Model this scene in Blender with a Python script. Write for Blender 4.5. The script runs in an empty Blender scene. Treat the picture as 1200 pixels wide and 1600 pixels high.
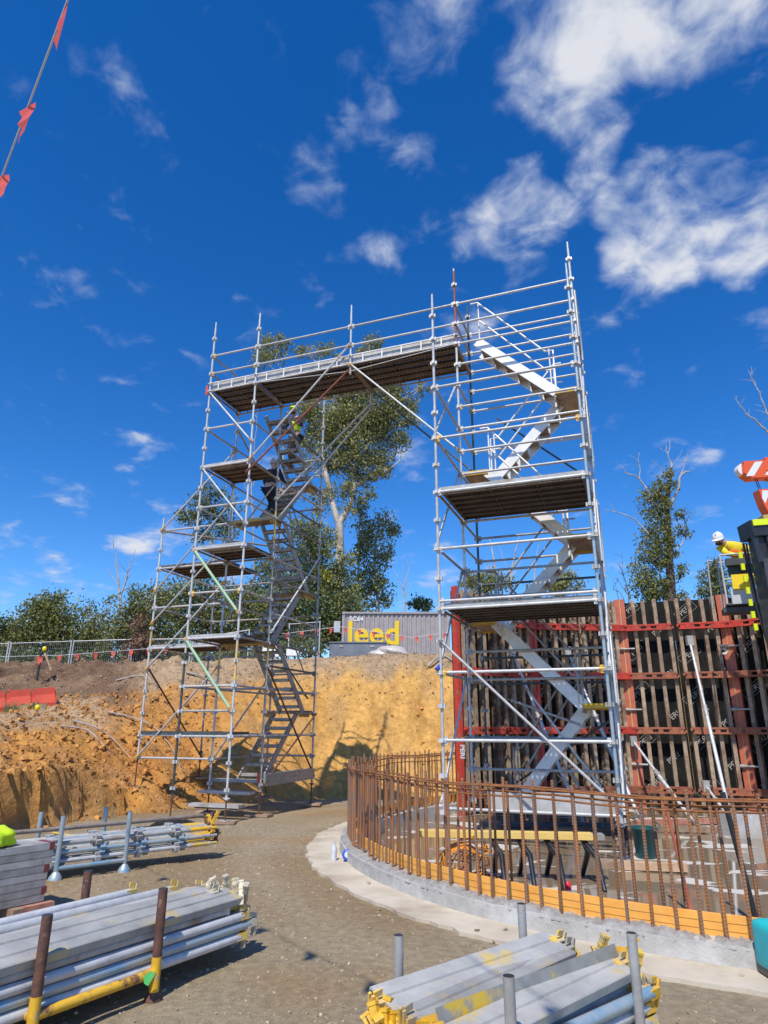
import bpy, bmesh, math, random
import numpy as np
from mathutils import Vector, Matrix, Euler
rnd = random.Random(7)
RNG = np.random.default_rng(11)
S = bpy.context.scene
COL = S.collection

# ------------------------------------------------------------------ camera, sky, sun, exposure
CAM_H = 1.65
PITCH, ROLL, FPX = 0.31467, -0.002, 1030.9
cam_d = bpy.data.cameras.new('camera')
cam = bpy.data.objects.new('camera', cam_d); COL.objects.link(cam)
cam.matrix_world = Matrix.Translation((0, 0, CAM_H)) @ Matrix.Rotation(math.pi/2 + PITCH, 4, 'X') @ Matrix.Rotation(-ROLL, 4, 'Z')
cam_d.sensor_width = 36.0; cam_d.sensor_fit = 'AUTO'
cam_d.lens = FPX * 36.0 / 1600.0
cam_d.clip_start = 0.05; cam_d.clip_end = 3000
S.camera = cam

SUN_EL, SUN_AZ = math.radians(55), math.radians(18)      # behind the camera, to its left
SUN_DIR = Vector((-math.sin(SUN_AZ)*math.cos(SUN_EL), -math.cos(SUN_AZ)*math.cos(SUN_EL), math.sin(SUN_EL)))
sun_d = bpy.data.lights.new('sun', 'SUN'); sun_d.energy = 4.6; sun_d.angle = math.radians(0.53); sun_d.color = (1.0, 0.94, 0.83)
sun = bpy.data.objects.new('sun', sun_d); COL.objects.link(sun)
sun.rotation_mode = 'QUATERNION'; sun.rotation_quaternion = SUN_DIR.to_track_quat('Z', 'Y')
sun.location = (-20, -40, 60)

S.view_settings.view_transform = 'Standard'; S.view_settings.look = 'None'
S.view_settings.gamma = 1.0; S.view_settings.use_curve_mapping = False
S.view_settings.exposure = 0.0
S.cycles.max_bounces = 6; S.cycles.transparent_max_bounces = 12

W = bpy.data.worlds.new('World'); S.world = W; W.use_nodes = True
nt = W.node_tree; N = nt.nodes; L = nt.links; N.clear()
def nd(t, **kw):
    n = N.new(t)
    for k, v in kw.items(): setattr(n, k, v)
    return n
def math_(op, a, b=None, c=None, clamp=False):
    n = nd('ShaderNodeMath', operation=op, use_clamp=clamp)
    for i, v in enumerate((a, b, c)):
        if v is None: continue
        if isinstance(v, (int, float)): n.inputs[i].default_value = v
        else: L.new(v, n.inputs[i])
    return n.outputs[0]
sky = nd('ShaderNodeTexSky', sky_type='NISHITA', sun_disc=False)
sky.sun_elevation = SUN_EL; sky.sun_rotation = math.atan2(SUN_DIR.x, SUN_DIR.y)
sky.altitude = 300; sky.air_density = 0.95; sky.dust_density = 0.1; sky.ozone_density = 4.0
hs = nd('ShaderNodeHueSaturation'); hs.inputs['Saturation'].default_value = 1.335; hs.inputs['Value'].default_value = 1.10
hs.inputs['Hue'].default_value = 0.507
L.new(sky.outputs[0], hs.inputs['Color'])
gm = nd('ShaderNodeGamma'); gm.inputs[1].default_value = 1.06
L.new(hs.outputs[0], gm.inputs[0])
tc = nd('ShaderNodeTexCoord')
nrm = nd('ShaderNodeVectorMath', operation='NORMALIZE'); L.new(tc.outputs['Generated'], nrm.inputs[0])
sep = nd('ShaderNodeSeparateXYZ'); L.new(nrm.outputs[0], sep.inputs[0])
zz = math_('ADD', math_('MAXIMUM', sep.outputs[2], 0.0), 0.25)
cmb = nd('ShaderNodeCombineXYZ')
L.new(math_('DIVIDE', sep.outputs[0], zz), cmb.inputs[0]); L.new(math_('DIVIDE', sep.outputs[1], zz), cmb.inputs[1])
n1 = nd('ShaderNodeTexNoise'); n1.inputs['Scale'].default_value = 5.5; n1.inputs['Detail'].default_value = 9
n1.inputs['Roughness'].default_value = 0.54; n1.inputs['Distortion'].default_value = 0.25
L.new(cmb.outputs[0], n1.inputs['Vector'])
n2 = nd('ShaderNodeTexNoise'); n2.inputs['Scale'].default_value = 1.3; n2.inputs['Detail'].default_value = 3
L.new(cmb.outputs[0], n2.inputs['Vector'])
# cloud banks: soft discs in the sky (direction, cos of half width, weight) that only gather the same noise
BANKS = [(0.2259, 0.5614, 0.7961, 0.994241, 1.0), (0.3533, 0.5342, 0.768, 0.995848, 0.95), (0.1517, 0.5647, 0.8112, 0.996651, 0.7), (-0.0213, 0.6206, 0.7838, 0.999424, 0.62), (-0.0091, 0.6102, 0.7922, 0.999712, 0.5), (-0.0956, 0.7038, 0.704, 0.999349, 0.5), (-0.1134, 0.7133, 0.6916, 0.999619, 0.45), (0.0329, 0.6809, 0.7316, 0.999678, 0.42), (-0.0188, 0.7718, 0.6356, 0.999281, 0.55), (-0.0372, 0.7899, 0.6121, 0.998959, 0.35), (0.1923, 0.6535, 0.7321, 0.998443, 0.62), (0.2676, 0.6703, 0.6922, 0.999067, 0.6), (0.1666, 0.745, 0.6459, 0.99793, 0.78), (0.3915, 0.6725, 0.628, 0.998109, 0.95), (0.4385, 0.6714, 0.5974, 0.999112, 0.8), (0.3499, 0.7401, 0.5743, 0.998699, 0.85), (0.3117, 0.71, 0.6314, 0.999364, 0.65), (0.4446, 0.6448, 0.6217, 0.999156, 0.8), (0.4242, 0.5735, 0.7008, 0.998639, 0.72), (0.4816, 0.7261, 0.4908, 0.999384, 0.75), (-0.3416, 0.9025, 0.2624, 0.99913, 0.95), (-0.3088, 0.9153, 0.2585, 0.999371, 0.8), (-0.3957, 0.7669, 0.5053, 0.999674, 0.45), (-0.34, 0.8541, 0.3935, 0.999572, 0.55), (-0.4031, 0.5758, 0.7113, 0.999274, 0.36), (-0.401, 0.5405, 0.7396, 0.999643, 0.3), (0.4326, 0.8471, 0.3088, 0.99965, 0.45), (-0.4697, 0.703, 0.534, 0.999874, 0.35), (-0.4799, 0.7301, 0.4865, 0.999835, 0.35), (-0.405, 0.7375, 0.5404, 0.999727, 0.3), (0.0773, 0.9691, 0.2345, 0.998355, 0.25), (0.0774, 0.7183, 0.6915, 0.999402, 0.4)]
wn = nd('ShaderNodeTexNoise'); wn.inputs['Scale'].default_value = 3.2; wn.inputs['Detail'].default_value = 4; L.new(cmb.outputs[0], wn.inputs['Vector'])
wv = nd('ShaderNodeVectorMath', operation='SUBTRACT'); L.new(wn.outputs['Color'], wv.inputs[0]); wv.inputs[1].default_value = (.5, .5, .5)
ws = nd('ShaderNodeVectorMath', operation='SCALE'); L.new(wv.outputs[0], ws.inputs[0]); ws.inputs['Scale'].default_value = 0.26
wa = nd('ShaderNodeVectorMath', operation='ADD'); L.new(nrm.outputs[0], wa.inputs[0]); L.new(ws.outputs[0], wa.inputs[1])
wnn = nd('ShaderNodeVectorMath', operation='NORMALIZE'); L.new(wa.outputs[0], wnn.inputs[0])
acc = None
for dx, dy, dz, cosr, wgt in BANKS:
    dp = nd('ShaderNodeVectorMath', operation='DOT_PRODUCT'); L.new(wnn.outputs[0], dp.inputs[0])
    dp.inputs[1].default_value = (dx, dy, dz)
    mr = nd('ShaderNodeMapRange', interpolation_type='SMOOTHERSTEP')
    L.new(dp.outputs['Value'], mr.inputs[0]); mr.inputs[1].default_value = 1-(1-cosr)*2.6; mr.inputs[2].default_value = 1-(1-cosr)*.05
    mr.inputs[3].default_value = 0; mr.inputs[4].default_value = wgt
    acc = mr.outputs[0] if acc is None else math_('MAXIMUM', acc, mr.outputs[0])
base = math_('MULTIPLY', math_('SUBTRACT', n2.outputs[0], 0.52), 0.55)
n3 = nd('ShaderNodeTexNoise'); n3.inputs['Scale'].default_value = 14; n3.inputs['Detail'].default_value = 8; n3.inputs['Roughness'].default_value = 0.55; n3.inputs['Distortion'].default_value = .5
L.new(cmb.outputs[0], n3.inputs['Vector'])
fine = math_('MULTIPLY', math_('SUBTRACT', n3.outputs[0], 0.5), 0.56)
dens = math_('ADD', math_('ADD', math_('ADD', n1.outputs[0], fine), math_('MULTIPLY', acc, 0.245)), base)
cm = nd('ShaderNodeMapRange', interpolation_type='SMOOTHSTEP'); L.new(dens, cm.inputs[0])
cm.inputs[1].default_value = 0.54; cm.inputs[2].default_value = 0.92
cm.inputs[3].default_value = 0.0; cm.inputs[4].default_value = 0.93
mixc = nd('ShaderNodeMix', data_type='RGBA'); L.new(cm.outputs[0], mixc.inputs[0]); L.new(gm.outputs[0], mixc.inputs[6])
cmx = nd('ShaderNodeMix', data_type='RGBA'); cbr = nd('ShaderNodeMapRange', interpolation_type='SMOOTHSTEP'); L.new(dens, cbr.inputs[0]); cbr.inputs[1].default_value = .60; cbr.inputs[2].default_value = .92
L.new(cbr.outputs[0], cmx.inputs[0]); cmx.inputs[6].default_value = (3.3, 4.0, 5.4, 1); cmx.inputs[7].default_value = (5.3, 5.4, 5.7, 1); L.new(cmx.outputs[2], mixc.inputs[7])
bg = nd('ShaderNodeBackground'); L.new(mixc.outputs[2], bg.inputs[0]); bg.inputs[1].default_value = 0.15
out = nd('ShaderNodeOutputWorld'); L.new(bg.outputs[0], out.inputs[0])

# ------------------------------------------------------------------ materials
MATS = {}
def mk(name, c1, c2=None, scale=6.0, lo=0.42, hi=0.62, rough=0.6, metal=0.0, bump=0.0, bscale=40.0, c3=None, scale3=1.5, lo3=0.55, hi3=0.7,
       vary=0.0, spec=0.5, rough2=None, island=False, trans=0.0, attr=None, detail=5.0, bdist=0.02):
    m = bpy.data.materials.new(name); m.use_nodes = True
    t = m.node_tree; n = t.nodes; b = n['Principled BSDF']; lk = t.links.new
    b.inputs['Roughness'].default_value = rough; b.inputs['Metallic'].default_value = metal
    b.inputs['Specular IOR Level'].default_value = spec
    geo = n.new('ShaderNodeNewGeometry'); pos = geo.outputs['Position']
    col = None
    def noise(sc, dt=detail):
        x = n.new('ShaderNodeTexNoise'); x.inputs['Scale'].default_value = sc; x.inputs['Detail'].default_value = dt; x.inputs['Roughness'].default_value = 0.62
        lk(pos, x.inputs['Vector']); return x.outputs[0]
    def ramp(v, a, bb):
        x = n.new('ShaderNodeMapRange'); lk(v, x.inputs[0]); x.inputs[1].default_value = a; x.inputs[2].default_value = bb; return x.outputs[0]
    def mix(f, a, bb, mode='MIX'):
        x = n.new('ShaderNodeMix'); x.data_type = 'RGBA'; x.blend_type = mode
        if isinstance(f, float): x.inputs[0].default_value = f
        else: lk(f, x.inputs[0])
        for i, v in ((6, a), (7, bb)):
            if isinstance(v, tuple): x.inputs[i].default_value = (*v, 1)
            else: lk(v, x.inputs[i])
        return x.outputs[2]
    col = tuple(c1)
    if attr:
        a = n.new('ShaderNodeAttribute'); a.attribute_name = attr; col = a.outputs['Color']
    if c2 is not None:
        f = ramp(noise(scale), lo, hi)
        if attr: col = mix(f, mix(1.0, col, tuple(c1), 'MULTIPLY'), mix(1.0, col, tuple(c2), 'MULTIPLY'))
        else: col = mix(f, tuple(c1), tuple(c2))
        if rough2 is not None:
            r = n.new('ShaderNodeMapRange'); lk(f, r.inputs[0]); r.inputs[3].default_value = rough; r.inputs[4].default_value = rough2
            lk(r.outputs[0], b.inputs['Roughness'])
    if c3 is not None: col = mix(ramp(noise(scale3), lo3, hi3), col, tuple(c3))
    if vary:
        oi = n.new('ShaderNodeObjectInfo'); src = geo.outputs['Random Per Island'] if island else oi.outputs['Random']
        mr = n.new('ShaderNodeMapRange'); lk(src, mr.inputs[0]); mr.inputs[3].default_value = 1-vary; mr.inputs[4].default_value = 1+vary
        h = n.new('ShaderNodeHueSaturation'); lk(mr.outputs[0], h.inputs['Value'])
        if isinstance(col, tuple): h.inputs['Color'].default_value = (*col, 1)
        else: lk(col, h.inputs['Color'])
        col = h.outputs[0]
    if isinstance(col, tuple): b.inputs['Base Color'].default_value = (*col, 1)
    else: lk(col, b.inputs['Base Color'])
    if bump:
        bp = n.new('ShaderNodeBump'); bp.inputs['Strength'].default_value = bump; bp.inputs['Distance'].default_value = bdist
        lk(noise(bscale, 6.0), bp.inputs['Height']); lk(bp.outputs[0], b.inputs['Normal'])
    if trans:
        tr = n.new('ShaderNodeBsdfTranslucent'); ms = n.new('ShaderNodeMixShader'); ms.inputs[0].default_value = trans
        if isinstance(col, tuple): tr.inputs[0].default_value = (*col, 1)
        else: lk(col, tr.inputs[0])
        lk(b.outputs[0], ms.inputs[1]); lk(tr.outputs[0], ms.inputs[2]); lk(ms.outputs[0], n['Material Output'].inputs[0])
    MATS[name] = m
    return m
galv = mk('galvanised_steel', (.62,.62,.61), (.44,.445,.445), 9, .35, .7, .45, .12, .15, 60, vary=.14)
galv2 = mk('weathered_galvanised', (.44,.435,.42), (.30,.285,.265), 7, .35, .7, .5, .12, .2, 60, c3=(.26,.15,.08), scale3=4, lo3=.58, hi3=.72, vary=.15)
galvold = mk('old_brown_galvanised', (.30,.26,.22), (.19,.13,.09), 6, .35, .65, .6, .2, .25, 50, c3=(.30,.30,.30), scale3=3, lo3=.52, hi3=.68, vary=.15)
darkst = mk('dark_green_steel', (.055,.075,.075), (.10,.11,.105), 8, .4, .7, .5, .2, .1, 50)
plankm = mk('steel_plank', (.52,.515,.50), (.36,.35,.33), 5, .35, .65, .5, .12, .2, 40, c3=(.30,.20,.12), scale3=2.2, lo3=.58, hi3=.75, vary=.12)
alu = mk('aluminium', (.84,.835,.82), (.70,.69,.67), 5, .4, .7, .4, .1, .08, 40, c3=(.45,.38,.30), scale3=3, lo3=.62, hi3=.8)
alutread = mk('stair_tread_metal', (.42,.36,.29), (.25,.19,.14), 5, .35, .65, .6, .2, .15, 40)
stairold = mk('old_stair_steel', (.44,.415,.38), (.31,.275,.235), 5, .35, .65, .6, .2, .15, 40, vary=.1)
yel = mk('yellow_paint', (.78,.47,.03), (.62,.33,.03), 12, .4, .7, .5, 0, .1, 50, c3=(.36,.34,.28), scale3=14, lo3=.58, hi3=.68)
yelold = mk('worn_yellow_paint', (.72,.46,.05), (.52,.42,.22), 10, .4, .65, .55, 0, .15, 50, c3=(.40,.38,.33), scale3=7, lo3=.5, hi3=.6, vary=.15)
grnpaint = mk('pale_green_paint', (.30,.52,.36), (.40,.52,.30), 4, .4, .65, .55, 0, .1, 50)
grndark = mk('dark_green_paint', (.03,.20,.09), (.05,.14,.07), 5, .4, .65, .5, 0, .1, 50)
orgblade = mk('orange_tan_paint', (.66,.32,.13), (.58,.38,.2), 10, .4, .65, .55, 0, .1, 50)
rust = mk('rusty_tube', (.17,.075,.05), (.10,.05,.04), 14, .4, .6, .75, .1, .3, 60, c3=(.30,.22,.18), scale3=25, lo3=.62, hi3=.7)
redtube = mk('red_brown_tube', (.36,.10,.06), (.22,.08,.05), 10, .4, .6, .6, .1, .2, 60)
rebarm = mk('rebar_steel', (.225,.135,.095), (.38,.155,.055), 3.5, .38, .60, .72, .25, .25, 90, c3=(.20,.17,.15), scale3=9, lo3=.55, hi3=.7, vary=.22)
rebarr = mk('bright_rust_bar', (.34,.13,.035), (.22,.09,.04), 9, .4, .6, .8, .1, .25, 90, vary=.15)
redst = mk('red_formwork_steel', (.58,.055,.03), (.42,.045,.03), 6, .4, .65, .5, .05, .1, 50, c3=(.38,.15,.08), scale3=5, lo3=.56, hi3=.68, vary=.12)
orgst = mk('orange_red_formwork', (.56,.15,.085), (.44,.11,.065), 5, .4, .65, .5, 0, .1, 50, c3=(.45,.22,.14), scale3=6, lo3=.6, hi3=.72)
rustwaler = mk('rusty_red_steel', (.36,.12,.06), (.24,.08,.045), 9, .4, .65, .65, .05, .15, 50, vary=.15)
woodg = mk('weathered_timber', (.44,.33,.23), (.27,.19,.125), 9, .35, .65, .8, 0, .35, 70, c3=(.17,.085,.05), scale3=1.6, lo3=.50, hi3=.66, vary=.22)
woodt = mk('pine_timber', (.58,.40,.25), (.44,.29,.17), 9, .35, .65, .75, 0, .2, 70, vary=.12)
woodred = mk('red_brown_timber', (.36,.13,.09), (.50,.26,.18), 8, .4, .65, .75, 0, .2, 70)
woodsole = mk('sole_board_timber', (.42,.29,.20), (.30,.2,.14), 8, .4, .65, .8, 0, .2, 70, vary=.2)
blackply = mk('black_film_plywood', (.008,.008,.008), (.018,.017,.016), 4, .4, .65, .6, 0, .05, 50, c3=(.06,.053,.046), scale3=2.6, lo3=.58, hi3=.8, spec=.2)
printm = mk('white_print', (.42,.41,.39), rough=.6)
whitep = mk('white_paint', (.80,.80,.79), rough=.5)
concm = mk('concrete', (.52,.50,.465), (.40,.385,.355), 5, .35, .68, .85, 0, .35, 45, c3=(.62,.61,.59), scale3=2.2, lo3=.52, hi3=.7, detail=8)
concrough = mk('broken_concrete_edge', (.40,.385,.36), (.25,.235,.22), 14, .35, .65, .9, 0, .8, 30, detail=8)
apronm = mk('blinding_concrete', (.60,.525,.41), (.47,.40,.30), 2.2, .38, .66, .9, 0, .25, 60, c3=(.37,.30,.21), scale3=1.1, lo3=.55, hi3=.75, detail=9)
orgstrip = mk('orange_form_strip', (.95,.47,.10), (.86,.38,.07), 6, .4, .65, .45, 0, .05, 40, c3=(.80,.45,.16), scale3=7, lo3=.56, hi3=.75)
redplast = mk('red_plastic', (.70,.10,.05), (.60,.085,.05), 3, .4, .65, .42, 0, .05, 30)
contm = mk('container_paint', (.40,.355,.345), (.34,.295,.285), 2.5, .4, .65, .5, 0, .1, 20, c3=(.22,.15,.12), scale3=3, lo3=.66, hi3=.76)
contdk = mk('blue_grey_paint', (.20,.22,.26), (.16,.175,.21), 2, .4, .65, .5)
yelsign = mk('yellow_lettering', (.90,.60,.012), rough=.5)
hivis = mk('hivis_yellow_fabric', (.62,.86,.02), (.52,.74,.02), 12, .4, .65, .8, 0, .2, 60)
hivisor = mk('hivis_orange_fabric', (.90,.20,.02), rough=.8)
shirty = mk('yellow_work_shirt', (.86,.66,.03), (.76,.56,.03), 10, .4, .65, .85, 0, .2, 40)
darkcl = mk('dark_work_trousers', (.018,.022,.035), rough=.85)
skinm = mk('skin', (.50,.29,.20), rough=.55)
beard = mk('dark_hair', (.05,.03,.02), rough=.8)
bootm = mk('tan_boot_leather', (.22,.13,.07), rough=.7)
blackp = mk('black_paint', (.022,.022,.025), (.035,.035,.037), 5, .4, .65, .35, 0, .05, 40)
darkgrey = mk('dark_grey_steel', (.075,.078,.082), (.05,.052,.055), 5, .4, .65, .5)
ltgrey = mk('light_grey_paint', (.52,.53,.54), (.44,.45,.455), 4, .4, .65, .45)
flug = mk('fluorescent_yellow', (.74,.86,.02), rough=.5)
yelbox = mk('bright_yellow_plastic', (.88,.62,.015), rough=.4)
cranered = mk('crane_orange', (.80,.12,.03), rough=.42)
ropem = mk('wire_rope', (.07,.09,.14), rough=.5, metal=.4)
cordm = mk('bunting_cord', (.62,.62,.66), rough=.7)
flagm = mk('flag_plastic', (.95,.16,.12), rough=.5, trans=.35)
teal = mk('teal_fabric', (.02,.50,.53), (.02,.42,.46), 10, .4, .65, .5)
tealp = mk('dark_teal_plastic', (.012,.075,.075), rough=.35)
bluep = mk('blue_plastic', (.02,.10,.55), rough=.35)
clearp = mk('clear_grey_plastic', (.62,.64,.66), rough=.2)
redcan = mk('red_can', (.72,.03,.04), rough=.3)
orgmesh = mk('orange_mesh_plastic', (.92,.36,.02), rough=.5)
blackrub = mk('black_rubber_sheet', (.018,.018,.02), (.05,.05,.052), 6, .45, .7, .32, 0, .1, 12)
wiremesh = mk('fence_wire', (.33,.35,.36), rough=.5, metal=.5)
barkw = mk('pale_gum_bark', (.58,.52,.45), (.40,.34,.28), 2.2, .4, .65, .85, 0, .4, 10, c3=(.16,.11,.08), scale3=.7, lo3=.55, hi3=.68)
barkd = mk('dark_bark', (.085,.062,.05), (.14,.10,.075), 3, .4, .65, .9, 0, .5, 10)
deadw = mk('dead_wood', (.50,.46,.43), (.30,.26,.24), 3, .4, .65, .85)
leafA = mk('gum_leaves', (0.235, 0.25, 0.075), (0.33, 0.31, 0.115), .8, .38, .62, .5, vary=.42, island=True, trans=.28)
leafB = mk('olive_leaves', (0.24, 0.235, 0.065), (0.16, 0.18, 0.055), .9, .38, .62, .5, vary=.42, island=True, trans=.28)
leafC = mk('dark_leaves', (0.13, 0.165, 0.058), (0.18, 0.2, 0.08), .8, .38, .62, .5, vary=.42, island=True, trans=.25)
leafY = mk('yellow_green_leaves', (0.42, 0.39, 0.06), (0.26, 0.27, 0.06), .9, .38, .62, .5, vary=.35, island=True, trans=.3)
leafBr = mk('dead_brown_leaves', (.19,.09,.055), (.28,.17,.11), 1.5, .4, .62, .8, vary=.35, island=True, trans=.2)
grassm = mk('grass_blades', (.13,.17,.05), (.24,.22,.10), 2, .4, .65, .8, vary=.3, island=True, trans=.3)
rockm = mk('stones', (.44,.37,.28), (.32,.25,.17), 3, .4, .65, .9, vary=.4, island=True)
clodm = mk('earth_clods', (.56,.29,.085), (.42,.19,.055), 2, .4, .65, .95, vary=.32, island=True)
chipm = mk('bark_chips', (.42,.31,.20), (.30,.21,.13), 2, .4, .65, .95, vary=.4, island=True)
earthm = mk('bank_earth', (1.10,1.08,1.05), (.72,.67,.60), 5.5, .34, .64, .95, 0, .8, 10, attr='tint', c3=(.62,.46,.25), scale3=24, lo3=.62, hi3=.74, detail=10, bdist=.07)
roadm = mk('gravel_road', (1.14,1.13,1.11), (.78,.765,.745), 13, .36, .62, .9, 0, .8, 75, attr='tint', c3=(.47,.43,.37), scale3=95, lo3=.59, hi3=.67, detail=10, bdist=.03)
fieldm = mk('far_ground', (.16,.13,.08), (.10,.10,.05), .3, .4, .65, .95)

def slab_mat():
    m = bpy.data.materials.new('wet_concrete_slab'); m.use_nodes = True; t = m.node_tree; n = t.nodes; b = n['Principled BSDF']; lk = t.links.new
    g = n.new('ShaderNodeNewGeometry')
    x = n.new('ShaderNodeTexNoise'); x.inputs['Scale'].default_value = 1.15; x.inputs['Detail'].default_value = 5; x.inputs['Distortion'].default_value = .6
    mp = n.new('ShaderNodeMapping'); mp.inputs['Scale'].default_value = (.8, 1.6, 1); mp.inputs['Rotation'].default_value = (0, 0, .25)
    lk(g.outputs['Position'], mp.inputs[0]); lk(mp.outputs[0], x.inputs['Vector'])
    r = n.new('ShaderNodeMapRange'); lk(x.outputs[0], r.inputs[0]); r.inputs[1].default_value = .585; r.inputs[2].default_value = .605
    mx = n.new('ShaderNodeMix'); mx.data_type = 'RGBA'; lk(r.outputs[0], mx.inputs[0]); mx.inputs[6].default_value = (.25,.19,.125,1); mx.inputs[7].default_value = (.56,.53,.47,1)
    lk(mx.outputs[2], b.inputs['Base Color'])
    rr = n.new('ShaderNodeMapRange'); lk(r.outputs[0], rr.inputs[0]); rr.inputs[3].default_value = .045; rr.inputs[4].default_value = .8; lk(rr.outputs[0], b.inputs['Roughness'])
    b.inputs['Specular IOR Level'].default_value = .55
    MATS[m.name] = m; return m
slabm = slab_mat()

def perforated(src, name):
    """steel sheet with rows of round holes (real openings)"""
    m = src.copy(); m.name = name; t = m.node_tree; n = t.nodes; lk = t.links.new
    tcx = n.new('ShaderNodeTexCoord'); mp = n.new('ShaderNodeMapping'); mp.inputs['Scale'].default_value = (1/.085, 1/.105, 0); lk(tcx.outputs['Object'], mp.inputs[0])
    fr = n.new('ShaderNodeVectorMath'); fr.operation = 'FRACTION'; lk(mp.outputs[0], fr.inputs[0])
    ds = n.new('ShaderNodeVectorMath'); ds.operation = 'DISTANCE'; lk(fr.outputs[0], ds.inputs[0]); ds.inputs[1].default_value = (.5, .5, 0)
    lt = n.new('ShaderNodeMath'); lt.operation = 'LESS_THAN'; lk(ds.outputs['Value'], lt.inputs[0]); lt.inputs[1].default_value = .125
    tr = n.new('ShaderNodeBsdfTransparent'); ms = n.new('ShaderNodeMixShader'); lk(lt.outputs[0], ms.inputs[0])
    o = n['Material Output']; s0 = o.inputs[0].links[0].from_socket
    lk(s0, ms.inputs[1]); lk(tr.outputs[0], ms.inputs[2]); lk(ms.outputs[0], o.inputs[0])
    return m
plankholes = perforated(plankm, 'perforated_steel_plank')
plankdark = mk('stained_plank_steel', (.15,.128,.11), (.095,.075,.062), 4, .35, .65, .6, .2, .2, 40, vary=.15)
plankdarkh = perforated(plankdark, 'perforated_stained_plank')
plywd = mk('brown_deck_board', (.24,.165,.12), (.33,.25,.19), 3, .4, .65, .8, 0, .15, 40, vary=.12)

# ------------------------------------------------------------------ mesh helpers
class MB:
    def __init__(s): s.v = []; s.f = []; s.m = []; s.sm = []
    def add(s, vs, fs, mi=0, smooth=False):
        o = len(s.v); s.v += [tuple(v) for v in vs]
        for f in fs: s.f.append(tuple(i+o for i in f)); s.m.append(mi); s.sm.append(smooth)
        return s
    def box(s, c, d, M=None, mi=0, taper=1.0):
        hx, hy, hz = d[0]/2, d[1]/2, d[2]/2
        vs = [Vector((x*hx*(taper if z > 0 else 1), y*hy*(taper if z > 0 else 1), z*hz)) for z in (-1,1) for x,y in ((-1,-1),(1,-1),(1,1),(-1,1))]
        vs = [(M @ v if M else v) + Vector(c) for v in vs]
        return s.add(vs, [(3,2,1,0),(4,5,6,7),(0,1,5,4),(1,2,6,5),(2,3,7,6),(3,0,4,7)], mi)
    def tube(s, p, q, r, r2=None, n=10, mi=0, caps=True):
        p, q = Vector(p), Vector(q); r2 = r if r2 is None else r2
        z = (q-p).normalized(); x = z.orthogonal().normalized(); y = z.cross(x); vs = []
        for c, rr in ((p, r), (q, r2)):
            for i in range(n):
                a = 2*math.pi*i/n; vs.append(c + (x*math.cos(a)+y*math.sin(a))*rr)
        s.add(vs, [(i, (i+1) % n, n+(i+1) % n, n+i) for i in range(n)], mi, True)
        if caps: s.add(vs, [tuple(reversed(range(n))), tuple(range(n, 2*n))], mi)
        return s
    def path(s, pts, rs, n=6, mi=0):
        """tapered tube through a polyline"""
        pts = [Vector(p) for p in pts]
        if isinstance(rs, (int, float)): rs = [rs]*len(pts)
        vs = []; prevx = None
        for i, p in enumerate(pts):
            t = (pts[min(i+1, len(pts)-1)] - pts[max(i-1, 0)]).normalized()
            x = (t.orthogonal() if prevx is None else prevx - t*prevx.dot(t)).normalized(); prevx = x; y = t.cross(x)
            for k in range(n):
                a = 2*math.pi*k/n; vs.append(p + (x*math.cos(a)+y*math.sin(a))*rs[i])
        fs = []
        for i in range(len(pts)-1):
            for k in range(n):
                fs.append((i*n+k, i*n+(k+1) % n, (i+1)*n+(k+1) % n, (i+1)*n+k))
        s.add(vs, fs, mi, True)
        s.add(vs[:n], [tuple(reversed(range(n)))], mi); s.add(vs[-n:], [tuple(range(n))], mi)
        return s
    def lathe(s, prof, n=16, c=(0,0,0), mi=0, M=None):
        vs = []
        for r, z in prof:
            for k in range(n):
                a = 2*math.pi*k/n; v = Vector((r*math.cos(a), r*math.sin(a), z)); vs.append((M @ v if M else v)+Vector(c))
        fs = [(i*n+k, i*n+(k+1) % n, (i+1)*n+(k+1) % n, (i+1)*n+k) for i in range(len(prof)-1) for k in range(n)]
        s.add(vs, fs, mi, True)
        s.add(vs[:n], [tuple(reversed(range(n)))], mi); s.add(vs[-n:], [tuple(range(n))], mi); return s
    def prism(s, prof, p, q, up=(0,0,1), mi=0, caps=True):
        """2D profile (x across, y up) swept from p to q"""
        p, q = Vector(p), Vector(q); t = (q-p).normalized(); x = t.cross(Vector(up)).normalized(); y = x.cross(t); n = len(prof)
        vs = [c + x*a + y*b for c in (p, q) for a, b in prof]
        s.add(vs, [(i, (i+1) % n, n+(i+1) % n, n+i) for i in range(n)], mi)
        if caps: s.add(vs, [tuple(reversed(range(n))), tuple(range(n, 2*n))], mi)
        return s
    def mesh(s, name, mats):
        me = bpy.data.meshes.new(name); me.from_pydata(s.v, [], s.f)
        for m in (mats if isinstance(mats, (list, tuple)) else [mats]): me.materials.append(m)
        me.polygons.foreach_set('material_index', s.m); me.polygons.foreach_set('use_smooth', s.sm); me.update()
        return me

def np_mesh(name, v, f, mat, smooth=False, tint=None):
    me = bpy.data.meshes.new(name); v = np.asarray(v, np.float32); f = np.asarray(f, np.int32); k = f.shape[1]
    me.vertices.add(len(v)); me.vertices.foreach_set('co', v.ravel())
    me.loops.add(f.size); me.loops.foreach_set('vertex_index', f.ravel())
    me.polygons.add(len(f)); me.polygons.foreach_set('loop_start', np.arange(0, f.size, k, dtype=np.int32))
    try: me.polygons.foreach_set('loop_total', np.full(len(f), k, np.int32))
    except Exception: pass
    me.polygons.foreach_set('use_smooth', np.full(len(f), smooth, bool))
    if tint is not None:
        ca = me.color_attributes.new('tint', 'FLOAT_COLOR', 'POINT')
        ca.data.foreach_set('color', np.c_[tint, np.ones(len(tint))].astype(np.float32).ravel())
    me.materials.append(mat); me.update(); me.validate()
    return me

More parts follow.
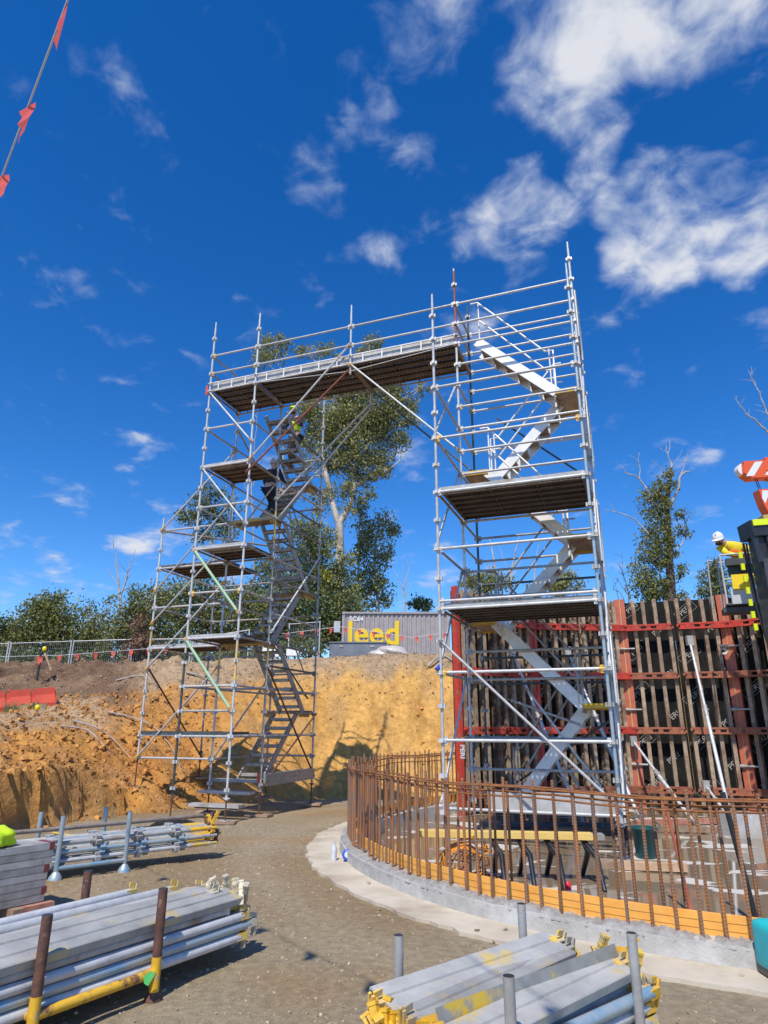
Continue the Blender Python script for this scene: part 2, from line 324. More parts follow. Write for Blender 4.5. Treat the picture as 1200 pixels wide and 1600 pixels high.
def link(name, me, parent=None, M=None, kind=None, label=None, cat=None, group=None):
    o = bpy.data.objects.new(name, me); COL.objects.link(o)
    if parent is not None:
        o.parent = parent; root = parent
        off = Vector((0,0,0))
        while root is not None: off += root.location; root = root.parent
        o.matrix_parent_inverse = Matrix.Translation(-off)
    if M is not None: o.matrix_basis = M
    for k, v in (('kind', kind), ('label', label), ('category', cat), ('group', group)):
        if v: o[k] = v
    return o
def thing(name, label, cat, loc=(0,0,0), group=None):
    o = bpy.data.objects.new(name, None); COL.objects.link(o); o.location = loc; o.empty_display_size = .1
    o['label'] = label; o['category'] = cat
    if group: o['group'] = group
    return o
def sub(name, me, parent, M=None, **kw):
    """child placed in world space under a child mesh (sub-part): cancels the parent's own transform"""
    o = bpy.data.objects.new(name, me); COL.objects.link(o); o.parent = parent
    p = parent.matrix_basis
    o.matrix_parent_inverse = p.inverted()
    par = parent.parent
    if par is not None: o.matrix_parent_inverse = p.inverted()
    if M is not None: o.matrix_basis = M
    for k, v in kw.items(): o[k] = v
    return o
def along(p, q, roll_up=None):
    """matrix taking +Z to the direction p->q, origin at p"""
    p, q = Vector(p), Vector(q); z = (q-p).normalized()
    up = Vector(roll_up) if roll_up is not None else Vector((0,0,1))
    x = up.cross(z)
    if x.length < 1e-4: x = Vector((1,0,0)).cross(z) if abs(z.x) < .9 else Vector((0,1,0)).cross(z)
    x.normalize(); y = z.cross(x)
    M = Matrix((x, y, z)).transposed().to_4x4(); M.translation = p
    return M
CACHE = {}
def cached(key, fn):
    if key not in CACHE: CACHE[key] = fn()
    return CACHE[key]

# value noise for terrain
def vnoise(x, y, seed=0):
    xi = np.floor(x).astype(np.int64); yi = np.floor(y).astype(np.int64); fx = x-xi; fy = y-yi
    def h(a, b):
        n = (a*374761393 + b*668265263 + seed*974711) & 0xFFFFFFFF
        n = ((n ^ (n >> 13))*1274126177) & 0xFFFFFFFF
        return ((n ^ (n >> 16)) & 0xFFFF)/65535.0
    sx = fx*fx*(3-2*fx); sy = fy*fy*(3-2*fy)
    return (h(xi,yi)*(1-sx)+h(xi+1,yi)*sx)*(1-sy) + (h(xi,yi+1)*(1-sx)+h(xi+1,yi+1)*sx)*sy
def fbm(x, y, sc, oct=4, seed=0):
    r = 0; a = 1; t = 0
    for i in range(oct): r = r + a*vnoise(x*sc*2**i, y*sc*2**i, seed+i*17); t += a; a *= .55
    return r/t - .5

# ------------------------------------------------------------------ ground and bank
RC = np.array([5.39, 10.85]); RR = 5.9                    # centre and radius of the ring of starter bars
SLAB_Z = -0.06
KCOLS = np.array([-1.2, -.80, -.558, -.465, -.372, -.279, -.186, -.093, .001, .094, .56, 1.4])
_p = {-.558:[(11.4,-.05),(11.5,.85),(12.5,1.02),(17,1.71),(19,1.89),(21.5,2.15),(25,3.78),(30,4.3)],
 -.465:[(13.5,-.08),(13.6,.9),(14.3,1.03),(17.5,1.57),(20.5,2.19),(22,2.52),(24.5,3.51),(26,3.87),(30,4.25)],
 -.372:[(15.3,-.1),(15.4,.36),(16.2,.48),(17.5,.96),(20,2.27),(22,3.12),(24,3.7),(30,4.3)],
 -.279:[(16.8,-.12),(18.5,.5),(19.8,1.39),(21.5,2.51),(23,3.41),(24.5,3.86),(30,4.4)],
 -.186:[(19.0,-.18),(19.7,.2),(21.1,1.38),(22.5,2.72),(23.6,3.65),(25,3.95),(30,4.45)],
 -.093:[(20.7,-.34),(21.8,.63),(23.0,2.33),(23.9,3.55),(24.5,4.0),(30,4.55)],
 .001:[(21.2,-.36),(22.4,.86),(23.4,2.3),(24.2,3.55),(24.7,4.2),(30,4.65)],
 .094:[(21.4,-.36),(22.6,.85),(24.0,3.1),(24.7,4.25),(30,4.7)],
 .56:[(20,-.14),(22.5,2.38),(25,4.45),(30,4.8)], 1.4:[(20,-.14),(22.5,2.38),(25,4.45),(30,4.8)],
 -.80:[(10.4,-.04),(10.6,.7),(11.4,.9),(16,1.6),(19,1.95),(21,2.2),(24,3.7),(30,4.2)], -1.2:[(8.4,-.02),(9,.5),(9.8,.9),(14,1.6),(18,1.95),(20,2.2),(23,3.6),(30,4.1)]}
def flat_z(Y): return np.interp(Y, [0, 9, 14, 18, 21], [0, 0, -.14, -.2, -.36])
def hbase(X, Y):
    a = np.clip(X/np.maximum(Y, .5), KCOLS[0], KCOLS[-1])
    tab = []; S_ = Y - toe_y(X, Y)
    for k in KCOLS:
        p = _p[float(k)]; t0 = p[0][0]
        ss = np.array([q[0]-t0 for q in p]+[60]); zs = np.array([p[0][1]]+[q[1] for q in p[1:]]+[p[-1][1]+1.6])
        tab.append(np.where(S_ < 0, flat_z(Y), np.interp(S_, ss, zs)))
    tab = np.array(tab)
    i = np.clip(np.searchsorted(KCOLS, a)-1, 0, len(KCOLS)-2); w = (a-KCOLS[i])/(KCOLS[i+1]-KCOLS[i])
    idx = np.indices(a.shape)
    z = np.take_along_axis(tab, i[None], 0)[0]*(1-w) + np.take_along_axis(tab, (i+1)[None], 0)[0]*w
    return z
def toe_y(X, Y):
    a = X/np.maximum(Y, .5)
    return np.interp(a, KCOLS, [_p[float(k)][0][0] for k in KCOLS])
def terrain_h(X, Y):
    X = np.asarray(X, float); Y = np.asarray(Y, float)
    # ragged toe, with scallops where the excavator teeth cut
    wob = (fbm(X, Y, .55, 3, 5)*1.1 + fbm(X, Y, 2.2, 4, 15)*1.0)*np.clip((toe_y(X,Y)-9)/6, 0, 1)
    left = np.clip((-.20 - X/np.maximum(Y,.5))/.1, 0, 1)
    Y2 = Y + wob*np.clip(1-(Y-toe_y(X,Y))/7, 0, 1)*.8 + left*np.clip(1-abs(Y-toe_y(X,Y))/2.5, 0, 1)*(np.abs(np.sin((X*.9+Y*.55)*2.6))-.5)*.55
    z = hbase(X, Y2)
    dt = Y2-toe_y(X, Y2); up = np.clip((dt+.1)/1.0, 0, 1)                  # 0 on the road, 1 on the bank
    rough = up*(.34*left + .10)
    crest = np.clip((z-2.2)/1.2, 0, 1)
    z = z + rough*(fbm(X, Y, 1.7, 4, 1)*1.0 + fbm(X, Y, 6.5, 3, 2)*.55) + up*crest*(fbm(X, Y, 1.1, 4, 3)-.12)*.6*(.45+1.1*np.clip((-X-4)/5,0,1))
    z = z + up*.07*fbm(X, Y, 5.0, 4, 8) - up*left*np.clip((2.3-z)/.8, 0, 1)*(np.abs(fbm(X, Y, 2.3, 3, 61))*.42 + np.abs(fbm(X, Y, 5.5, 3, 62))*.20 - .10)
    gr = np.sin((X*.62 - Y*.78)*7.5 + 2*fbm(X, Y, .7, 2, 63)); z = z + up*left*np.clip((-.38-X/np.maximum(Y,.5))/.05, 0, 1)*np.clip((1.75-z)/.4, 0, 1)*gr*.075
    z = z + (1-up)*(fbm(X, Y, .8, 3, 4)*.035 + fbm(X, Y, 4, 2, 6)*.012)
    d = np.hypot(X-RC[0], Y-RC[1])
    z = np.where(d < RR+1.1, np.minimum(z, np.where(d < RR+.25, -.35, -.012 - .012*np.clip((RR+.85-d)/.2, 0, 1))), z)
    return z, np.clip((dt+.22)/.35, 0, 1)
def hz(x, y): return float(terrain_h(np.array([x]), np.array([y]))[0][0])

def grid_xy(xs, ys): return np.meshgrid(xs, ys)
xs = np.arange(-27, 19.01, .095); ys = np.r_[np.arange(-8, 9.5, .19), np.arange(9.5, 34.0, .095)]
GX, GY = grid_xy(xs, ys); GZ, GU = terrain_h(GX, GY)
nx, ny = len(xs), len(ys)
V = np.stack([GX.ravel(), GY.ravel(), GZ.ravel()], 1)
ii = (np.arange(ny-1)[:, None]*nx + np.arange(nx-1)[None]).ravel()
F = np.stack([ii, ii+1, ii+nx+1, ii+nx], 1)
# tints: orange cut face, pale gravelly crest, brown topsoil mound at the left, grey-brown road
Xr, Yr, Zr = V.T; A = Xr/np.maximum(Yr, .5)
def lerp(a, b, t): return a*(1-t)[:, None] + b*t[:, None]
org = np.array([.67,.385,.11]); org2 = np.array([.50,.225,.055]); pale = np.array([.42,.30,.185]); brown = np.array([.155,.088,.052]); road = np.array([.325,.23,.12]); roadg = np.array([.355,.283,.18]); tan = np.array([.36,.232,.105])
sst = lambda a, b, x: (lambda t: t*t*(3-2*t))(np.clip((x-a)/(b-a), 0, 1))
nz = fbm(Xr, Yr, .9, 4, 21); nz2 = fbm(Xr, Yr, .35, 3, 31)
c = lerp(np.tile(org, (len(V), 1)), np.array([.57,.28,.065]), sst(-.02, -.30, A))
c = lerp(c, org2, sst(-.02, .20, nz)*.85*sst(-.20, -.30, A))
streak = fbm((Xr*.9+Yr*.35)*1.0, Zr*.25+Yr*.12, 3.2, 4, 91); c = lerp(c, np.array([.46,.235,.06]), sst(.04, .22, streak)*.55)
crest_t = sst(3.15, 3.8, Zr + nz*1.5 + .75*sst(-.15, -.32, A))
crest_t = np.maximum(crest_t, sst(1.35, 1.75, Zr+nz*.7)*sst(-.34, -.44, A))
c = lerp(c, pale, crest_t)
c = lerp(c, brown, sst(2.15, 2.6, Zr+nz*.9)*sst(-.33, -.40, A)*.95)
c = lerp(c, pale*.95, sst(.55, .8, vnoise(Xr*1.3+9, Yr*1.3))*.25)
rc = lerp(np.tile(road, (len(V), 1)), roadg, sst(-.03, .14, nz2)); rc = lerp(rc, tan, sst(.05, .2, fbm(Xr, Yr, .6, 3, 44))*.8)
rut = np.exp(-((np.hypot(Xr-RC[0], Yr-RC[1])-7.3+nz*.5)/.28)**2) + np.exp(-((np.hypot(Xr-RC[0], Yr-RC[1])-9.0+nz*.5)/.3)**2)
rc = lerp(rc, roadg*1.18, np.clip(rut, 0, 1)*.55); rc = lerp(rc, road*.62, sst(.10, .24, fbm(Xr, Yr, .45, 4, 71))*.5)
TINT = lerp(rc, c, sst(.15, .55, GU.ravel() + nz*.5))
cell_up = (GU[:-1, :-1] > .02).ravel()
def part_grid(mask, mat, name):
    f = F[mask]; used = np.unique(f); rm = np.full(len(V), -1); rm[used] = np.arange(len(used))
    me = np_mesh(name, V[used], rm[f], mat, True, TINT[used]); return link(name, me, kind='structure')
part_grid(~cell_up, roadm, 'ground')
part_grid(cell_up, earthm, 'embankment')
mb = MB()
for (x0, y0, x1, y1, z) in [(-900, 33.4, 900, 1400, 4.55)]:
    mb.add([(x0,y0,z),(x1,y0,z),(x1,y1,z+6),(x0,y1,z+6)], [(0,1,2,3)])
mb.add([(-900,-600,-.7),(900,-600,-.7),(900,33.4,-.7),(-900,33.4,-.7)], [(0,1,2,3)])
mb.add([(-900,33.4,-.7),(900,33.4,-.7),(900,33.4,4.55),(-900,33.4,4.55)], [(0,1,2,3)])
link('terrain', mb.mesh('terrain', fieldm), kind='structure')

# loose stones on road and bank (nobody could count them)
def pebbles(n, xr, yr, size, mat, name, cond=None, seed=3, lift=.25):
    g = np.random.default_rng(seed); x = g.uniform(*xr, n); y = g.uniform(*yr, n)
    z, up = terrain_h(x, y); d = np.hypot(x-RC[0], y-RC[1])
    k = cond(x, y, z, up, d); x, y, z = x[k], y[k], z[k]; n = len(x)
    s = np.minimum(size[0]*(1/np.maximum(g.random(n), .02))**.55, size[1])
    base = np.array([(a,b,c) for a in (-1,1) for b in (-1,1) for c in (-1,1)], float)
    vs = base[None]*(.35+.65*g.random((n,8,3)))*s[:,None,None]*np.array([1,.8,.62]) 
    an = g.uniform(0, 6.28, n); ca, sa = np.cos(an)[:,None], np.sin(an)[:,None]
    X = vs[...,0]*ca - vs[...,1]*sa + x[:,None]; Yv = vs[...,0]*sa + vs[...,1]*ca + y[:,None]; Z = vs[...,2] + (z+s*lift)[:,None]
    vv = np.stack([X, Yv, Z], -1).reshape(-1, 3)
    fb = np.array([(0,1,3,2),(4,6,7,5),(0,4,5,1),(2,3,7,6),(0,2,6,4),(1,5,7,3)])
    ff = (fb[None] + (np.arange(n)*8)[:,None,None]).reshape(-1, 4)
    link(name, np_mesh(name, vv, ff, mat), kind='stuff')
pebbles(26000, (-7, 5), (2.8, 14), (.0035, .014), rockm, 'gravel', lambda x,y,z,u,d: (u < .05) & (d > RR+.72) & (np.abs(x) < y*.62+.3), 3)
pebbles(75000, (-15, 10), (11, 25), (.010, .085), clodm, 'earth_clods', lambda x,y,z,u,d: (u > .1) & (z < 2.6) & (d > RR+.7) & ((x/y < -.24) | (np.random.default_rng(5).random(len(x)) < .05)), 4)
pebbles(24000, (-17, 10), (17, 27), (.010, .045), chipm, 'stone_and_bark_litter', lambda x,y,z,u,d: (u > .5) & (z > 2.3), 6)
pebbles(1100, (-1.5, 9), (4, 13), (.006, .03), rockm, 'grit', lambda x,y,z,u,d: (d > RR+.22) & (d < RR+.8), 9, 1.4)

# blinding apron, kerb, slab
def ring_mesh(r0, r1, z0, z1, n=220, jit=0, seed=1, rough_top=0):
    g = random.Random(seed); m = MB(); vs = []
    for i in range(n):
        a = 2*math.pi*i/n; j = g.uniform(-jit, jit); jj = g.uniform(-1, 1)*rough_top; ca, sa = math.cos(a), math.sin(a)
        vs += [(RC[0]+r0*ca, RC[1]+r0*sa, z0), (RC[0]+r0*ca, RC[1]+r0*sa, z1+jj*.5), (RC[0]+(r1+j)*ca, RC[1]+(r1+j)*sa, z1+jj), (RC[0]+(r1+j)*ca, RC[1]+(r1+j)*sa, z0)]
    fs = []
    for i in range(n):
        b, c = i*4, ((i+1) % n)*4
        for k in range(4): fs.append((b+k, c+k, c+(k+1) % 4, b+(k+1) % 4))
    m.add(vs, fs); return m
link('path', ring_mesh(RR-.3, RR+.58, -.3, .006, 300, .035, 2).mesh('path', apronm), kind='structure')
link('kerb', ring_mesh(RR-.30, RR+.13, -.3, .135, 260, .006, 3, .006).mesh('kerb', concm), kind='structure')
def ridge():
    g = np.random.default_rng(8); n = 1500; a = np.linspace(0, 2*np.pi, n, endpoint=False); rows = []
    prof = [(-.24, .0), (-.16, .012), (-.05, .016), (.04, .022), (.10, .012), (.128, -.02)]
    for r, dz in prof:
        rr = RR + r + g.normal(0, .006, n); zz = .137 + dz + (g.normal(0, .009, n) + .012*np.sin(a*37+g.random()) if r < .12 else 0)
        rows.append(np.stack([RC[0]+rr*np.cos(a), RC[1]+rr*np.sin(a), np.full(n, 0)+zz], 1))
    v = np.concatenate(rows); f = []
    k = len(prof); idx = np.arange(n)
    f = np.concatenate([np.stack([j*n+idx, j*n+(idx+1) % n, (j+1)*n+(idx+1) % n, (j+1)*n+idx], 1) for j in range(k-1)])
    return np_mesh('kerb_top', v, f, concrough, True)
link('kerb_rough_top', ridge(), kind='structure')
m = MB(); n = 120
m.add([(RC[0]+(RR-.25)*math.cos(2*math.pi*i/n), RC[1]+(RR-.25)*math.sin(2*math.pi*i/n), SLAB_Z) for i in range(n)], [tuple(range(n))])
link('floor_slab', m.mesh('floor_slab', slabm), kind='structure')

# ------------------------------------------------------------------ ring of starter bars
def rebar_mesh():
    m = MB(); h = 1.06; n = 6; rows = []; k = 88
    vs = []
    for i in range(k+1):
        r = .0128 + (.0026 if i % 2 else 0); tw = i*.35; z = h*i/k
        for j in range(n):
            a = 2*math.pi*j/n + tw*.0; vs.append((r*math.cos(a), r*math.sin(a), z + .004*math.sin(a)))
    fs = [(i*n+j, i*n+(j+1) % n, (i+1)*n+(j+1) % n, (i+1)*n+j) for i in range(k) for j in range(n)]
    fs.append(tuple(range(k*n, k*n+n)))
    m.add(vs, fs); return m
me_bar = rebar_mesh().mesh('rebar', rebarm)
def P2(a, r, z): return Vector((RC[0]+r*math.cos(a), RC[1]+r*math.sin(a), z))
cage = thing('rebar_ring', 'ring of rusty vertical starter bars standing on the round concrete kerb', 'rebar cage', (RC[0]-RR, RC[1], .1))
A0r, A1r = math.radians(126), math.radians(322)
nb = 112
for row, rad in ((0, RR+.005), (1, RR-.205)):
    for i in range(nb):
        a = A0r + (A1r-A0r)*(i + .25*row + rnd.uniform(-.16, .16))/nb
        M = Matrix.Translation(P2(a, rad+rnd.uniform(-.008, .008), .09 if row == 0 else -.02)) @ Euler((rnd.gauss(0, .009), rnd.gauss(0, .009), rnd.uniform(0, 6))).to_matrix().to_4x4() @ Matrix.Diagonal((1, 1, rnd.uniform(.985, 1.05) if row == 0 else rnd.uniform(1.03, 1.1), 1))
        link('rebar', me_bar, cage, M)
for rad, z, r in ((RR+.028, 1.105, .009), (RR-.018, 1.062, .010), (RR-.18, 1.10, .009), (RR-.225, 1.0, .009)):
    m = MB(); pts = [P2(A0r-.03 + (A1r-A0r+.06)*i/150, rad + rnd.uniform(-.004, .004), z + .012*math.sin(i*.35)+rnd.uniform(-.003, .003)) for i in range(151)]
    m.path(pts, r, 6); link('hoop_bar', m.mesh('hoop_bar', rebarr), cage)
for deg, w, lo in ((247.5, .1, .35), (255.0, .09, .1), (259.5, .1, -.2), (283, .1, .3), (238, .09, .3)):
    a = math.radians(deg); m = MB(); b = a + w/RR; zt = 1.17 if lo > 0 else .62
    if lo > 0: pts = [P2(a, RR-.05, lo), P2(a, RR-.05, zt-.04), P2(a+.25*(b-a), RR-.05, zt), P2(b-.25*(b-a), RR-.05, zt), P2(b, RR-.05, zt-.04), P2(b, RR-.05, lo+.25)]
    else: pts = [P2(a, RR-.1, .62), P2(a, RR-.1, .2), P2(a+.25*(b-a), RR-.1, .15), P2(b-.25*(b-a), RR-.1, .15), P2(b, RR-.1, .2), P2(b, RR-.1, .6)]
    m.path(pts, .0095, 6); link('hooked_bar', m.mesh('hooked_bar', rebarr), cage)
strip = thing('edge_strip', 'orange ribbed form strip standing behind the foot of the outer starter bars', 'form strip', (RC[0]-RR, RC[1], .12))
for j in range(3):
    m = MB(); n = 150; r0 = RR-.085 + .004*j; z0 = .125+.056*j; vs = []
    for i in range(n+1):
        a = A0r + (A1r-A0r)*i/n; ca, sa = math.cos(a), math.sin(a)
        for rr, z in ((r0, z0), (r0, z0+.054), (r0-.02, z0+.0565), (r0-.02, z0)): vs.append((RC[0]+rr*ca, RC[1]+rr*sa, z))
    fs = [(i*4+k, (i+1)*4+k, (i+1)*4+(k+1) % 4, i*4+(k+1) % 4) for i in range(n) for k in range(4)]
    m.add(vs, fs); link('strip_rib', m.mesh('strip_rib', orgstrip), strip)

# ------------------------------------------------------------------ curved wall formwork
FR = 5.55; ANG = [134.2, 109.6, 85.0, 60.3, 35.6]
def girder_mesh():
    m = MB(); z0, z1 = .03, 4.66
    for y in (-.21, -.03):
        m.box((0, y, (z0+z1)/2), (.08, .06, z1-z0))
    k = 15; st = (z1-z0-.1)/k
    for i in range(k):
        a = (0, -.18, z0+.05+st*i); b = (0, -.06, z0+.05+st*(i+.5)); c = (0, -.18, z0+.05+st*(i+1))
        m.prism([(-.02,-.03),(.02,-.03),(.02,.03),(-.02,.03)], a, b, (1,0,0)); m.prism([(-.02,-.03),(.02,-.03),(.02,.03),(-.02,.03)], b, c, (1,0,0))
    return m.mesh('girder', woodg)
me_gird = girder_mesh()
def waler_mesh(Lw, mat):
    m = MB()
    for z in (-.052, .052): m.box((Lw/2, -.30, z), (Lw, .10, .042))
    for x in (.08, Lw*.28, Lw*.5, Lw*.72, Lw-.08): m.box((x, -.30, 0), (.10, .085, .064))
    for x in (Lw*.2, Lw*.8): m.box((x, -.356, 0), (.14, .012, .15))
    m.tube((-.02, -.33, .02), (-.02, -.25, .02), .03, n=8); m.tube((Lw+.02, -.33, -.02), (Lw+.02, -.25, -.02), .03, n=8)
    return m.mesh('waler', mat)
def text_data(body, size, mat, extrude=.001, bold=.0, align='CENTER'):
    c = bpy.data.curves.new('lettering', 'FONT'); c.body = body; c.size = size; c.extrude = extrude; c.offset = bold; c.align_x = align; c.align_y = 'CENTER'
    c.materials.append(mat); c.resolution_u = 4
    ob = bpy.data.objects.new('lettering', c); me = bpy.data.meshes.new_from_object(ob); bpy.data.objects.remove(ob); me.name = 'lettering'; return me
peri = text_data('PERI', .17, printm, .0006)
def frame_mesh():
    m = MB()
    for (cx, cz, w, h) in ((0, .11, .52, .006), (0, -.11, .52, .006), (-.26, 0, .006, .22), (.26, 0, .006, .22)): m.box((cx, 0, cz), (w, .0012, h))
    return m.mesh('print_frame', printm)
me_frame = frame_mesh()
FLAB = ['tall black formwork panel with grey girders at far left, ending in a red edge board',
        'tall formwork panel mostly hidden behind the right half of the nearer scaffold tower',
        'formwork panel with red walers right of the scaffold tower, a white prop leaning on it',
        'formwork panel at the right edge of the view beneath the lift basket']
def c2(deg, r): a = math.radians(deg); return Vector((RC[0]+r*math.cos(a), RC[1]+r*math.sin(a), 0))
for i in range(4):
    p0, p1 = c2(ANG[i], FR), c2(ANG[i+1], FR); Lc = (p1-p0).length; ex = (p1-p0).normalized(); ey = Vector((-ex.y, ex.x, 0))
    M0 = Matrix((ex, ey, Vector((0,0,1)))).transposed().to_4x4(); M0.translation = p0 + Vector((0,0,SLAB_Z))
    t = thing('formwork_panel', FLAB[i], 'formwork panel', p0 + Vector((0,0,SLAB_Z)), 'curved wall formwork panels')
    hw = Lc/2
    for h in range(2):
        mm = MB().box((hw/2, .0105, 2.34), (hw-.006, .021, 4.62)); Mp = M0 @ Matrix.Translation((h*hw, 0, 0))
        ply = link('plywood_sheet', mm.mesh('plywood_sheet', blackply), t, Mp)
        for q in range(9):
            zt = .45 + q*.5 + rnd.uniform(-.1, .1); xt = hw*(.5 + (.24 if q % 2 else -.24)) + rnd.uniform(-.06, .06)
            Mt = Mp @ Matrix.Translation((xt, -.003, zt)) @ Matrix.Rotation(math.radians(-38), 4, 'Y') @ Matrix.Rotation(math.pi/2, 4, 'X')
            sub('lettering', peri, ply, Mt)
            if q % 2 == 0: sub('print_frame', me_frame, ply, Mp @ Matrix.Translation((xt, -.0022, zt)) @ Matrix.Rotation(math.radians(-38), 4, 'Y'))
        for g in range(4):
            xa = .29 if (h == 0 and i > 0) else .12; xb = hw-.29 if h == 1 else hw-.12
            x = xa + (xb-xa)*g/3 + rnd.uniform(-.02, .02)
            link('girder', me_gird, t, Mp @ Matrix.Translation((x, 0, rnd.uniform(-.03, .03))))
        Lw = hw-.16
        for r, z in enumerate((3.93, 2.80, 1.58, .32)):
            mt = redst if (r == 0 or (i in (0,1) and r != 3)) else rustwaler
            me = cached(('waler', round(Lw, 2), mt.name), lambda: waler_mesh(Lw, mt))
            link('waler', me, t, Mp @ Matrix.Translation((.08, 0, z - SLAB_Z)))
    # edge boards at the panel joints: two red flanges with a yellow filler between
    if i in (0, 1, 2, 3):
        m = MB(); w = .08 if i in (0,1) else .105
        if i == 0: m.box((-.04, -.20, 2.36), (.09, .16, 4.72))
        else:
            for s in (-1, 1): m.box((s*(w/2+.008), -.21, 2.36), (w, .05, 4.70)); m.box((s*(w+.002), -.13, 2.36), (.012, .12, 4.7))
        jb = link('edge_board', m.mesh('edge_board', orgst if i > 1 else redst), t, M0, label='red edge board' if i == 0 else 'orange red joint board')
        if i > 1:
            m = MB().box((0, -.222, 2.36), (.014, .04, 4.69)); link('joint_filler', m.mesh('joint_filler', yelold), t, M0)
        if i == 0:
            tx = text_data('PERI', .15, whitep, .001, .006)
            sub('lettering', tx, jb, M0 @ Matrix.Translation((-.04, -.283, 1.22)) @ Matrix.Rotation(math.pi/2, 4, 'Y') @ Matrix.Rotation(math.pi/2, 4, 'X'))
        if i == 3:
            tx = text_data('5', .3, whitep, .001, .006)
            sub('lettering', tx, jb, M0 @ Matrix.Translation((-.09, -.238, 3.42)) @ Matrix.Rotation(math.pi/2, 4, 'X'))
        if i in (2, 3):
            for z in (3.5, 2.1, .9):
                m = MB().tube((-.22, -.27, z), (.24, -.27, z), .022, n=8).tube((-.12, -.27, z), (-.02, -.27, z), .04, n=8); link('tie_clamp', m.mesh('tie_clamp', galv2), t, M0)
# push-pull props bracing the formwork from the slab
def prop(top, foot, label):
    top, foot = Vector(top), Vector(foot); d = (top-foot).normalized(); Lp = (top-foot).length
    t = thing('push_pull_prop', label, 'prop', foot, 'props bracing the formwork')
    m = MB().tube(foot+d*.25, foot+d*Lp*.56, .036, n=10).tube(foot+d*Lp*.56, top-d*.12, .028, n=10)
    link('tube', m.mesh('tube', whiteprop), t)
    m = MB().tube(foot+d*Lp*.54, foot+d*Lp*.6, .046, n=10).tube(foot+d*Lp*.57-Vector((.07,0,0)), foot+d*Lp*.57+Vector((.07,0,.02)), .012, n=6); link('collar', m.mesh('collar', galv2), t)
    m = MB().box(foot+Vector((0,0,.012)), (.18,.16,.02)).box(foot+Vector((0,0,.07)), (.05,.1,.12)).tube(foot+Vector((0,0,.06)), foot+d*.27, .018, n=8); link('base_plate', m.mesh('base_plate', galv2), t)
    m = MB().box(top, (.14,.10,.22)).tube(top-d*.14, top, .02, n=8); link('head', m.mesh('head', galv2), t)
    return t
whiteprop = mk('pale_prop_paint', (.68,.70,.71), (.50,.51,.52), 8, .4, .65, .45, .1, .1, 40, c3=(.32,.28,.25), scale3=10, lo3=.6, hi3=.68)
prop((7.04, 15.35, 3.55), (6.68, 13.88, SLAB_Z), 'white push-pull prop leaning on the formwork right of the scaffold tower')
t3 = prop((6.95, 15.35, .45), (6.72, 13.95, SLAB_Z), 'short flat prop at the foot of the white formwork prop')
prop((2.95, 15.40, 3.3), (3.72, 13.55, SLAB_Z), 'white prop behind the scaffold tower, nearest its left posts')
prop((4.35, 15.85, 3.35), (4.88, 13.7, SLAB_Z), 'white prop behind the scaffold tower stairs, second from the left posts')
prop((5.72, 16.0, 1.35), (5.62, 12.95, SLAB_Z), 'dark tilted prop just right of the nearer scaffold tower posts')

# ------------------------------------------------------------------ system scaffold
YAW = -0.35532
TEX = Vector((math.cos(YAW), math.sin(YAW), 0)); TEY = Vector((-math.sin(YAW), math.cos(YAW), 0))
TA = Vector((.8907, 10.4949, 0)); ZK0 = 8.8834; LIFT = .495
def T(a, b, k): 
    p = TA + TEX*a + TEY*b; return Vector((p.x, p.y, ZK0 - LIFT*k))
RZ = Matrix.Rotation(YAW, 4, 'Z')
def standard(par, a, b, ktop, kbot, mat=galv, top_mat=None, jack=None, sole=None, pm=None):
    p, q = T(a, b, kbot), T(a, b, ktop); Ls = q.z - p.z
    m = MB().tube((0,0,0), (0,0,Ls-.17), .0242, n=10).tube((0,0,Ls-.17), (0,0,Ls), .019, n=10)
    s = link('standard', m.mesh('standard', mat), par, Matrix.Translation(p))
    k = math.ceil(ktop + .35)
    def f():
        m = MB()
        for dx, dy in ((1,0),(-1,0),(0,1),(0,-1)):
            m.box((dx*.046, dy*.046, 0), (.03+.018*abs(dy), .03+.018*abs(dx), .062), None, 0, .8)
        m.tube((0,0,-.03), (0,0,.03), .031, n=8); return m.mesh('pressing', pm or mat)
    me = cached(('pressing', (pm or mat).name), f)
    while k <= kbot + .2:
        sub('pressing', me, s, Matrix.Translation((p.x, p.y, ZK0 - LIFT*k)) @ RZ); k += 1
    if jack is not None:
        h = p.z - jack
        m = MB().tube((0,0,0), (0,0,h+.12), .0165, n=8)
        link('screw_jack', m.mesh('screw_jack', rust), par, Matrix.Translation((p.x, p.y, jack)))
        m = MB().box((0,0,.006), (.14,.14,.012)); link('jack_nut', MB().tube((0,0,h-.03), (0,0,h+.02), .036, n=8).box((0,0,h), (.15,.02,.02)).mesh('jack_nut', rust if not pm else pm), par, Matrix.Translation((p.x, p.y, jack)) @ RZ); link('base_plate', m.mesh('base_plate', rust if not pm else pm), par, Matrix.Translation((p.x, p.y, jack)) @ RZ)
        if sole:
            m = MB().box((0,0,-.02), (sole[0], sole[1], .045)); link('sole_board', m.mesh('sole_board', woodsole), par, Matrix.Translation((p.x, p.y, jack-.004)) @ Matrix.Rotation(YAW+sole[2], 4, 'Z'))
    return s
def ledger(par, p, q, mat=galv, ends=None, name='ledger', r=.0235, trim=.045):
    Lg = (q-p).length
    em = ends or mat
    def f():
        m = MB().tube((0,0,trim), (0,0,Lg-trim), r, n=10)
        for z in (trim+.01, Lg-trim-.01): m.box((0, -.005, z), (.022, .115, .05), None, 1); m.tube((0,0,z-.045), (0,0,z+.045), r*1.12, n=8, mi=1)
        return m.mesh(name, [mat, em])
    return link(name, cached((name, round(Lg, 3), mat.name, em.name, r), f), par, along(p, q))
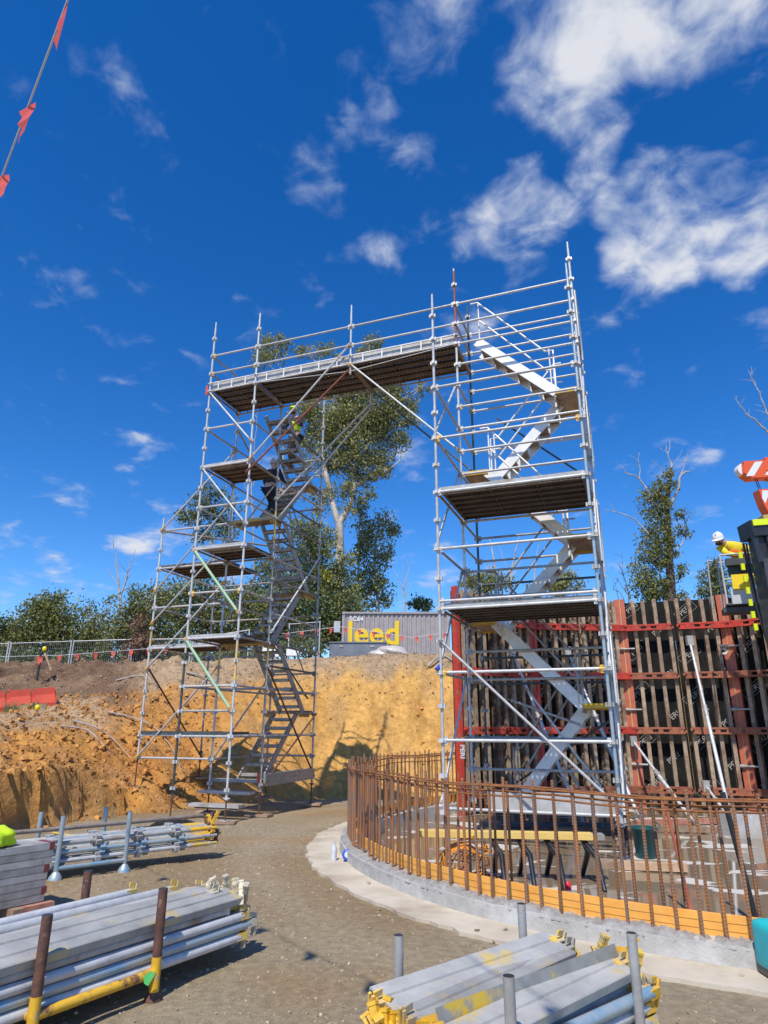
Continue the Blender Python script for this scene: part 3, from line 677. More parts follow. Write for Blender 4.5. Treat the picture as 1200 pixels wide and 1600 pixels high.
def brace(par, p, q, mat=galv, ends=None, r=.021, off=None):
    p, q = Vector(p), Vector(q)
    if off is not None: p, q = p+off, q+off
    Lg = (q-p).length; em = ends or mat
    def f():
        m = MB().tube((0,0,.07), (0,0,Lg-.07), r, n=8)
        for z, s in ((.03, 1), (Lg-.03, -1)): m.box((0,0,z+s*.03), (.052, .012, .2), None, 1); m.tube((0,-.03,z), (0,.03,z), .02, n=6, mi=1)
        return m.mesh('brace', [mat, em])
    return link('brace', cached(('brace', round(Lg, 3), mat.name, em.name, r), f), par, along(p, q))
def plank_mesh(Lp, w, top, side, ribs=True):
    m = MB(); h = .058; t = .003
    m.box((Lp/2, 0, h-t/2), (Lp, w, t), None, 0)
    for s in (-1, 1):
        m.box((Lp/2, s*(w/2-.002), h/2-.002), (Lp, .004, h-.004), None, 1); m.box((Lp/2, s*(w/2-.016), .004), (Lp, .024, .004), None, 1)
    for x in (.03, Lp-.03): m.box((x, 0, h/2), (.05, w-.01, h-.006), None, 1)
    if ribs:
        for x in ([Lp*.34, Lp*.67] if Lp > 1.5 else [Lp*.5]): m.box((x, 0, h-.02), (.03, w-.012, .03), None, 1)
        m.box((Lp/2, 0, h-.012), (Lp, .03, .012), None, 1)
    return m.mesh('deck_plank', [top, side])
def planks(par, a0, a1, b0, n, k, axis='x', light=(0,), mats=None, dz=.028, w=.225, pitch=.232):
    """n planks lying from a0 to a1 along the tower's x (or y) axis"""
    for i in range(n):
        top, side = (plankholes, plankm) if i in light else (mats or (plankdarkh, plankdark))
        Lp = abs(a1-a0)-.06
        me = cached(('plank', round(Lp, 3), w, top.name, side.name), lambda: plank_mesh(Lp, w, top, side))
        off = b0 + pitch*(i+.5)
        if axis == 'x': M = Matrix.Translation(T(a0+.03, off, k) + Vector((0,0,dz))) @ RZ
        else: M = Matrix.Translation(T(off, a0+.03, k) + Vector((0,0,dz))) @ RZ @ Matrix.Rotation(math.pi/2, 4, 'Z')
        link('deck_plank', me, par, M)
def stair(par, p, q, side, w, n, ms, mt, depth=.20, th=.028, closed=False):
    """flight from p (bottom) to q (top), side = unit vector across"""
    p, q = Vector(p), Vector(q); d = (q-p).normalized(); run = Vector((d.x, d.y, 0)).normalized()
    up = d.cross(side); up = up if up.z > 0 else -up
    for s in (-1, 1):
        o = side*(s*w/2)
        m = MB().prism([(-th/2, -depth/2), (th/2, -depth/2), (th/2, depth/2), (-th/2, depth/2)], p+o, q+o, up)
        link('stair_stringer', m.mesh('stair_stringer', ms), par)
    for i in range(n):
        c = p.lerp(q, (i+.75)/(n+.5)); 
        M = along(c - side*(w/2-th), c + side*(w/2-th))
        def f():
            m = MB(); Lx = w-2*th
            m.box((0,0,Lx/2), (.20, .028, Lx)); m.box((.09, -.03, Lx/2), (.02, .07, Lx)); m.box((-.09, -.02, Lx/2), (.016, .05, Lx))
            return m.mesh('stair_tread', mt)
        M2 = Matrix((run, Vector((0,0,1)), run.cross(Vector((0,0,1))))).transposed().to_4x4(); 
        # local z must run across the flight
        zax = run.cross(Vector((0,0,1))); M2.translation = c - zax*(w/2-th)
        link('stair_tread', cached(('tread', round(w, 2), mt.name), f), par, M2)
def handrail(par, pts, mat=alu, r=.019):
    m = MB().path(pts, r, 8); return link('handrail', m.mesh('handrail', mat), par)
def toeboard(par, p, q, h, mat, name='toe_board'):
    m = MB().box((0, 0, (q-p).length/2), (.02, h, (q-p).length-.1)); return link(name, m.mesh(name, mat), par, along(p, q))

# ---- nearer tower (right), inside the ring
RT = thing('scaffold_tower', 'nearer grey scaffold tower with pale aluminium stairs, standing on the slab inside the rebar ring', 'scaffold', T(1.22, 1.55, 0) * 1 - Vector((0,0,ZK0-SLAB_Z)))
XA, XD = 0.0, 2.44; YA, YB, YC = 0.0, 1.83, 3.10
bluegalv = mk('blue_worn_galvanised', (.40,.47,.50), (.25,.42,.55), 5, .5, .62, .45, .4, .15, 50, vary=.05)
JZ = SLAB_Z + .045
standard(RT, XA, YA, -.95, 17.0, galv, jack=JZ, sole=(.5,.23,.3), pm=galv)
standard(RT, XD, YA, -1.0, 17.1, bluegalv, jack=JZ, sole=(.7,.23,.1), pm=galv2)
standard(RT, XA, YB, -4.85, 17.2, galv, jack=JZ, sole=(.4,.23,.3))
standard(RT, XD, YB, -4.85, 17.2, galv, jack=JZ, sole=(.4,.23,.3))
standard(RT, XA, YC, -4.6, 17.2, darkst, jack=JZ, sole=(.4,.23,.3), pm=galv2)
standard(RT, XD, YC, -4.2, 17.2, galv2, jack=JZ, sole=(.4,.23,.3))
m = MB().tube((0,0,0), (0,0,LIFT*3.9), .0255, n=10); link('rusty_sleeve', m.mesh('rusty_sleeve', redtube), RT, Matrix.Translation(T(XA, YB, -.8)))
for k in (3, 5, 7, 9, 11, 13, 15, 16.9): ledger(RT, T(XA,YA,k), T(XD,YA,k), galv, yel if k in (5, 13) else None)
for k in (10.75,): ledger(RT, T(XA,YA,k), T(XD,YA,k), galv)
for k in (-3,-2,-1,0,2,3,4,5,7,9,10,12,13,15,16): ledger(RT, T(XA,YB,k), T(XD,YB,k), galv if k < 8 else galv2, yelold if k in (2, 8) else None)
for k in (-3,-2,-1,0,1,3,4,6,7,8,9,10,12,13,15): ledger(RT, T(XA,YC,k), T(XD,YC,k), galv if k < 5 else (darkst if k in (9,10,12,13) else galv2))
for x in (XA, XD):
    for k in (3, 5, 7, 9, 11, 13, 15): ledger(RT, T(x,YA,k), T(x,YB,k), galvold if k in (7, 11) else galv2, None, 'transom')
    for k in (-3,-2,-1,1,3,5,7,8,9,11,13,15): ledger(RT, T(x,YB,k), T(x,YC,k), galvold if k == -1 else galv2, None, 'transom')
# handrail frames hung on the right side
for k0 in (-1, 3.5, 7.5, 12):
    q = .07; pts = [T(XD+q,YA+.9,k0+1.9), T(XD+q,YA+.9,k0-.1), T(XD+q,YA+1.05,k0-.3), T(XD+q,YB-.15,k0-.3), T(XD+q,YB-.05,k0-.1), T(XD+q,YB-.05,k0+1.9)]
    handrail(RT, pts, galv, .018)
for x, s in ((XA, -1), (XD, 1)):
    for k in (1, 5, 9, 13): brace(RT, T(x,YB,k), T(x,YA,min(k+4, 16.8)), galv, galv2, off=TEX*(s*.05))
brace(RT, T(XA,YA,12), T(XD,YA,16.7), galv, galv2, off=-TEY*.055)
brace(RT, T(XD,YC,14.2), T(.3,YC,16.9), darkst, galv2, off=-TEY*.05)
brace(RT, T(XD,YB,5), T(XA+.55,YB,1.5), darkst, galv2, off=TEY*1.32)
brace(RT, T(1.0,YB,13.3), T(XD-.3,YB,16.6), galv, galv2, off=TEY*.06)
brace(RT, T(.72,YB,13.7), T(1.95,YB,14.6), galv2, galv2, off=TEY*.06)
brace(RT, T(.75,YC,13.8), T(1.75,YC,17), galv2, galv2, off=TEY*.06)
for k in (7, 11): planks(RT, XA, XD, YA+.0, 7, k, light=(0,), pitch=.258)
# aluminium stair: flights of three lifts between landings at the two ends
side = TEY
yl = 2.47
for n, (k, xe) in enumerate(((2, 1), (5, 0), (8, 1), (11, 0), (14, 1))):
    x0, x1 = (1.93, 2.42) if xe else (.03, .52)
    m = MB().box((0,0,0), (x1-x0, 1.08, .05)).box((0,-.55,-.015), (x1-x0, .03, .085), None, 1).box((0,.55,-.015), (x1-x0, .03, .085), None, 1)
    m.box(((-1 if xe else 1)*(x1-x0)/2, 0, -.05), (.03, 1.08, .14))
    link('landing', m.mesh('landing', [alutread, yel if k in (5, 8, 11, 14) else yelold]), RT, Matrix.Translation(T((x0+x1)/2, yl, k)+Vector((0,0,.05))) @ RZ)
for (k0, x0, k1, x1, y) in ((-1, .42, 2, 1.95, 2.20), (2, 1.95, 5, .5, 2.76), (5, .5, 8, 1.95, 2.20), (8, 1.95, 11, .5, 2.76), (11, .5, 14, 1.95, 2.20), (14, 1.95, 17.3, .62, 2.76)):
    stair(RT, T(x1, y, k1)+Vector((0,0,.03)), T(x0, y, k0)+Vector((0,0,.03)), TEY, .52, 6, alu, alutread, .20)
    a, b = T(x0, y-.26, k0), T(x1, y-.26, k1)
    sx = 1 if x1 > x0 else -1
    for hgt in (.55, .98):
        o = Vector((0,0,hgt))
        handrail(RT, [a+o-TEX*sx*.1, a+o+TEX*sx*.05, b+o-TEX*sx*.15, b+o, b+Vector((0,0,max(.05, hgt-.45)))], alu if k0 < 8 else galv2)
    for f in (.04, .95):
        c = a.lerp(b, f); link('stair_post', MB().tube(c, c+Vector((0,0,1.0)), .016, n=8).mesh('stair_post', alu if k0 < 8 else galv2), RT)
m = MB().box((0,0,0), (1.95, .05, .26)); link('kick_board', m.mesh('kick_board', concplank if 'concplank' in globals() else plankm), RT, Matrix.Translation(T(1.42, .95, 16.8)) @ RZ)
m = MB().tube((-.05,-.03,0), (.05,.03,.09), .03, n=8); link('wrapped_tape', m.mesh('wrapped_tape', bluep), RT, Matrix.Translation(T(XA-.03, YA, 12.9)))
# ---- bridge deck between the towers
BD = thing('scaffold_bridge', 'high scaffold bridge deck with guard rails spanning between the two towers', 'scaffold bridge', T(-2.44, 2.46, -1))
xs_ = (-6.15, -4.88, -2.44, 0.0)
for a0, a1 in zip(xs_[:-1], xs_[1:]):
    planks(BD, a0, a1, YB+.03, 5, -1, light=(), mats=(plankdarkh, plankdark), pitch=.242, w=.232)
    for k in (-3, -2):
        ledger(BD, T(a0,YB,k), T(a1,YB,k), galv, yelold if a0 < -5 else None, 'guard_rail'); ledger(BD, T(a0,YC,k), T(a1,YC,k), galv2 if a0 > -6 else galv, None, 'guard_rail')
    # lattice ledger along the front with its rungs, and a tension rod below
    for y in (YB-.03, YC+.03):
        for dz in (.0, .21): brace(BD, T(a0,y,-1)+Vector((0,0,dz)), T(a1,y,-1)+Vector((0,0,dz)), alu if y < 2 else galv2, r=.02)
        nr = 3 if a1-a0 < 2 else 5
        for j in range(nr):
            p = T(a0 + (a1-a0)*(j+.7)/(nr+.4), y-.004, -1)
            link('lattice_rung', cached(('rung', y < 2), lambda: MB().box((0,0,.105), (.03,.022,.19)).mesh('lattice_rung', alu if y < 2 else galv2)), BD, Matrix.Translation(p) @ RZ)
    toeboard(BD, T(a0,YB+.035,-1)+Vector((0,0,.17)), T(a1,YB+.035,-1)+Vector((0,0,.17)), .20, plankholes)
    toeboard(BD, T(a0,YC-.035,-1)+Vector((0,0,.17)), T(a1,YC-.035,-1)+Vector((0,0,.17)), .20, plywd)
for x in xs_[:-1]:
    for dx in ((0,) if x != -2.44 else (-.02, .03)): ledger(BD, T(x+dx,YB,-1), T(x+dx,YC,-1), galvold, None, 'transom')
ledger(BD, T(-6.15,YB,-3), T(-6.15,YC,-3), galv2, None, 'guard_rail'); ledger(BD, T(-6.15,YB,-2), T(-6.15,YC,-2), galv2, None, 'guard_rail')
standard(BD, -2.44, YB, -4.15, -.5, galv); standard(BD, -2.44, YC, -3.1, -.2, galv2)
standard(BD, -3.6, YC, -3.2, -1, yelold)
for pts in ([T(-4.88,YB-.05,-1)+Vector((0,0,-.02)), T(-2.44,YB-.05,-1)-Vector((0,0,.20)), T(0,YB-.05,-1)+Vector((0,0,-.02))],):
    m = MB().path(pts, .009, 6); link('tension_rod', m.mesh('tension_rod', galv), BD)
brace(BD, T(-4.88,YB,3), T(-2.44,YB,-2), galv, orgblade, off=-TEY*.05)
brace(BD, T(-4.88,YB,3.6), T(-2.44,YB,-.6), redtube, redtube, off=-TEY*.10)
brace(BD, T(-4.88,YC,4), T(-2.44,YC,-.4), galv, galv2, off=TEY*.05)
brace(BD, T(-4.88,YC,5), T(-2.44,YC,-.2), galv, galv2, off=TEY*.09)
brace(BD, T(-2.44,YB,-1), T(XA,YB,4), galv, yel, off=-TEY*.05); brace(BD, T(-2.44,YC,-1), T(XA,YC,4), darkst, galv2, off=-TEY*.05)
m = MB().box((0,0,0), (.06,.03,.24)); link('red_tag', m.mesh('red_tag', redplast), BD, Matrix.Translation(T(-6.22, YB-.02, -1.1)) @ RZ)

# ---- farther tower (left), at the foot of the bank
LT = thing('scaffold_tower', 'farther scaffold tower with steel stairs and a lower side bay beside the orange bank', 'scaffold', T(-5.5, 3.2, 0) - Vector((0,0,ZK0+.13)))
XL, X2, X3 = -8.15, -6.15, -4.88; YR = 5.54
G = -.13
standard(LT, X2, YB, -4.95, 17.35, galv, jack=-.10, sole=(.6,.25,.15))
standard(LT, X3, YB, -4.9, 17.3, galv, jack=-.08, sole=(.42,.25,.35), pm=galv)
standard(LT, X2, YC, -3.1, 17.4, galv, jack=-.09, sole=(.5,.25,.1))
standard(LT, X3, YC, -3.2, 17.3, galv2, jack=-.09, sole=(.55,.25,.0))
standard(LT, X2, YR, -1.2, 16.9, galv2, jack=.0, sole=(.4,.25,.2))
standard(LT, X3, YR, -3.9, 17.3, galv2, jack=-.11, sole=(.5,.25,.2))
zP1 = hz(*T(XL,YC,0).xy); zM3 = hz(*T(XL,YR,0).xy)
standard(LT, XL, YC, 4.3, 16.0, galv, jack=max(.22, zP1+.05), sole=(.42,.3,.1))
standard(LT, XL, YR, 7.2, 15.9, galv2, jack=max(.4, zM3+.02), sole=(.42,.3,.1))
# painted sections
for a, b, k0, k1, mt in ((X2,YB,11.6,17.3,darkst), (X3,YB,11.2,12.8,yelold), (X3,YC,4.6,6.2,yelold), (XL,YC,9.8,10.8,yelold), (X3,YC,11.1,12,yelold), (X2,YC,11.2,12.4,yelold)):
    m = MB().tube((0,0,0), (0,0,LIFT*(k1-k0)), .0262, n=10); link('painted_tube', m.mesh('painted_tube', mt), LT, Matrix.Translation(T(a,b,k1)))
for k in (1, 3, 5, 7, 9, 11, 13, 15): ledger(LT, T(X2,YB,k), T(X3,YB,k), galv, yel if k in (9,) else None)
ledger(LT, T(X2,YB,14), T(X3,YB,14), woodt if False else plankm)
for k in (5, 7, 9, 11, 13, 15): ledger(LT, T(X2,YC,k), T(X3,YC,k), galv2 if k != 5 and k != 11 else yelold, yelold)
for k in (0, 1, 3, 4, 6, 7, 9, 10, 12, 13, 15, 16): ledger(LT, T(X2,YR,k), T(X3,YR,k), galv2)
for x in (X2, X3):
    for k in (1, 3, 5, 7, 9, 11, 13, 15): ledger(LT, T(x,YB,k), T(x,YC,k), galvold if k in (3, 7, 11) else galv2, None, 'transom')
for k in (0,1,2,3,4,5,6,7,8,9.6,11,12,13,14,15,16.6): ledger(LT, T(X3,YC,k), T(X3,YR,k), galvold if k in (2,5,8,11,14) else (galv2 if k % 2 else darkst))
for k in (1,3,5,7,9,11,13,15,16): ledger(LT, T(X2,YC,k), T(X2,YR,k), galv2)
for k in (5, 7, 9, 11, 15, 16): ledger(LT, T(XL,YC,k), T(X2,YC,k), galv)
for k in (7, 9, 11, 15): ledger(LT, T(XL,YR,k), T(X2,YR,k), galv2)
for k in (7, 9, 11, 15): ledger(LT, T(XL,YC,k), T(XL,YR,k), galv2)
ledger(LT, T(XL,YC,5), T(X2,YR,5), galvold)
fo = -TEY*.055
brace(LT, T(X2,YB,-1), T(X3,YB,2), galv, galv2, off=fo); brace(LT, T(X2,YB,3), T(X3,YB,6), galv, galv2, off=fo)
brace(LT, T(X2,YB,7), T(X3,YB,10), grnpaint, orgblade, r=.033, off=fo); brace(LT, T(X2,YB,11), T(X3,YB,14), grnpaint, orgblade, r=.033, off=fo)
for k0, k1 in ((16, 12), (12, 8), (8.2, 4), (9.8, 6), (5, 1.2)): brace(LT, T(XL,YC,k0), T(X2,YC,k1), galv, yel, off=fo)
brace(LT, T(XL,YC,12), T(XL,YR,16.2), rust, rust, off=TEX*.05)
brace(LT, T(X2,YC,6), T(X3,YC,3), galv2, galv2, off=TEY*.05); brace(LT, T(X2,YC,16), T(X3,YC,12.6), galv2, galv2, off=TEY*.05); brace(LT, T(X2,YC,10), T(X3,YC,6.5), galv2, galv2, off=TEY*.05)
so = TEX*.055
brace(LT, T(X3,YC,12.2), T(X3,YR,16.9), rust, rust, off=so); brace(LT, T(X3,YR,14), T(X3,YC,17), rust, rust, off=so)
brace(LT, T(X3,YR,5.7), T(X3,YC,10.5), galv, galv2, off=so); brace(LT, T(X3,YC,10.2), T(X3,YR,13.2), grndark, yel, off=TEX*-.3+TEY*.2)
brace(LT, T(X3,YC,4.5), T(X3,YR,6.8), grndark, galv2, off=TEX*-.3+TEY*.2)
brace(LT, T(X2,YR,2), T(X3,YR,-1), galv2, galv2, off=TEY*.05); brace(LT, T(X2,YC,0), T(X2,YR,3), galv2, yelold, off=TEX*.05)
for k, lt_ in ((3, (0,)), (7, (0, 1)), (11, (0,))): planks(LT, X2, X3, YB+.02, 5, k, light=lt_, pitch=.246, mats=(plankdarkh, plankdark) if k != 3 else (plywd, plankdark))
planks(LT, XL, X2, YC+.02, 6, 7, light=(), pitch=.24, mats=(plywd, plankdark)); planks(LT, XL, X2, YC+.02, 5, 11, light=(0,), pitch=.24)
planks(LT, XL, X2, YC-.05, 2, 15, light=(), pitch=.24, mats=(plankdarkh, darkst)); planks(LT, X2, X3, YB+.02, 3, 15, light=(), pitch=.24, mats=(plankdarkh, darkst))
# steel stair, three lifts to a flight
sw = .62; xc = -5.27
for k, far in ((14, 1), (11, 0), (8, 1), (5, 0), (2, 1)):
    y0, y1 = (YR-.52, YR-.02) if far else (YC+.03, YC+.50)
    for j in range(3):
        m = MB().box((0,0,0), (1.18, .15, .045)); link('landing_board', m.mesh('landing_board', plywd if far else galvold), LT, Matrix.Translation(T((X2+X3)/2, y0+.09+.165*j, k)+Vector((0,0,.05))) @ RZ)
    m = MB().box((0, (-.0 if not far else .0), 0), (.04, y1-y0, .10)); 
    for s in (-1, 1): link('landing_bearer', m.mesh('landing_bearer', yelold), LT, Matrix.Translation(T((X2+X3)/2+s*.5, (y0+y1)/2, k)-Vector((0,0,.03))) @ RZ)
    if not far:
        m = MB().box((0,0,0), (1.17,.03,.07)); link('landing_edge', m.mesh('landing_edge', yelold), LT, Matrix.Translation(T((X2+X3)/2, y0-.01, k)+Vector((0,0,.03))) @ RZ)
yn, yf = YC+.50, YR-.55
fl = ((17, yn-.1, 14, yf, -5.38), (14, yf, 11, yn, -5.22), (11, yn, 8, yf, -5.42), (8, yf, 5, yn, -5.22), (5, yn, 2, yf, -5.42), (2, yf, -1, yn-.1, -5.25))
for kb, yb, kt, yt, x in fl:
    stair(LT, T(x,yb,kb)+Vector((0,0,.03)), T(x,yt,kt)+Vector((0,0,.03)), TEX, sw, 7, stairold, stairold, .15, .03)
    a, b = T(x+sw/2, yb, kb), T(x+sw/2, yt, kt)
    if kb in (14, 8, 2):
        o = Vector((0,0,.95)); handrail(LT, [a+o, b+o, b+Vector((0,0,.3))], galv2, .017)
for f in (.3, .8):
    c = T(-5.1, YC+.35, 17-4*f); link('stair_post', MB().tube(c, c+Vector((0,0,1.1)), .018, n=8).mesh('stair_post', galv2), LT)
# entry steps and the upright kick plank on the right side
for (y, z, mt) in ((2.85, .30, (plankholes, plankm)), (2.48, .08, (plankholes, plankm)), (3.3, .50, (plankholes, plankm))):
    me = cached(('plank', 1.24, .225, mt[0].name, mt[1].name), lambda: plank_mesh(1.24, .225, *mt)); 
    p = T(X2-.02, y, 0); link('entry_step', me, LT, Matrix.Translation((p.x, p.y, z)) @ RZ)
for s in ():
    a = T(s, 2.4, 0); b = T(s, 3.25, 0); a.z, b.z = .03, .52
    m = MB().prism([(-.015,-.06),(.015,-.06),(.015,.06),(-.015,.06)], a, b); link('step_stringer', m.mesh('step_stringer', galv), LT)
a, b = T(X3+.03, YC, 16.75), T(X3+.03, YR, 16.75)
kickg = mk('dull_grey_plank', (.30,.30,.295), (.21,.21,.205), 6, .4, .65, .55, .1, .2, 40); kickm = perforated(kickg, 'perforated_dull_plank'); me = plank_mesh(2.36, .24, kickm, kickg); link('kick_plank', me, LT, Matrix.Translation(a+TEY*.04+Vector((0,0,-.03))) @ RZ @ Matrix.Rotation(math.pi/2, 4, 'Z') @ Matrix.Rotation(math.pi/2, 4, 'X'))
m = MB().box((0,0,0), (.05,.03,.2)); link('red_tag', m.mesh('red_tag', redplast), LT, Matrix.Translation(T(X3-.05, YC-.03, 16.7)) @ RZ)

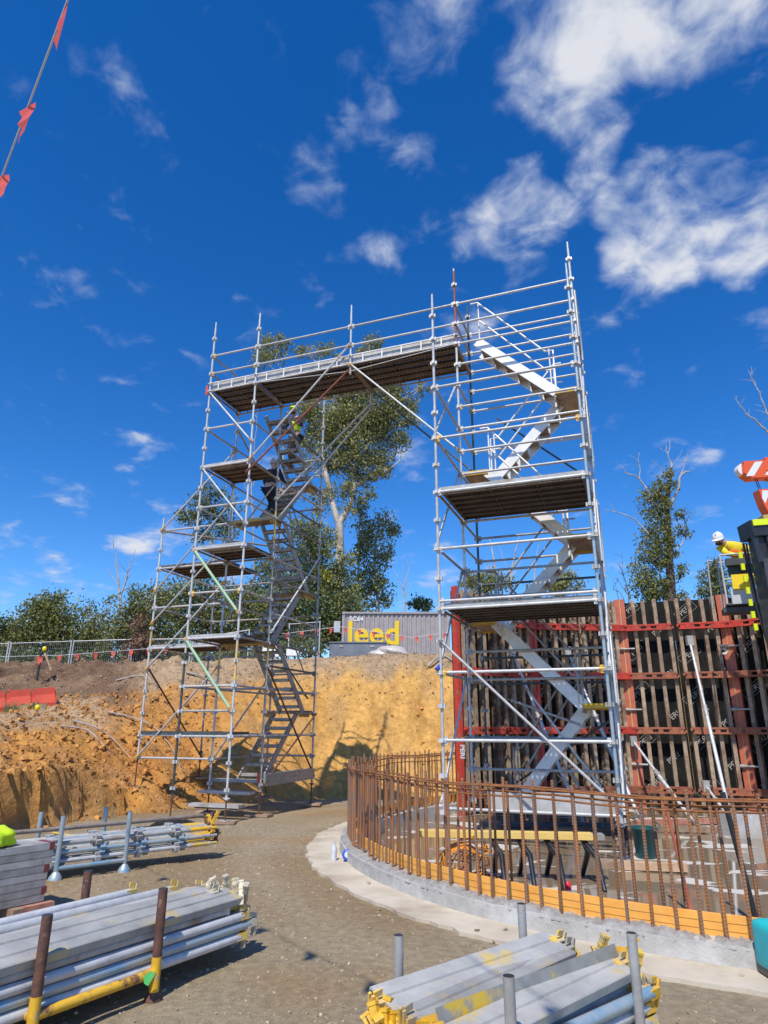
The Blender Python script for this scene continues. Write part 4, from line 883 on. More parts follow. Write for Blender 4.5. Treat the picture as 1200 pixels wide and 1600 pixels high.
# ------------------------------------------------------------------ trees
TREES = [('gum_tree', 'large bushy gum behind the fence at far left', 'tree', 'bushy gums beyond the fence', [(-17.04, 34.15, 6.99, 1.51, 1.07, 892), (-17.43, 33.58, 6.09, 1.41, 1.0, 781), (-15.91, 33.87, 6.29, 1.34, 1.07, 793), (-17.23, 33.74, 7.58, 0.87, 0.5, 241), (-17.6, 33.67, 7.24, 0.84, 0.67, 310), (-16.79, 34.0, 7.96, 0.33, 0.27, 49), (-18.95, 34.46, 6.2, 1.14, 0.67, 421), (-15.44, 34.4, 5.48, 1.34, 0.84, 620), (-18.18, 34.0, 5.43, 1.84, 0.84, 852), (-14.59, 33.83, 5.81, 0.84, 0.84, 387)], [([(-16.49, 34.0, 3.92), (-16.82, 34.0, 5.82), (-17.23, 34.0, 7.62)], 0.12, 0.03)], 'leafB', 'barkd', 0.19),
 ('gum_tree', 'gum cut by the left edge of the picture', 'tree', 'bushy gums beyond the fence', [(-19.46, 33.68, 6.26, 0.8, 0.74, 316), (-19.97, 33.6, 5.77, 1.0, 1.0, 540), (-18.89, 33.5, 5.44, 1.0, 0.67, 360)], [([(-19.53, 34.0, 3.91), (-19.9, 34.0, 6.3)], 0.12, 0.03)], 'leafC', 'barkd', 0.19),
 ('casuarina_tree', 'wispy blue-green casuarina between the bushy gum and the bare white tree', 'tree', None, [(-15.92, 36.13, 7.3, 0.43, 0.64, 71), (-15.34, 36.13, 6.85, 0.64, 0.71, 118), (-16.15, 36.09, 7.82, 0.21, 0.5, 30), (-15.1, 36.14, 7.65, 0.35, 0.5, 30), (-14.59, 35.74, 6.55, 0.64, 0.71, 118), (-15.45, 35.82, 6.05, 0.92, 0.78, 314)], [([(-15.25, 36.0, 4.06), (-15.64, 36.0, 6.41), (-16.16, 36.0, 8.16)], 0.07, 0.01), ([(-15.48, 36.0, 5.73), (-15.37, 36.0, 7.45), (-15.36, 36.0, 8.16)], 0.04, 0.01)], 'leafC', 'deadw', 0.161),
 ('dead_tree', 'bare white forked dead tree standing above the fence at left', 'dead tree', 'dead standing trees', [(-16.51, 39.84, 9.05, 0.32, 0.32, 30)], [([(-15.45, 40.0, 5.07), (-16.06, 40.0, 8.69), (-16.29, 40.0, 9.87), (-16.76, 40.0, 11.7)], 0.12, 0.015), ([(-16.11, 40.0, 9.08), (-15.84, 40.0, 10.68), (-15.54, 40.0, 12.19)], 0.06, 0.01), ([(-16.2, 40.0, 9.48), (-15.42, 40.0, 9.88), (-14.89, 40.0, 10.08)], 0.04, 0.01), ([(-16.29, 40.0, 9.87), (-16.94, 40.0, 10.68), (-17.27, 40.0, 11.08)], 0.035, 0.008), ([(-16.53, 40.0, 10.88), (-16.72, 40.0, 12.03)], 0.03, 0.008), ([(-15.91, 40.0, 10.0), (-15.67, 40.0, 11.29)], 0.025, 0.008), ([(-16.76, 40.0, 11.7), (-17.02, 40.0, 12.52)], 0.015, 0.005)], 'leafC', 'deadw', 0.224),
 ('gum_tree', 'leafy green gum right behind the fence left of the farther scaffold tower', 'tree', 'bushy gums beyond the fence', [(-11.97, 32.0, 6.97, 0.69, 0.88, 369), (-12.36, 31.85, 6.33, 0.76, 0.82, 374), (-11.52, 32.41, 6.41, 0.82, 0.95, 468), (-12.68, 32.26, 5.62, 0.88, 0.76, 403), (-11.08, 32.11, 5.6, 1.07, 0.82, 530), (-12.14, 32.22, 7.8, 0.44, 0.44, 117), (-10.8, 31.62, 7.37, 0.76, 1.07, 489), (-11.56, 32.32, 5.17, 1.07, 0.57, 367)], [([(-11.03, 32.0, 4.39), (-11.34, 32.0, 6.04), (-11.67, 32.0, 7.91)], 0.08, 0.02), ([(-10.98, 32.0, 4.53), (-11.36, 32.0, 6.81)], 0.05, 0.02)], 'leafB', 'barkw', 0.179),
 ('dying_shrub', 'shrub with dead brown leaves behind the fence', 'shrub', 'shrubs behind the fence', [(-11.45, 30.97, 6.2, 0.27, 0.49, 79), (-11.17, 30.84, 5.44, 0.4, 0.43, 100), (-11.52, 30.85, 5.35, 0.31, 0.31, 55), (-11.69, 31.05, 4.94, 0.55, 0.24, 79)], [([(-11.17, 31.0, 4.44), (-11.42, 31.0, 6.05), (-11.63, 31.0, 6.8)], 0.04, 0.01)], 'leafBr', 'barkd', 0.174),
 ('gum_tree', 'tall thin gum whose crown shows left of the farther tower top', 'tree', None, [(-13.47, 45.7, 16.99, 1.0, 1.0, 232), (-14.05, 46.09, 16.03, 0.91, 0.82, 151), (-12.49, 46.22, 16.67, 1.09, 1.0, 190), (-12.65, 45.5, 17.91, 1.0, 0.72, 147), (-11.67, 46.2, 15.19, 1.0, 0.91, 184), (-12.99, 46.0, 14.89, 0.91, 0.72, 115), (-14.56, 45.78, 16.42, 0.54, 0.45, 36), (-11.15, 46.36, 17.22, 0.72, 0.82, 86)], [([(-11.33, 46.0, 6.88), (-11.91, 46.0, 11.81), (-12.55, 46.0, 15.13), (-13.01, 46.0, 17.84)], 0.14, 0.04), ([(-11.91, 46.0, 11.81), (-11.58, 46.0, 14.65), (-11.45, 46.0, 16.6)], 0.07, 0.02), ([(-12.47, 46.0, 14.17), (-13.54, 46.0, 15.86), (-14.07, 46.0, 16.59)], 0.06, 0.015)], 'leafC', 'barkw', 0.258),
 ('gum_tree', 'dense dark gum filling the view behind the lower half of the farther tower', 'tree', 'bushy gums beyond the fence', [(-12.29, 38.22, 8.38, 1.12, 1.27, 612), (-11.52, 38.0, 6.87, 1.5, 1.12, 720), (-10.6, 38.75, 7.91, 1.5, 1.42, 912), (-11.11, 37.73, 9.23, 0.9, 0.9, 345), (-9.3, 38.67, 6.97, 1.68, 1.2, 864), (-8.28, 37.85, 8.14, 1.5, 1.27, 816), (-9.57, 38.29, 9.15, 0.97, 0.75, 312), (-10.25, 38.3, 10.5, 0.75, 0.6, 134), (-7.37, 38.3, 6.92, 1.5, 1.12, 720), (-6.75, 38.64, 8.09, 1.27, 1.27, 693)], [([(-10.11, 38.0, 4.55), (-10.39, 38.0, 7.79), (-10.81, 38.0, 10.04)], 0.16, 0.05), ([(-8.17, 38.0, 4.56), (-8.18, 38.0, 7.79), (-8.06, 38.0, 9.29)], 0.13, 0.04)], 'leafB', 'barkd', 0.213),
 ('gum_tree', 'dark gum with red-brown trunk behind the stairs of the farther tower', 'tree', None, [(-5.78, 39.57, 8.63, 1.42, 1.58, 892), (-5.16, 40.24, 10.35, 1.18, 1.34, 632), (-4.43, 39.72, 8.27, 1.42, 1.58, 892), (-6.06, 39.37, 7.07, 1.58, 1.18, 744), (-3.82, 39.73, 7.12, 1.34, 1.1, 590), (-5.22, 39.65, 11.63, 0.71, 0.87, 245), (-5.61, 40.24, 7.19, 1.18, 0.98, 465), (-3.09, 40.0, 8.13, 1.1, 1.58, 694), (-2.49, 40.0, 6.97, 1.18, 0.98, 465), (-3.97, 40.26, 10.36, 0.87, 1.18, 409), (-2.12, 39.92, 8.12, 0.79, 1.58, 496), (-4.88, 39.68, 13.08, 0.63, 0.79, 198), (-6.66, 39.74, 10.24, 0.87, 1.02, 354), (-6.3, 40.0, 11.72, 0.55, 0.71, 109), (-7.4, 40.35, 10.98, 0.71, 0.79, 156), (-7.87, 40.19, 9.33, 0.95, 0.95, 357), (-4.19, 39.93, 12.12, 0.71, 1.18, 334), (-2.78, 40.32, 10.57, 0.63, 1.58, 317)], [([(-4.37, 40.0, 4.9), (-4.51, 40.0, 8.51), (-4.85, 40.0, 11.31)], 0.15, 0.05), ([(-5.66, 40.0, 4.9), (-5.74, 40.0, 8.12), (-5.69, 40.0, 10.5)], 0.12, 0.04)], 'leafC', 'barkd', 0.224),
 ('gum_shrub', 'yellow-green young gum beside the tall pale gum trunk', 'tree', 'shrubs behind the fence', [(-4.86, 40.28, 12.83, 0.56, 1.12, 196), (-4.03, 40.43, 11.83, 0.72, 1.6, 360), (-3.56, 40.21, 10.35, 0.72, 1.2, 270), (-4.42, 40.38, 13.92, 0.4, 0.64, 80), (-2.77, 40.5, 9.6, 0.56, 0.96, 100), (-2.21, 40.3, 11.8, 0.4, 0.72, 45), (-3.13, 40.5, 8.21, 1.2, 1.2, 450), (-5.32, 40.36, 13.91, 0.48, 0.64, 96), (-3.46, 40.5, 13.11, 0.56, 0.96, 117), (-2.07, 40.76, 9.45, 0.64, 1.2, 192), (-1.56, 40.69, 7.65, 0.96, 0.96, 288), (-3.85, 40.14, 6.99, 1.2, 0.88, 330)], [([(-3.82, 40.5, 4.94), (-4.0, 40.5, 10.61), (-4.42, 40.5, 13.53)], 0.06, 0.02)], 'leafY', 'barkd', 0.227),
 ('eucalyptus_tree', 'tallest eucalyptus with forked pale trunk, seen under the bridge deck', 'tree', None, [(-2.25, 43.36, 23.59, 1.78, 1.1, 677), (-3.64, 42.36, 22.34, 1.27, 1.19, 520), (-0.01, 42.57, 23.2, 1.44, 0.93, 463), (1.11, 43.33, 24.37, 1.1, 0.85, 322), (1.65, 43.23, 22.52, 0.76, 0.76, 200), (1.48, 42.86, 20.85, 0.68, 0.51, 119), (-0.1, 43.76, 21.55, 1.52, 1.1, 580), (-1.91, 43.0, 20.65, 1.86, 1.27, 818), (-3.73, 42.78, 21.29, 1.1, 1.1, 419), (-2.67, 43.15, 19.39, 1.52, 0.85, 446), (-0.6, 43.54, 19.56, 1.35, 0.76, 357), (-1.63, 43.43, 18.29, 1.44, 0.68, 337), (-2.61, 42.91, 17.24, 0.93, 0.59, 190), (2.54, 42.75, 24.99, 0.85, 0.38, 78), (-3.8, 43.54, 25.26, 1.35, 0.93, 436), (-1.16, 42.05, 24.96, 1.91, 0.93, 613), (0.45, 43.0, 26.02, 1.27, 0.76, 334), (-4.85, 42.9, 23.36, 1.02, 0.93, 229), (-8.54, 43.42, 28.52, 1.06, 0.93, 341), (-8.96, 42.66, 27.29, 0.85, 0.59, 173), (-7.66, 42.88, 28.89, 0.59, 0.42, 86), (-5.82, 42.92, 28.05, 0.85, 0.47, 109), (-4.32, 43.11, 28.22, 1.1, 0.51, 193), (-1.08, 43.0, 28.87, 0.76, 0.64, 167), (-1.46, 43.21, 28.02, 1.06, 0.59, 217), (1.84, 43.12, 23.48, 0.59, 0.51, 104), (0.26, 43.25, 22.53, 1.27, 0.85, 223), (-0.01, 43.0, 18.71, 0.68, 0.59, 138), (-4.54, 43.0, 20.4, 0.93, 1.1, 248), (-5.06, 43.15, 21.96, 0.76, 0.85, 156), (-3.22, 43.36, 21.05, 1.19, 0.93, 381), (-1.17, 43.51, 22.39, 1.27, 0.93, 409), (-2.8, 42.88, 24.38, 1.19, 0.76, 312), (-5.61, 42.92, 24.91, 0.85, 0.68, 138), (-0.02, 43.33, 25.15, 1.1, 0.68, 257), (-5.27, 42.53, 23.17, 0.93, 1.02, 261), (-5.72, 43.23, 20.99, 0.76, 0.93, 171), (-5.36, 42.8, 18.85, 0.68, 0.76, 107), (-1.85, 43.0, 22.65, 2.12, 1.27, 930), (0.92, 43.47, 23.66, 0.93, 0.76, 245), (-3.63, 43.3, 19.31, 1.02, 0.76, 267), (-1.33, 43.17, 16.87, 0.85, 0.51, 89), (-3.77, 43.15, 16.85, 0.76, 0.68, 124), (-4.43, 43.24, 16.18, 0.59, 0.76, 93), (-2.41, 42.88, 15.6, 0.59, 0.68, 69), (-5.11, 43.12, 17.07, 0.59, 0.68, 69)], [([(-2.79, 43.0, 5.15), (-2.85, 43.0, 7.78), (-2.84, 43.0, 11.17), (-2.97, 43.0, 12.92), (-3.05, 43.0, 14.95)], 0.36, 0.28), ([(-3.05, 43.0, 14.72), (-3.72, 43.0, 17.04), (-4.22, 43.0, 18.94), (-4.37, 43.0, 20.89), (-4.07, 43.0, 22.9)], 0.24, 0.08), ([(-2.97, 43.0, 14.95), (-2.38, 43.0, 16.1), (-2.14, 43.0, 17.51), (-2.35, 43.0, 19.43), (-2.02, 43.0, 21.89), (-1.88, 43.0, 24.45)], 0.22, 0.06), ([(-2.13, 43.0, 17.27), (-1.12, 43.0, 18.23), (-0.01, 43.0, 18.56), (0.98, 43.0, 19.34), (1.26, 43.0, 20.17)], 0.1, 0.02), ([(-2.24, 43.0, 18.46), (-1.54, 43.0, 19.92), (-1.01, 43.0, 20.9), (-0.47, 43.0, 22.15)], 0.09, 0.03), ([(-2.36, 43.0, 20.4), (-2.76, 43.0, 21.89), (-2.22, 43.0, 22.9), (-1.31, 43.0, 23.42)], 0.09, 0.03), ([(-2.02, 43.0, 21.89), (-0.47, 43.0, 22.91), (0.54, 43.0, 23.42), (1.85, 43.0, 24.71), (2.79, 43.0, 25.29)], 0.1, 0.02), ([(-4.22, 43.0, 18.94), (-3.84, 43.0, 19.81), (-3.14, 43.0, 18.7), (-2.58, 43.0, 17.65), (-1.95, 43.0, 17.27)], 0.06, 0.02), ([(-1.88, 43.0, 24.45), (-1.35, 43.0, 27.08), (-1.08, 43.0, 28.71)], 0.08, 0.02), ([(-4.07, 43.0, 22.9), (-4.7, 43.0, 25.48), (-4.78, 43.0, 27.83)], 0.09, 0.02), ([(-4.37, 43.0, 20.89), (-6.02, 43.0, 23.41), (-8.09, 43.0, 27.61)], 0.08, 0.02), ([(-1.94, 43.0, 22.4), (-2.19, 43.0, 23.41), (-2.06, 43.0, 24.34), (-1.59, 43.0, 23.93)], 0.06, 0.03)], 'leafA', 'barkw', 0.241),
 ('eucalyptus_tree', 'slimmer eucalyptus with hanging foliage right of the tallest one', 'tree', None, [(-0.33, 47.09, 16.22, 0.93, 0.83, 151), (0.57, 47.17, 15.4, 0.56, 1.02, 110), (-0.96, 47.56, 15.36, 1.11, 1.02, 221), (-0.6, 46.8, 13.83, 1.02, 1.11, 221), (0.19, 46.81, 13.54, 0.65, 0.93, 117), (-0.45, 46.84, 11.46, 0.79, 1.57, 242), (-1.15, 47.0, 11.82, 0.74, 1.39, 201), (-1.73, 47.06, 17.47, 0.65, 1.02, 129), (-1.6, 46.74, 15.37, 0.65, 1.57, 199), (-1.84, 46.63, 12.21, 0.93, 2.31, 420), (0.01, 47.3, 10.47, 0.74, 0.83, 120), (-1.37, 47.1, 9.97, 1.02, 0.65, 129)], [([(-0.34, 47.0, 7.46), (-0.45, 47.0, 10.42), (-0.74, 47.0, 13.01), (-0.47, 47.0, 15.45), (-0.29, 47.0, 16.95)], 0.16, 0.03), ([(-0.74, 47.0, 13.01), (0.0, 47.0, 14.47), (0.57, 47.0, 15.2)], 0.06, 0.02), ([(-1.74, 47.0, 7.46), (-1.85, 47.0, 12.06), (-1.78, 47.0, 17.45)], 0.13, 0.03)], 'leafA', 'barkw', 0.263),
 ('dead_sapling', 'thin pale leafless sapling above the shipping container', 'dead tree', 'dead standing trees', [], [([(1.27, 41.0, 6.33), (1.3, 41.0, 9.5), (1.22, 41.0, 10.12)], 0.06, 0.035), ([(1.22, 41.0, 9.91), (0.82, 41.0, 10.73), (0.5, 41.0, 11.56)], 0.03, 0.006), ([(1.26, 41.0, 10.12), (1.64, 41.0, 11.36), (1.77, 41.0, 12.07)], 0.03, 0.006), ([(1.22, 41.0, 10.53), (1.15, 41.0, 11.98)], 0.02, 0.005), ([(1.64, 41.0, 11.36), (1.4, 41.0, 11.9)], 0.012, 0.004), ([(1.29, 41.0, 9.3), (1.83, 41.0, 10.53)], 0.02, 0.005)], 'leafC', 'deadw', 0.23),
 ('gum_tree', 'small round gum showing above the container roof', 'tree', None, [(3.09, 52.41, 11.18, 0.82, 0.46, 115), (2.67, 52.31, 10.85, 0.61, 0.41, 76), (3.46, 51.9, 10.73, 0.51, 0.41, 64)], [([(3.02, 52.0, 8.58), (3.06, 52.0, 10.85)], 0.1, 0.03)], 'leafB', 'barkd', 0.291),
 ('gum_tree', 'gum with bare white twigs, seen between the nearer tower posts on the left', 'tree', None, [(5.79, 41.27, 10.59, 0.89, 0.61, 204), (6.65, 40.84, 10.3, 0.81, 0.57, 173), (7.47, 40.94, 10.24, 0.65, 0.57, 138), (6.3, 41.29, 9.98, 0.97, 0.57, 208), (5.28, 41.2, 10.17, 0.4, 0.4, 62)], [([(6.9, 41.0, 6.73), (7.02, 41.0, 9.92), (6.98, 41.0, 12.42), (6.82, 41.0, 13.27)], 0.1, 0.02), ([(7.88, 41.0, 6.74), (8.01, 41.0, 10.34), (8.46, 41.0, 12.42), (8.77, 41.0, 13.36)], 0.08, 0.015), ([(7.05, 41.0, 10.54), (6.53, 41.0, 11.58), (6.23, 41.0, 12.08)], 0.04, 0.01), ([(8.04, 41.0, 10.75), (7.62, 41.0, 12.0), (7.42, 41.0, 12.85)], 0.03, 0.008), ([(8.12, 41.0, 10.75), (8.92, 41.0, 11.92)], 0.03, 0.008)], 'leafA', 'barkw', 0.23),
 ('gum_tree', 'gum seen through the nearer tower posts on its right side', 'tree', None, [(11.37, 41.08, 10.57, 0.81, 0.57, 173), (10.43, 40.68, 10.19, 0.81, 0.52, 161), (11.91, 40.94, 10.25, 0.57, 0.57, 121), (9.84, 40.77, 10.09, 0.57, 0.4, 86), (10.99, 41.1, 9.87, 1.05, 0.48, 193)], [([(10.56, 41.0, 6.74), (10.84, 41.0, 10.34), (10.81, 41.0, 12.0)], 0.09, 0.02), ([(9.38, 41.0, 6.74), (9.58, 41.0, 10.75), (9.97, 41.0, 12.85)], 0.06, 0.012), ([(9.58, 41.0, 10.75), (9.26, 41.0, 12.09)], 0.03, 0.008)], 'leafA', 'barkw', 0.23),
 ('eucalyptus_tree', 'narrow eucalyptus with dead white top limbs above the formwork', 'tree', None, [(18.91, 40.84, 17.8, 0.32, 0.4, 44), (18.5, 40.83, 16.89, 0.57, 0.57, 121), (17.98, 40.85, 16.4, 0.48, 0.48, 89), (17.51, 41.17, 16.07, 0.57, 0.57, 121), (17.6, 41.06, 15.05, 0.65, 0.73, 178), (18.22, 40.76, 15.61, 0.48, 0.89, 163), (18.25, 40.79, 13.88, 0.52, 0.97, 193), (19.43, 41.04, 15.05, 0.44, 0.44, 60), (19.42, 41.04, 13.74, 0.44, 0.48, 65), (17.45, 41.29, 13.46, 0.73, 0.81, 223), (16.89, 41.07, 11.95, 0.73, 0.89, 245), (17.73, 41.0, 12.36, 0.73, 1.05, 290), (16.21, 40.81, 10.52, 0.65, 0.97, 238), (17.15, 41.24, 10.2, 0.81, 0.97, 297), (16.5, 41.0, 9.62, 0.89, 0.65, 218), (17.82, 41.16, 10.06, 0.52, 0.81, 161), (18.92, 41.15, 11.01, 0.36, 0.73, 70), (18.69, 41.24, 9.59, 0.48, 0.4, 52), (18.5, 41.03, 12.45, 0.32, 0.57, 48)], [([(17.8, 41.0, 6.76), (18.0, 41.0, 9.13), (18.29, 41.0, 12.87), (18.55, 41.0, 15.48), (19.03, 41.0, 17.5)], 0.34, 0.12), ([(18.72, 41.0, 15.48), (19.34, 41.0, 16.37), (19.65, 41.0, 17.36), (20.05, 41.0, 17.82), (20.4, 41.0, 17.87)], 0.1, 0.05), ([(19.76, 41.0, 17.54), (20.13, 41.0, 18.42), (20.46, 41.0, 19.21)], 0.05, 0.012), ([(19.01, 41.0, 17.36), (19.26, 41.0, 18.28), (19.07, 41.0, 19.11), (19.03, 41.0, 19.81)], 0.07, 0.02), ([(19.07, 41.0, 19.11), (19.36, 41.0, 20.05), (19.43, 41.0, 20.24)], 0.03, 0.01), ([(19.26, 41.0, 18.28), (19.77, 41.0, 18.88), (20.11, 41.0, 19.49)], 0.025, 0.008), ([(20.15, 41.0, 18.56), (20.09, 41.0, 19.02)], 0.02, 0.006), ([(18.97, 41.0, 19.34), (18.57, 41.0, 19.58), (18.47, 41.0, 19.81)], 0.02, 0.006), ([(17.63, 41.0, 15.47), (17.36, 41.0, 16.72), (16.92, 41.0, 17.36), (16.45, 41.0, 17.67), (16.03, 41.0, 17.76)], 0.07, 0.03), ([(16.92, 41.0, 17.36), (17.08, 41.0, 17.95), (17.0, 41.0, 18.73), (17.15, 41.0, 19.25)], 0.04, 0.01), ([(17.13, 41.0, 18.41), (16.84, 41.0, 18.83), (16.34, 41.0, 19.01)], 0.022, 0.006), ([(16.12, 41.0, 17.77), (15.76, 41.0, 18.36), (15.44, 41.0, 18.64)], 0.02, 0.006), ([(17.13, 41.0, 13.51), (16.49, 41.0, 14.37), (15.87, 41.0, 14.76), (15.14, 41.0, 15.03), (14.41, 41.0, 15.2)], 0.06, 0.015), ([(15.06, 41.0, 15.03), (14.94, 41.0, 15.47), (14.71, 41.0, 15.69)], 0.02, 0.006), ([(18.62, 41.0, 12.23), (19.21, 41.0, 12.95), (19.42, 41.0, 13.3), (19.86, 41.0, 13.47)], 0.06, 0.02), ([(19.41, 41.0, 13.21), (19.67, 41.0, 13.9)], 0.025, 0.008), ([(18.79, 41.0, 17.95), (18.09, 41.0, 18.55), (17.99, 41.0, 18.74)], 0.02, 0.006)], 'leafB', 'barkx', 0.23),
 ('gum_tree', 'rounded green gum behind the lift basket', 'tree', None, [(20.48, 40.0, 11.16, 0.47, 0.43, 99), (20.21, 40.07, 10.45, 0.71, 0.63, 216), (19.82, 39.72, 9.53, 0.71, 0.71, 243), (20.75, 40.0, 10.35, 0.47, 0.63, 144), (20.6, 39.72, 9.5, 0.55, 0.55, 147)], [([(19.79, 40.0, 6.64), (20.22, 40.0, 9.75), (20.52, 40.0, 11.16)], 0.12, 0.03)], 'leafC', 'barkd', 0.224),
 ('dead_tree', 'leafless pale tree leaning in from the right edge', 'dead tree', 'dead standing trees', [], [([(25.18, 38.0, 6.4), (25.51, 38.0, 13.26), (25.14, 38.0, 17.42), (24.44, 38.0, 19.51)], 0.28, 0.1), ([(24.82, 38.0, 18.28), (24.09, 38.0, 19.6), (23.48, 38.0, 20.26), (23.02, 38.0, 20.67), (22.66, 38.0, 21.48), (22.57, 38.0, 21.94)], 0.07, 0.012), ([(24.7, 38.0, 18.72), (24.53, 38.0, 20.27), (24.25, 38.0, 21.4), (24.03, 38.0, 22.54), (23.68, 38.0, 23.85)], 0.07, 0.012), ([(24.08, 38.0, 22.31), (23.91, 38.0, 23.24), (23.97, 38.0, 24.09)], 0.03, 0.008), ([(25.51, 38.0, 13.26), (23.95, 38.0, 15.72), (23.24, 38.0, 16.14)], 0.06, 0.02)], 'leafC', 'deadw', 0.213),
 ('dead_sapling', 'dark leafless thicket of twigs just right of the nearer tower', 'dead tree', 'dead standing trees', [], [([(13.28, 36.0, 5.79), (13.49, 36.0, 8.57), (13.36, 36.0, 9.65), (13.13, 36.0, 10.45)], 0.04, 0.006), ([(13.49, 36.0, 8.57), (13.13, 36.0, 9.22), (12.95, 36.0, 9.47)], 0.02, 0.005), ([(13.6, 36.0, 8.93), (13.84, 36.0, 9.83), (13.83, 36.0, 10.68)], 0.02, 0.005), ([(13.43, 36.0, 9.29), (13.29, 36.0, 10.01), (13.41, 36.0, 11.05)], 0.015, 0.004), ([(13.79, 36.0, 5.79), (13.22, 36.0, 8.39), (12.57, 36.0, 8.93)], 0.03, 0.006), ([(12.76, 36.0, 5.79), (12.96, 36.0, 8.22), (12.74, 36.0, 9.47)], 0.03, 0.006)], 'leafC', 'barkd', 0.202),
 ('dead_sapling', 'pale bare sapling behind the top stairs of the farther tower', 'dead tree', 'dead standing trees', [], [([(-8.48, 44.0, 6.66), (-9.01, 44.0, 13.63), (-9.37, 44.0, 17.86), (-9.36, 44.0, 21.33), (-9.37, 44.0, 23.9)], 0.07, 0.012), ([(-9.16, 44.0, 15.95), (-9.82, 44.0, 17.86), (-10.29, 44.0, 19.33)], 0.03, 0.008), ([(-9.32, 44.0, 17.86), (-8.85, 44.0, 19.83), (-8.61, 44.0, 21.33)], 0.03, 0.008), ([(-6.8, 44.0, 6.66), (-7.39, 44.0, 13.18), (-7.85, 44.0, 15.95)], 0.07, 0.02), ([(-7.39, 44.0, 13.18), (-6.87, 44.0, 15.02), (-6.66, 44.0, 16.43)], 0.04, 0.01), ([(-9.66, 44.0, 6.66), (-10.51, 44.0, 13.63), (-10.73, 44.0, 17.86), (-11.08, 44.0, 20.82)], 0.05, 0.01)], 'leafC', 'deadw', 0.246),
 ('dead_tree', 'dark charred trunk behind the middle stairs of the farther tower', 'dead tree', None, [], [([(-5.66, 43.0, 6.55), (-6.0, 43.0, 12.47), (-6.38, 43.0, 15.17), (-6.8, 43.0, 16.56)], 0.14, 0.03), ([(-6.15, 43.0, 13.81), (-5.51, 43.0, 15.17), (-5.0, 43.0, 15.64)], 0.07, 0.012), ([(-6.33, 43.0, 14.94), (-7.2, 43.0, 15.86), (-7.59, 43.0, 16.56)], 0.05, 0.01)], 'leafC', 'barkd', 0.241),
 ('low_shrub', 'low dark scrub along the bottom of the fence at left', 'shrub', 'shrubs behind the fence', [(-17.44, 32.19, 4.75, 1.62, 0.39, 360), (-16.06, 33.81, 4.85, 1.62, 0.32, 300), (-13.48, 33.0, 4.77, 1.62, 0.39, 360), (-10.98, 33.0, 4.93, 1.3, 0.39, 288), (-8.63, 32.35, 5.02, 1.62, 0.45, 420), (-6.35, 33.32, 5.19, 1.62, 0.45, 420), (-4.14, 33.39, 5.46, 1.3, 0.52, 384), (-16.8, 32.81, 4.6, 1.95, 0.39, 432), (-14.39, 33.0, 4.59, 1.95, 0.39, 432), (-11.51, 32.81, 4.64, 1.95, 0.39, 432), (-8.96, 32.51, 4.8, 1.62, 0.39, 360), (-6.86, 32.84, 4.89, 1.62, 0.39, 360)], [], 'leafC', 'barkd', 0.185)]
def foliage_mesh(blobs, leaf, mat, seed):
    g = np.random.default_rng(seed); C = []
    for x, y, z, rx, rz, n in blobs:
        n = int(n*2.8); k = max(n//26, 4)
        u = g.normal(size=(k, 3)); u /= np.linalg.norm(u, axis=1)[:, None]; rr = g.random(k)**.42
        cc = u*rr[:, None]*np.array([rx, rx, rz])*1.02 + np.array([x, y, z])
        w = g.integers(0, k, n); sp = .17*min(rx, rz) + .10
        C.append(cc[w] + g.normal(size=(n, 3))*np.array([sp, sp, sp*.9]))
    C = np.concatenate(C); n = len(C)
    d = g.normal(size=(n, 3)); d[:, 2] = -np.abs(d[:, 2])*1.1 - .1; d /= np.linalg.norm(d, axis=1)[:, None]
    s = np.cross(d, g.normal(size=(n, 3))); s /= np.linalg.norm(s, axis=1)[:, None]
    l = leaf*.8*g.uniform(.6, 1.3, n)[:, None]; w = l*.30
    nrm = np.cross(d, s)
    v = np.stack([C - d*l*.5, C + s*w + nrm*l*.06, C + d*l*.55, C - s*w + nrm*l*.06], 1).reshape(-1, 3)
    return np_mesh('crown', v, np.arange(n*4).reshape(-1, 4), mat)
def spline(pts, rs_, jit=0):
    out = []; P = [Vector(p) for p in pts]; n = len(P)
    for i in range(n-1):
        p0, p1, p2, p3 = P[max(i-1,0)], P[i], P[i+1], P[min(i+2,n-1)]
        for s in range(3):
            t = s/3; out.append(.5*((2*p1)+(p2-p0)*t+(2*p0-5*p1+4*p2-p3)*t*t+(3*p1-p0-3*p2+p3)*t**3))
    out.append(P[-1]); return out
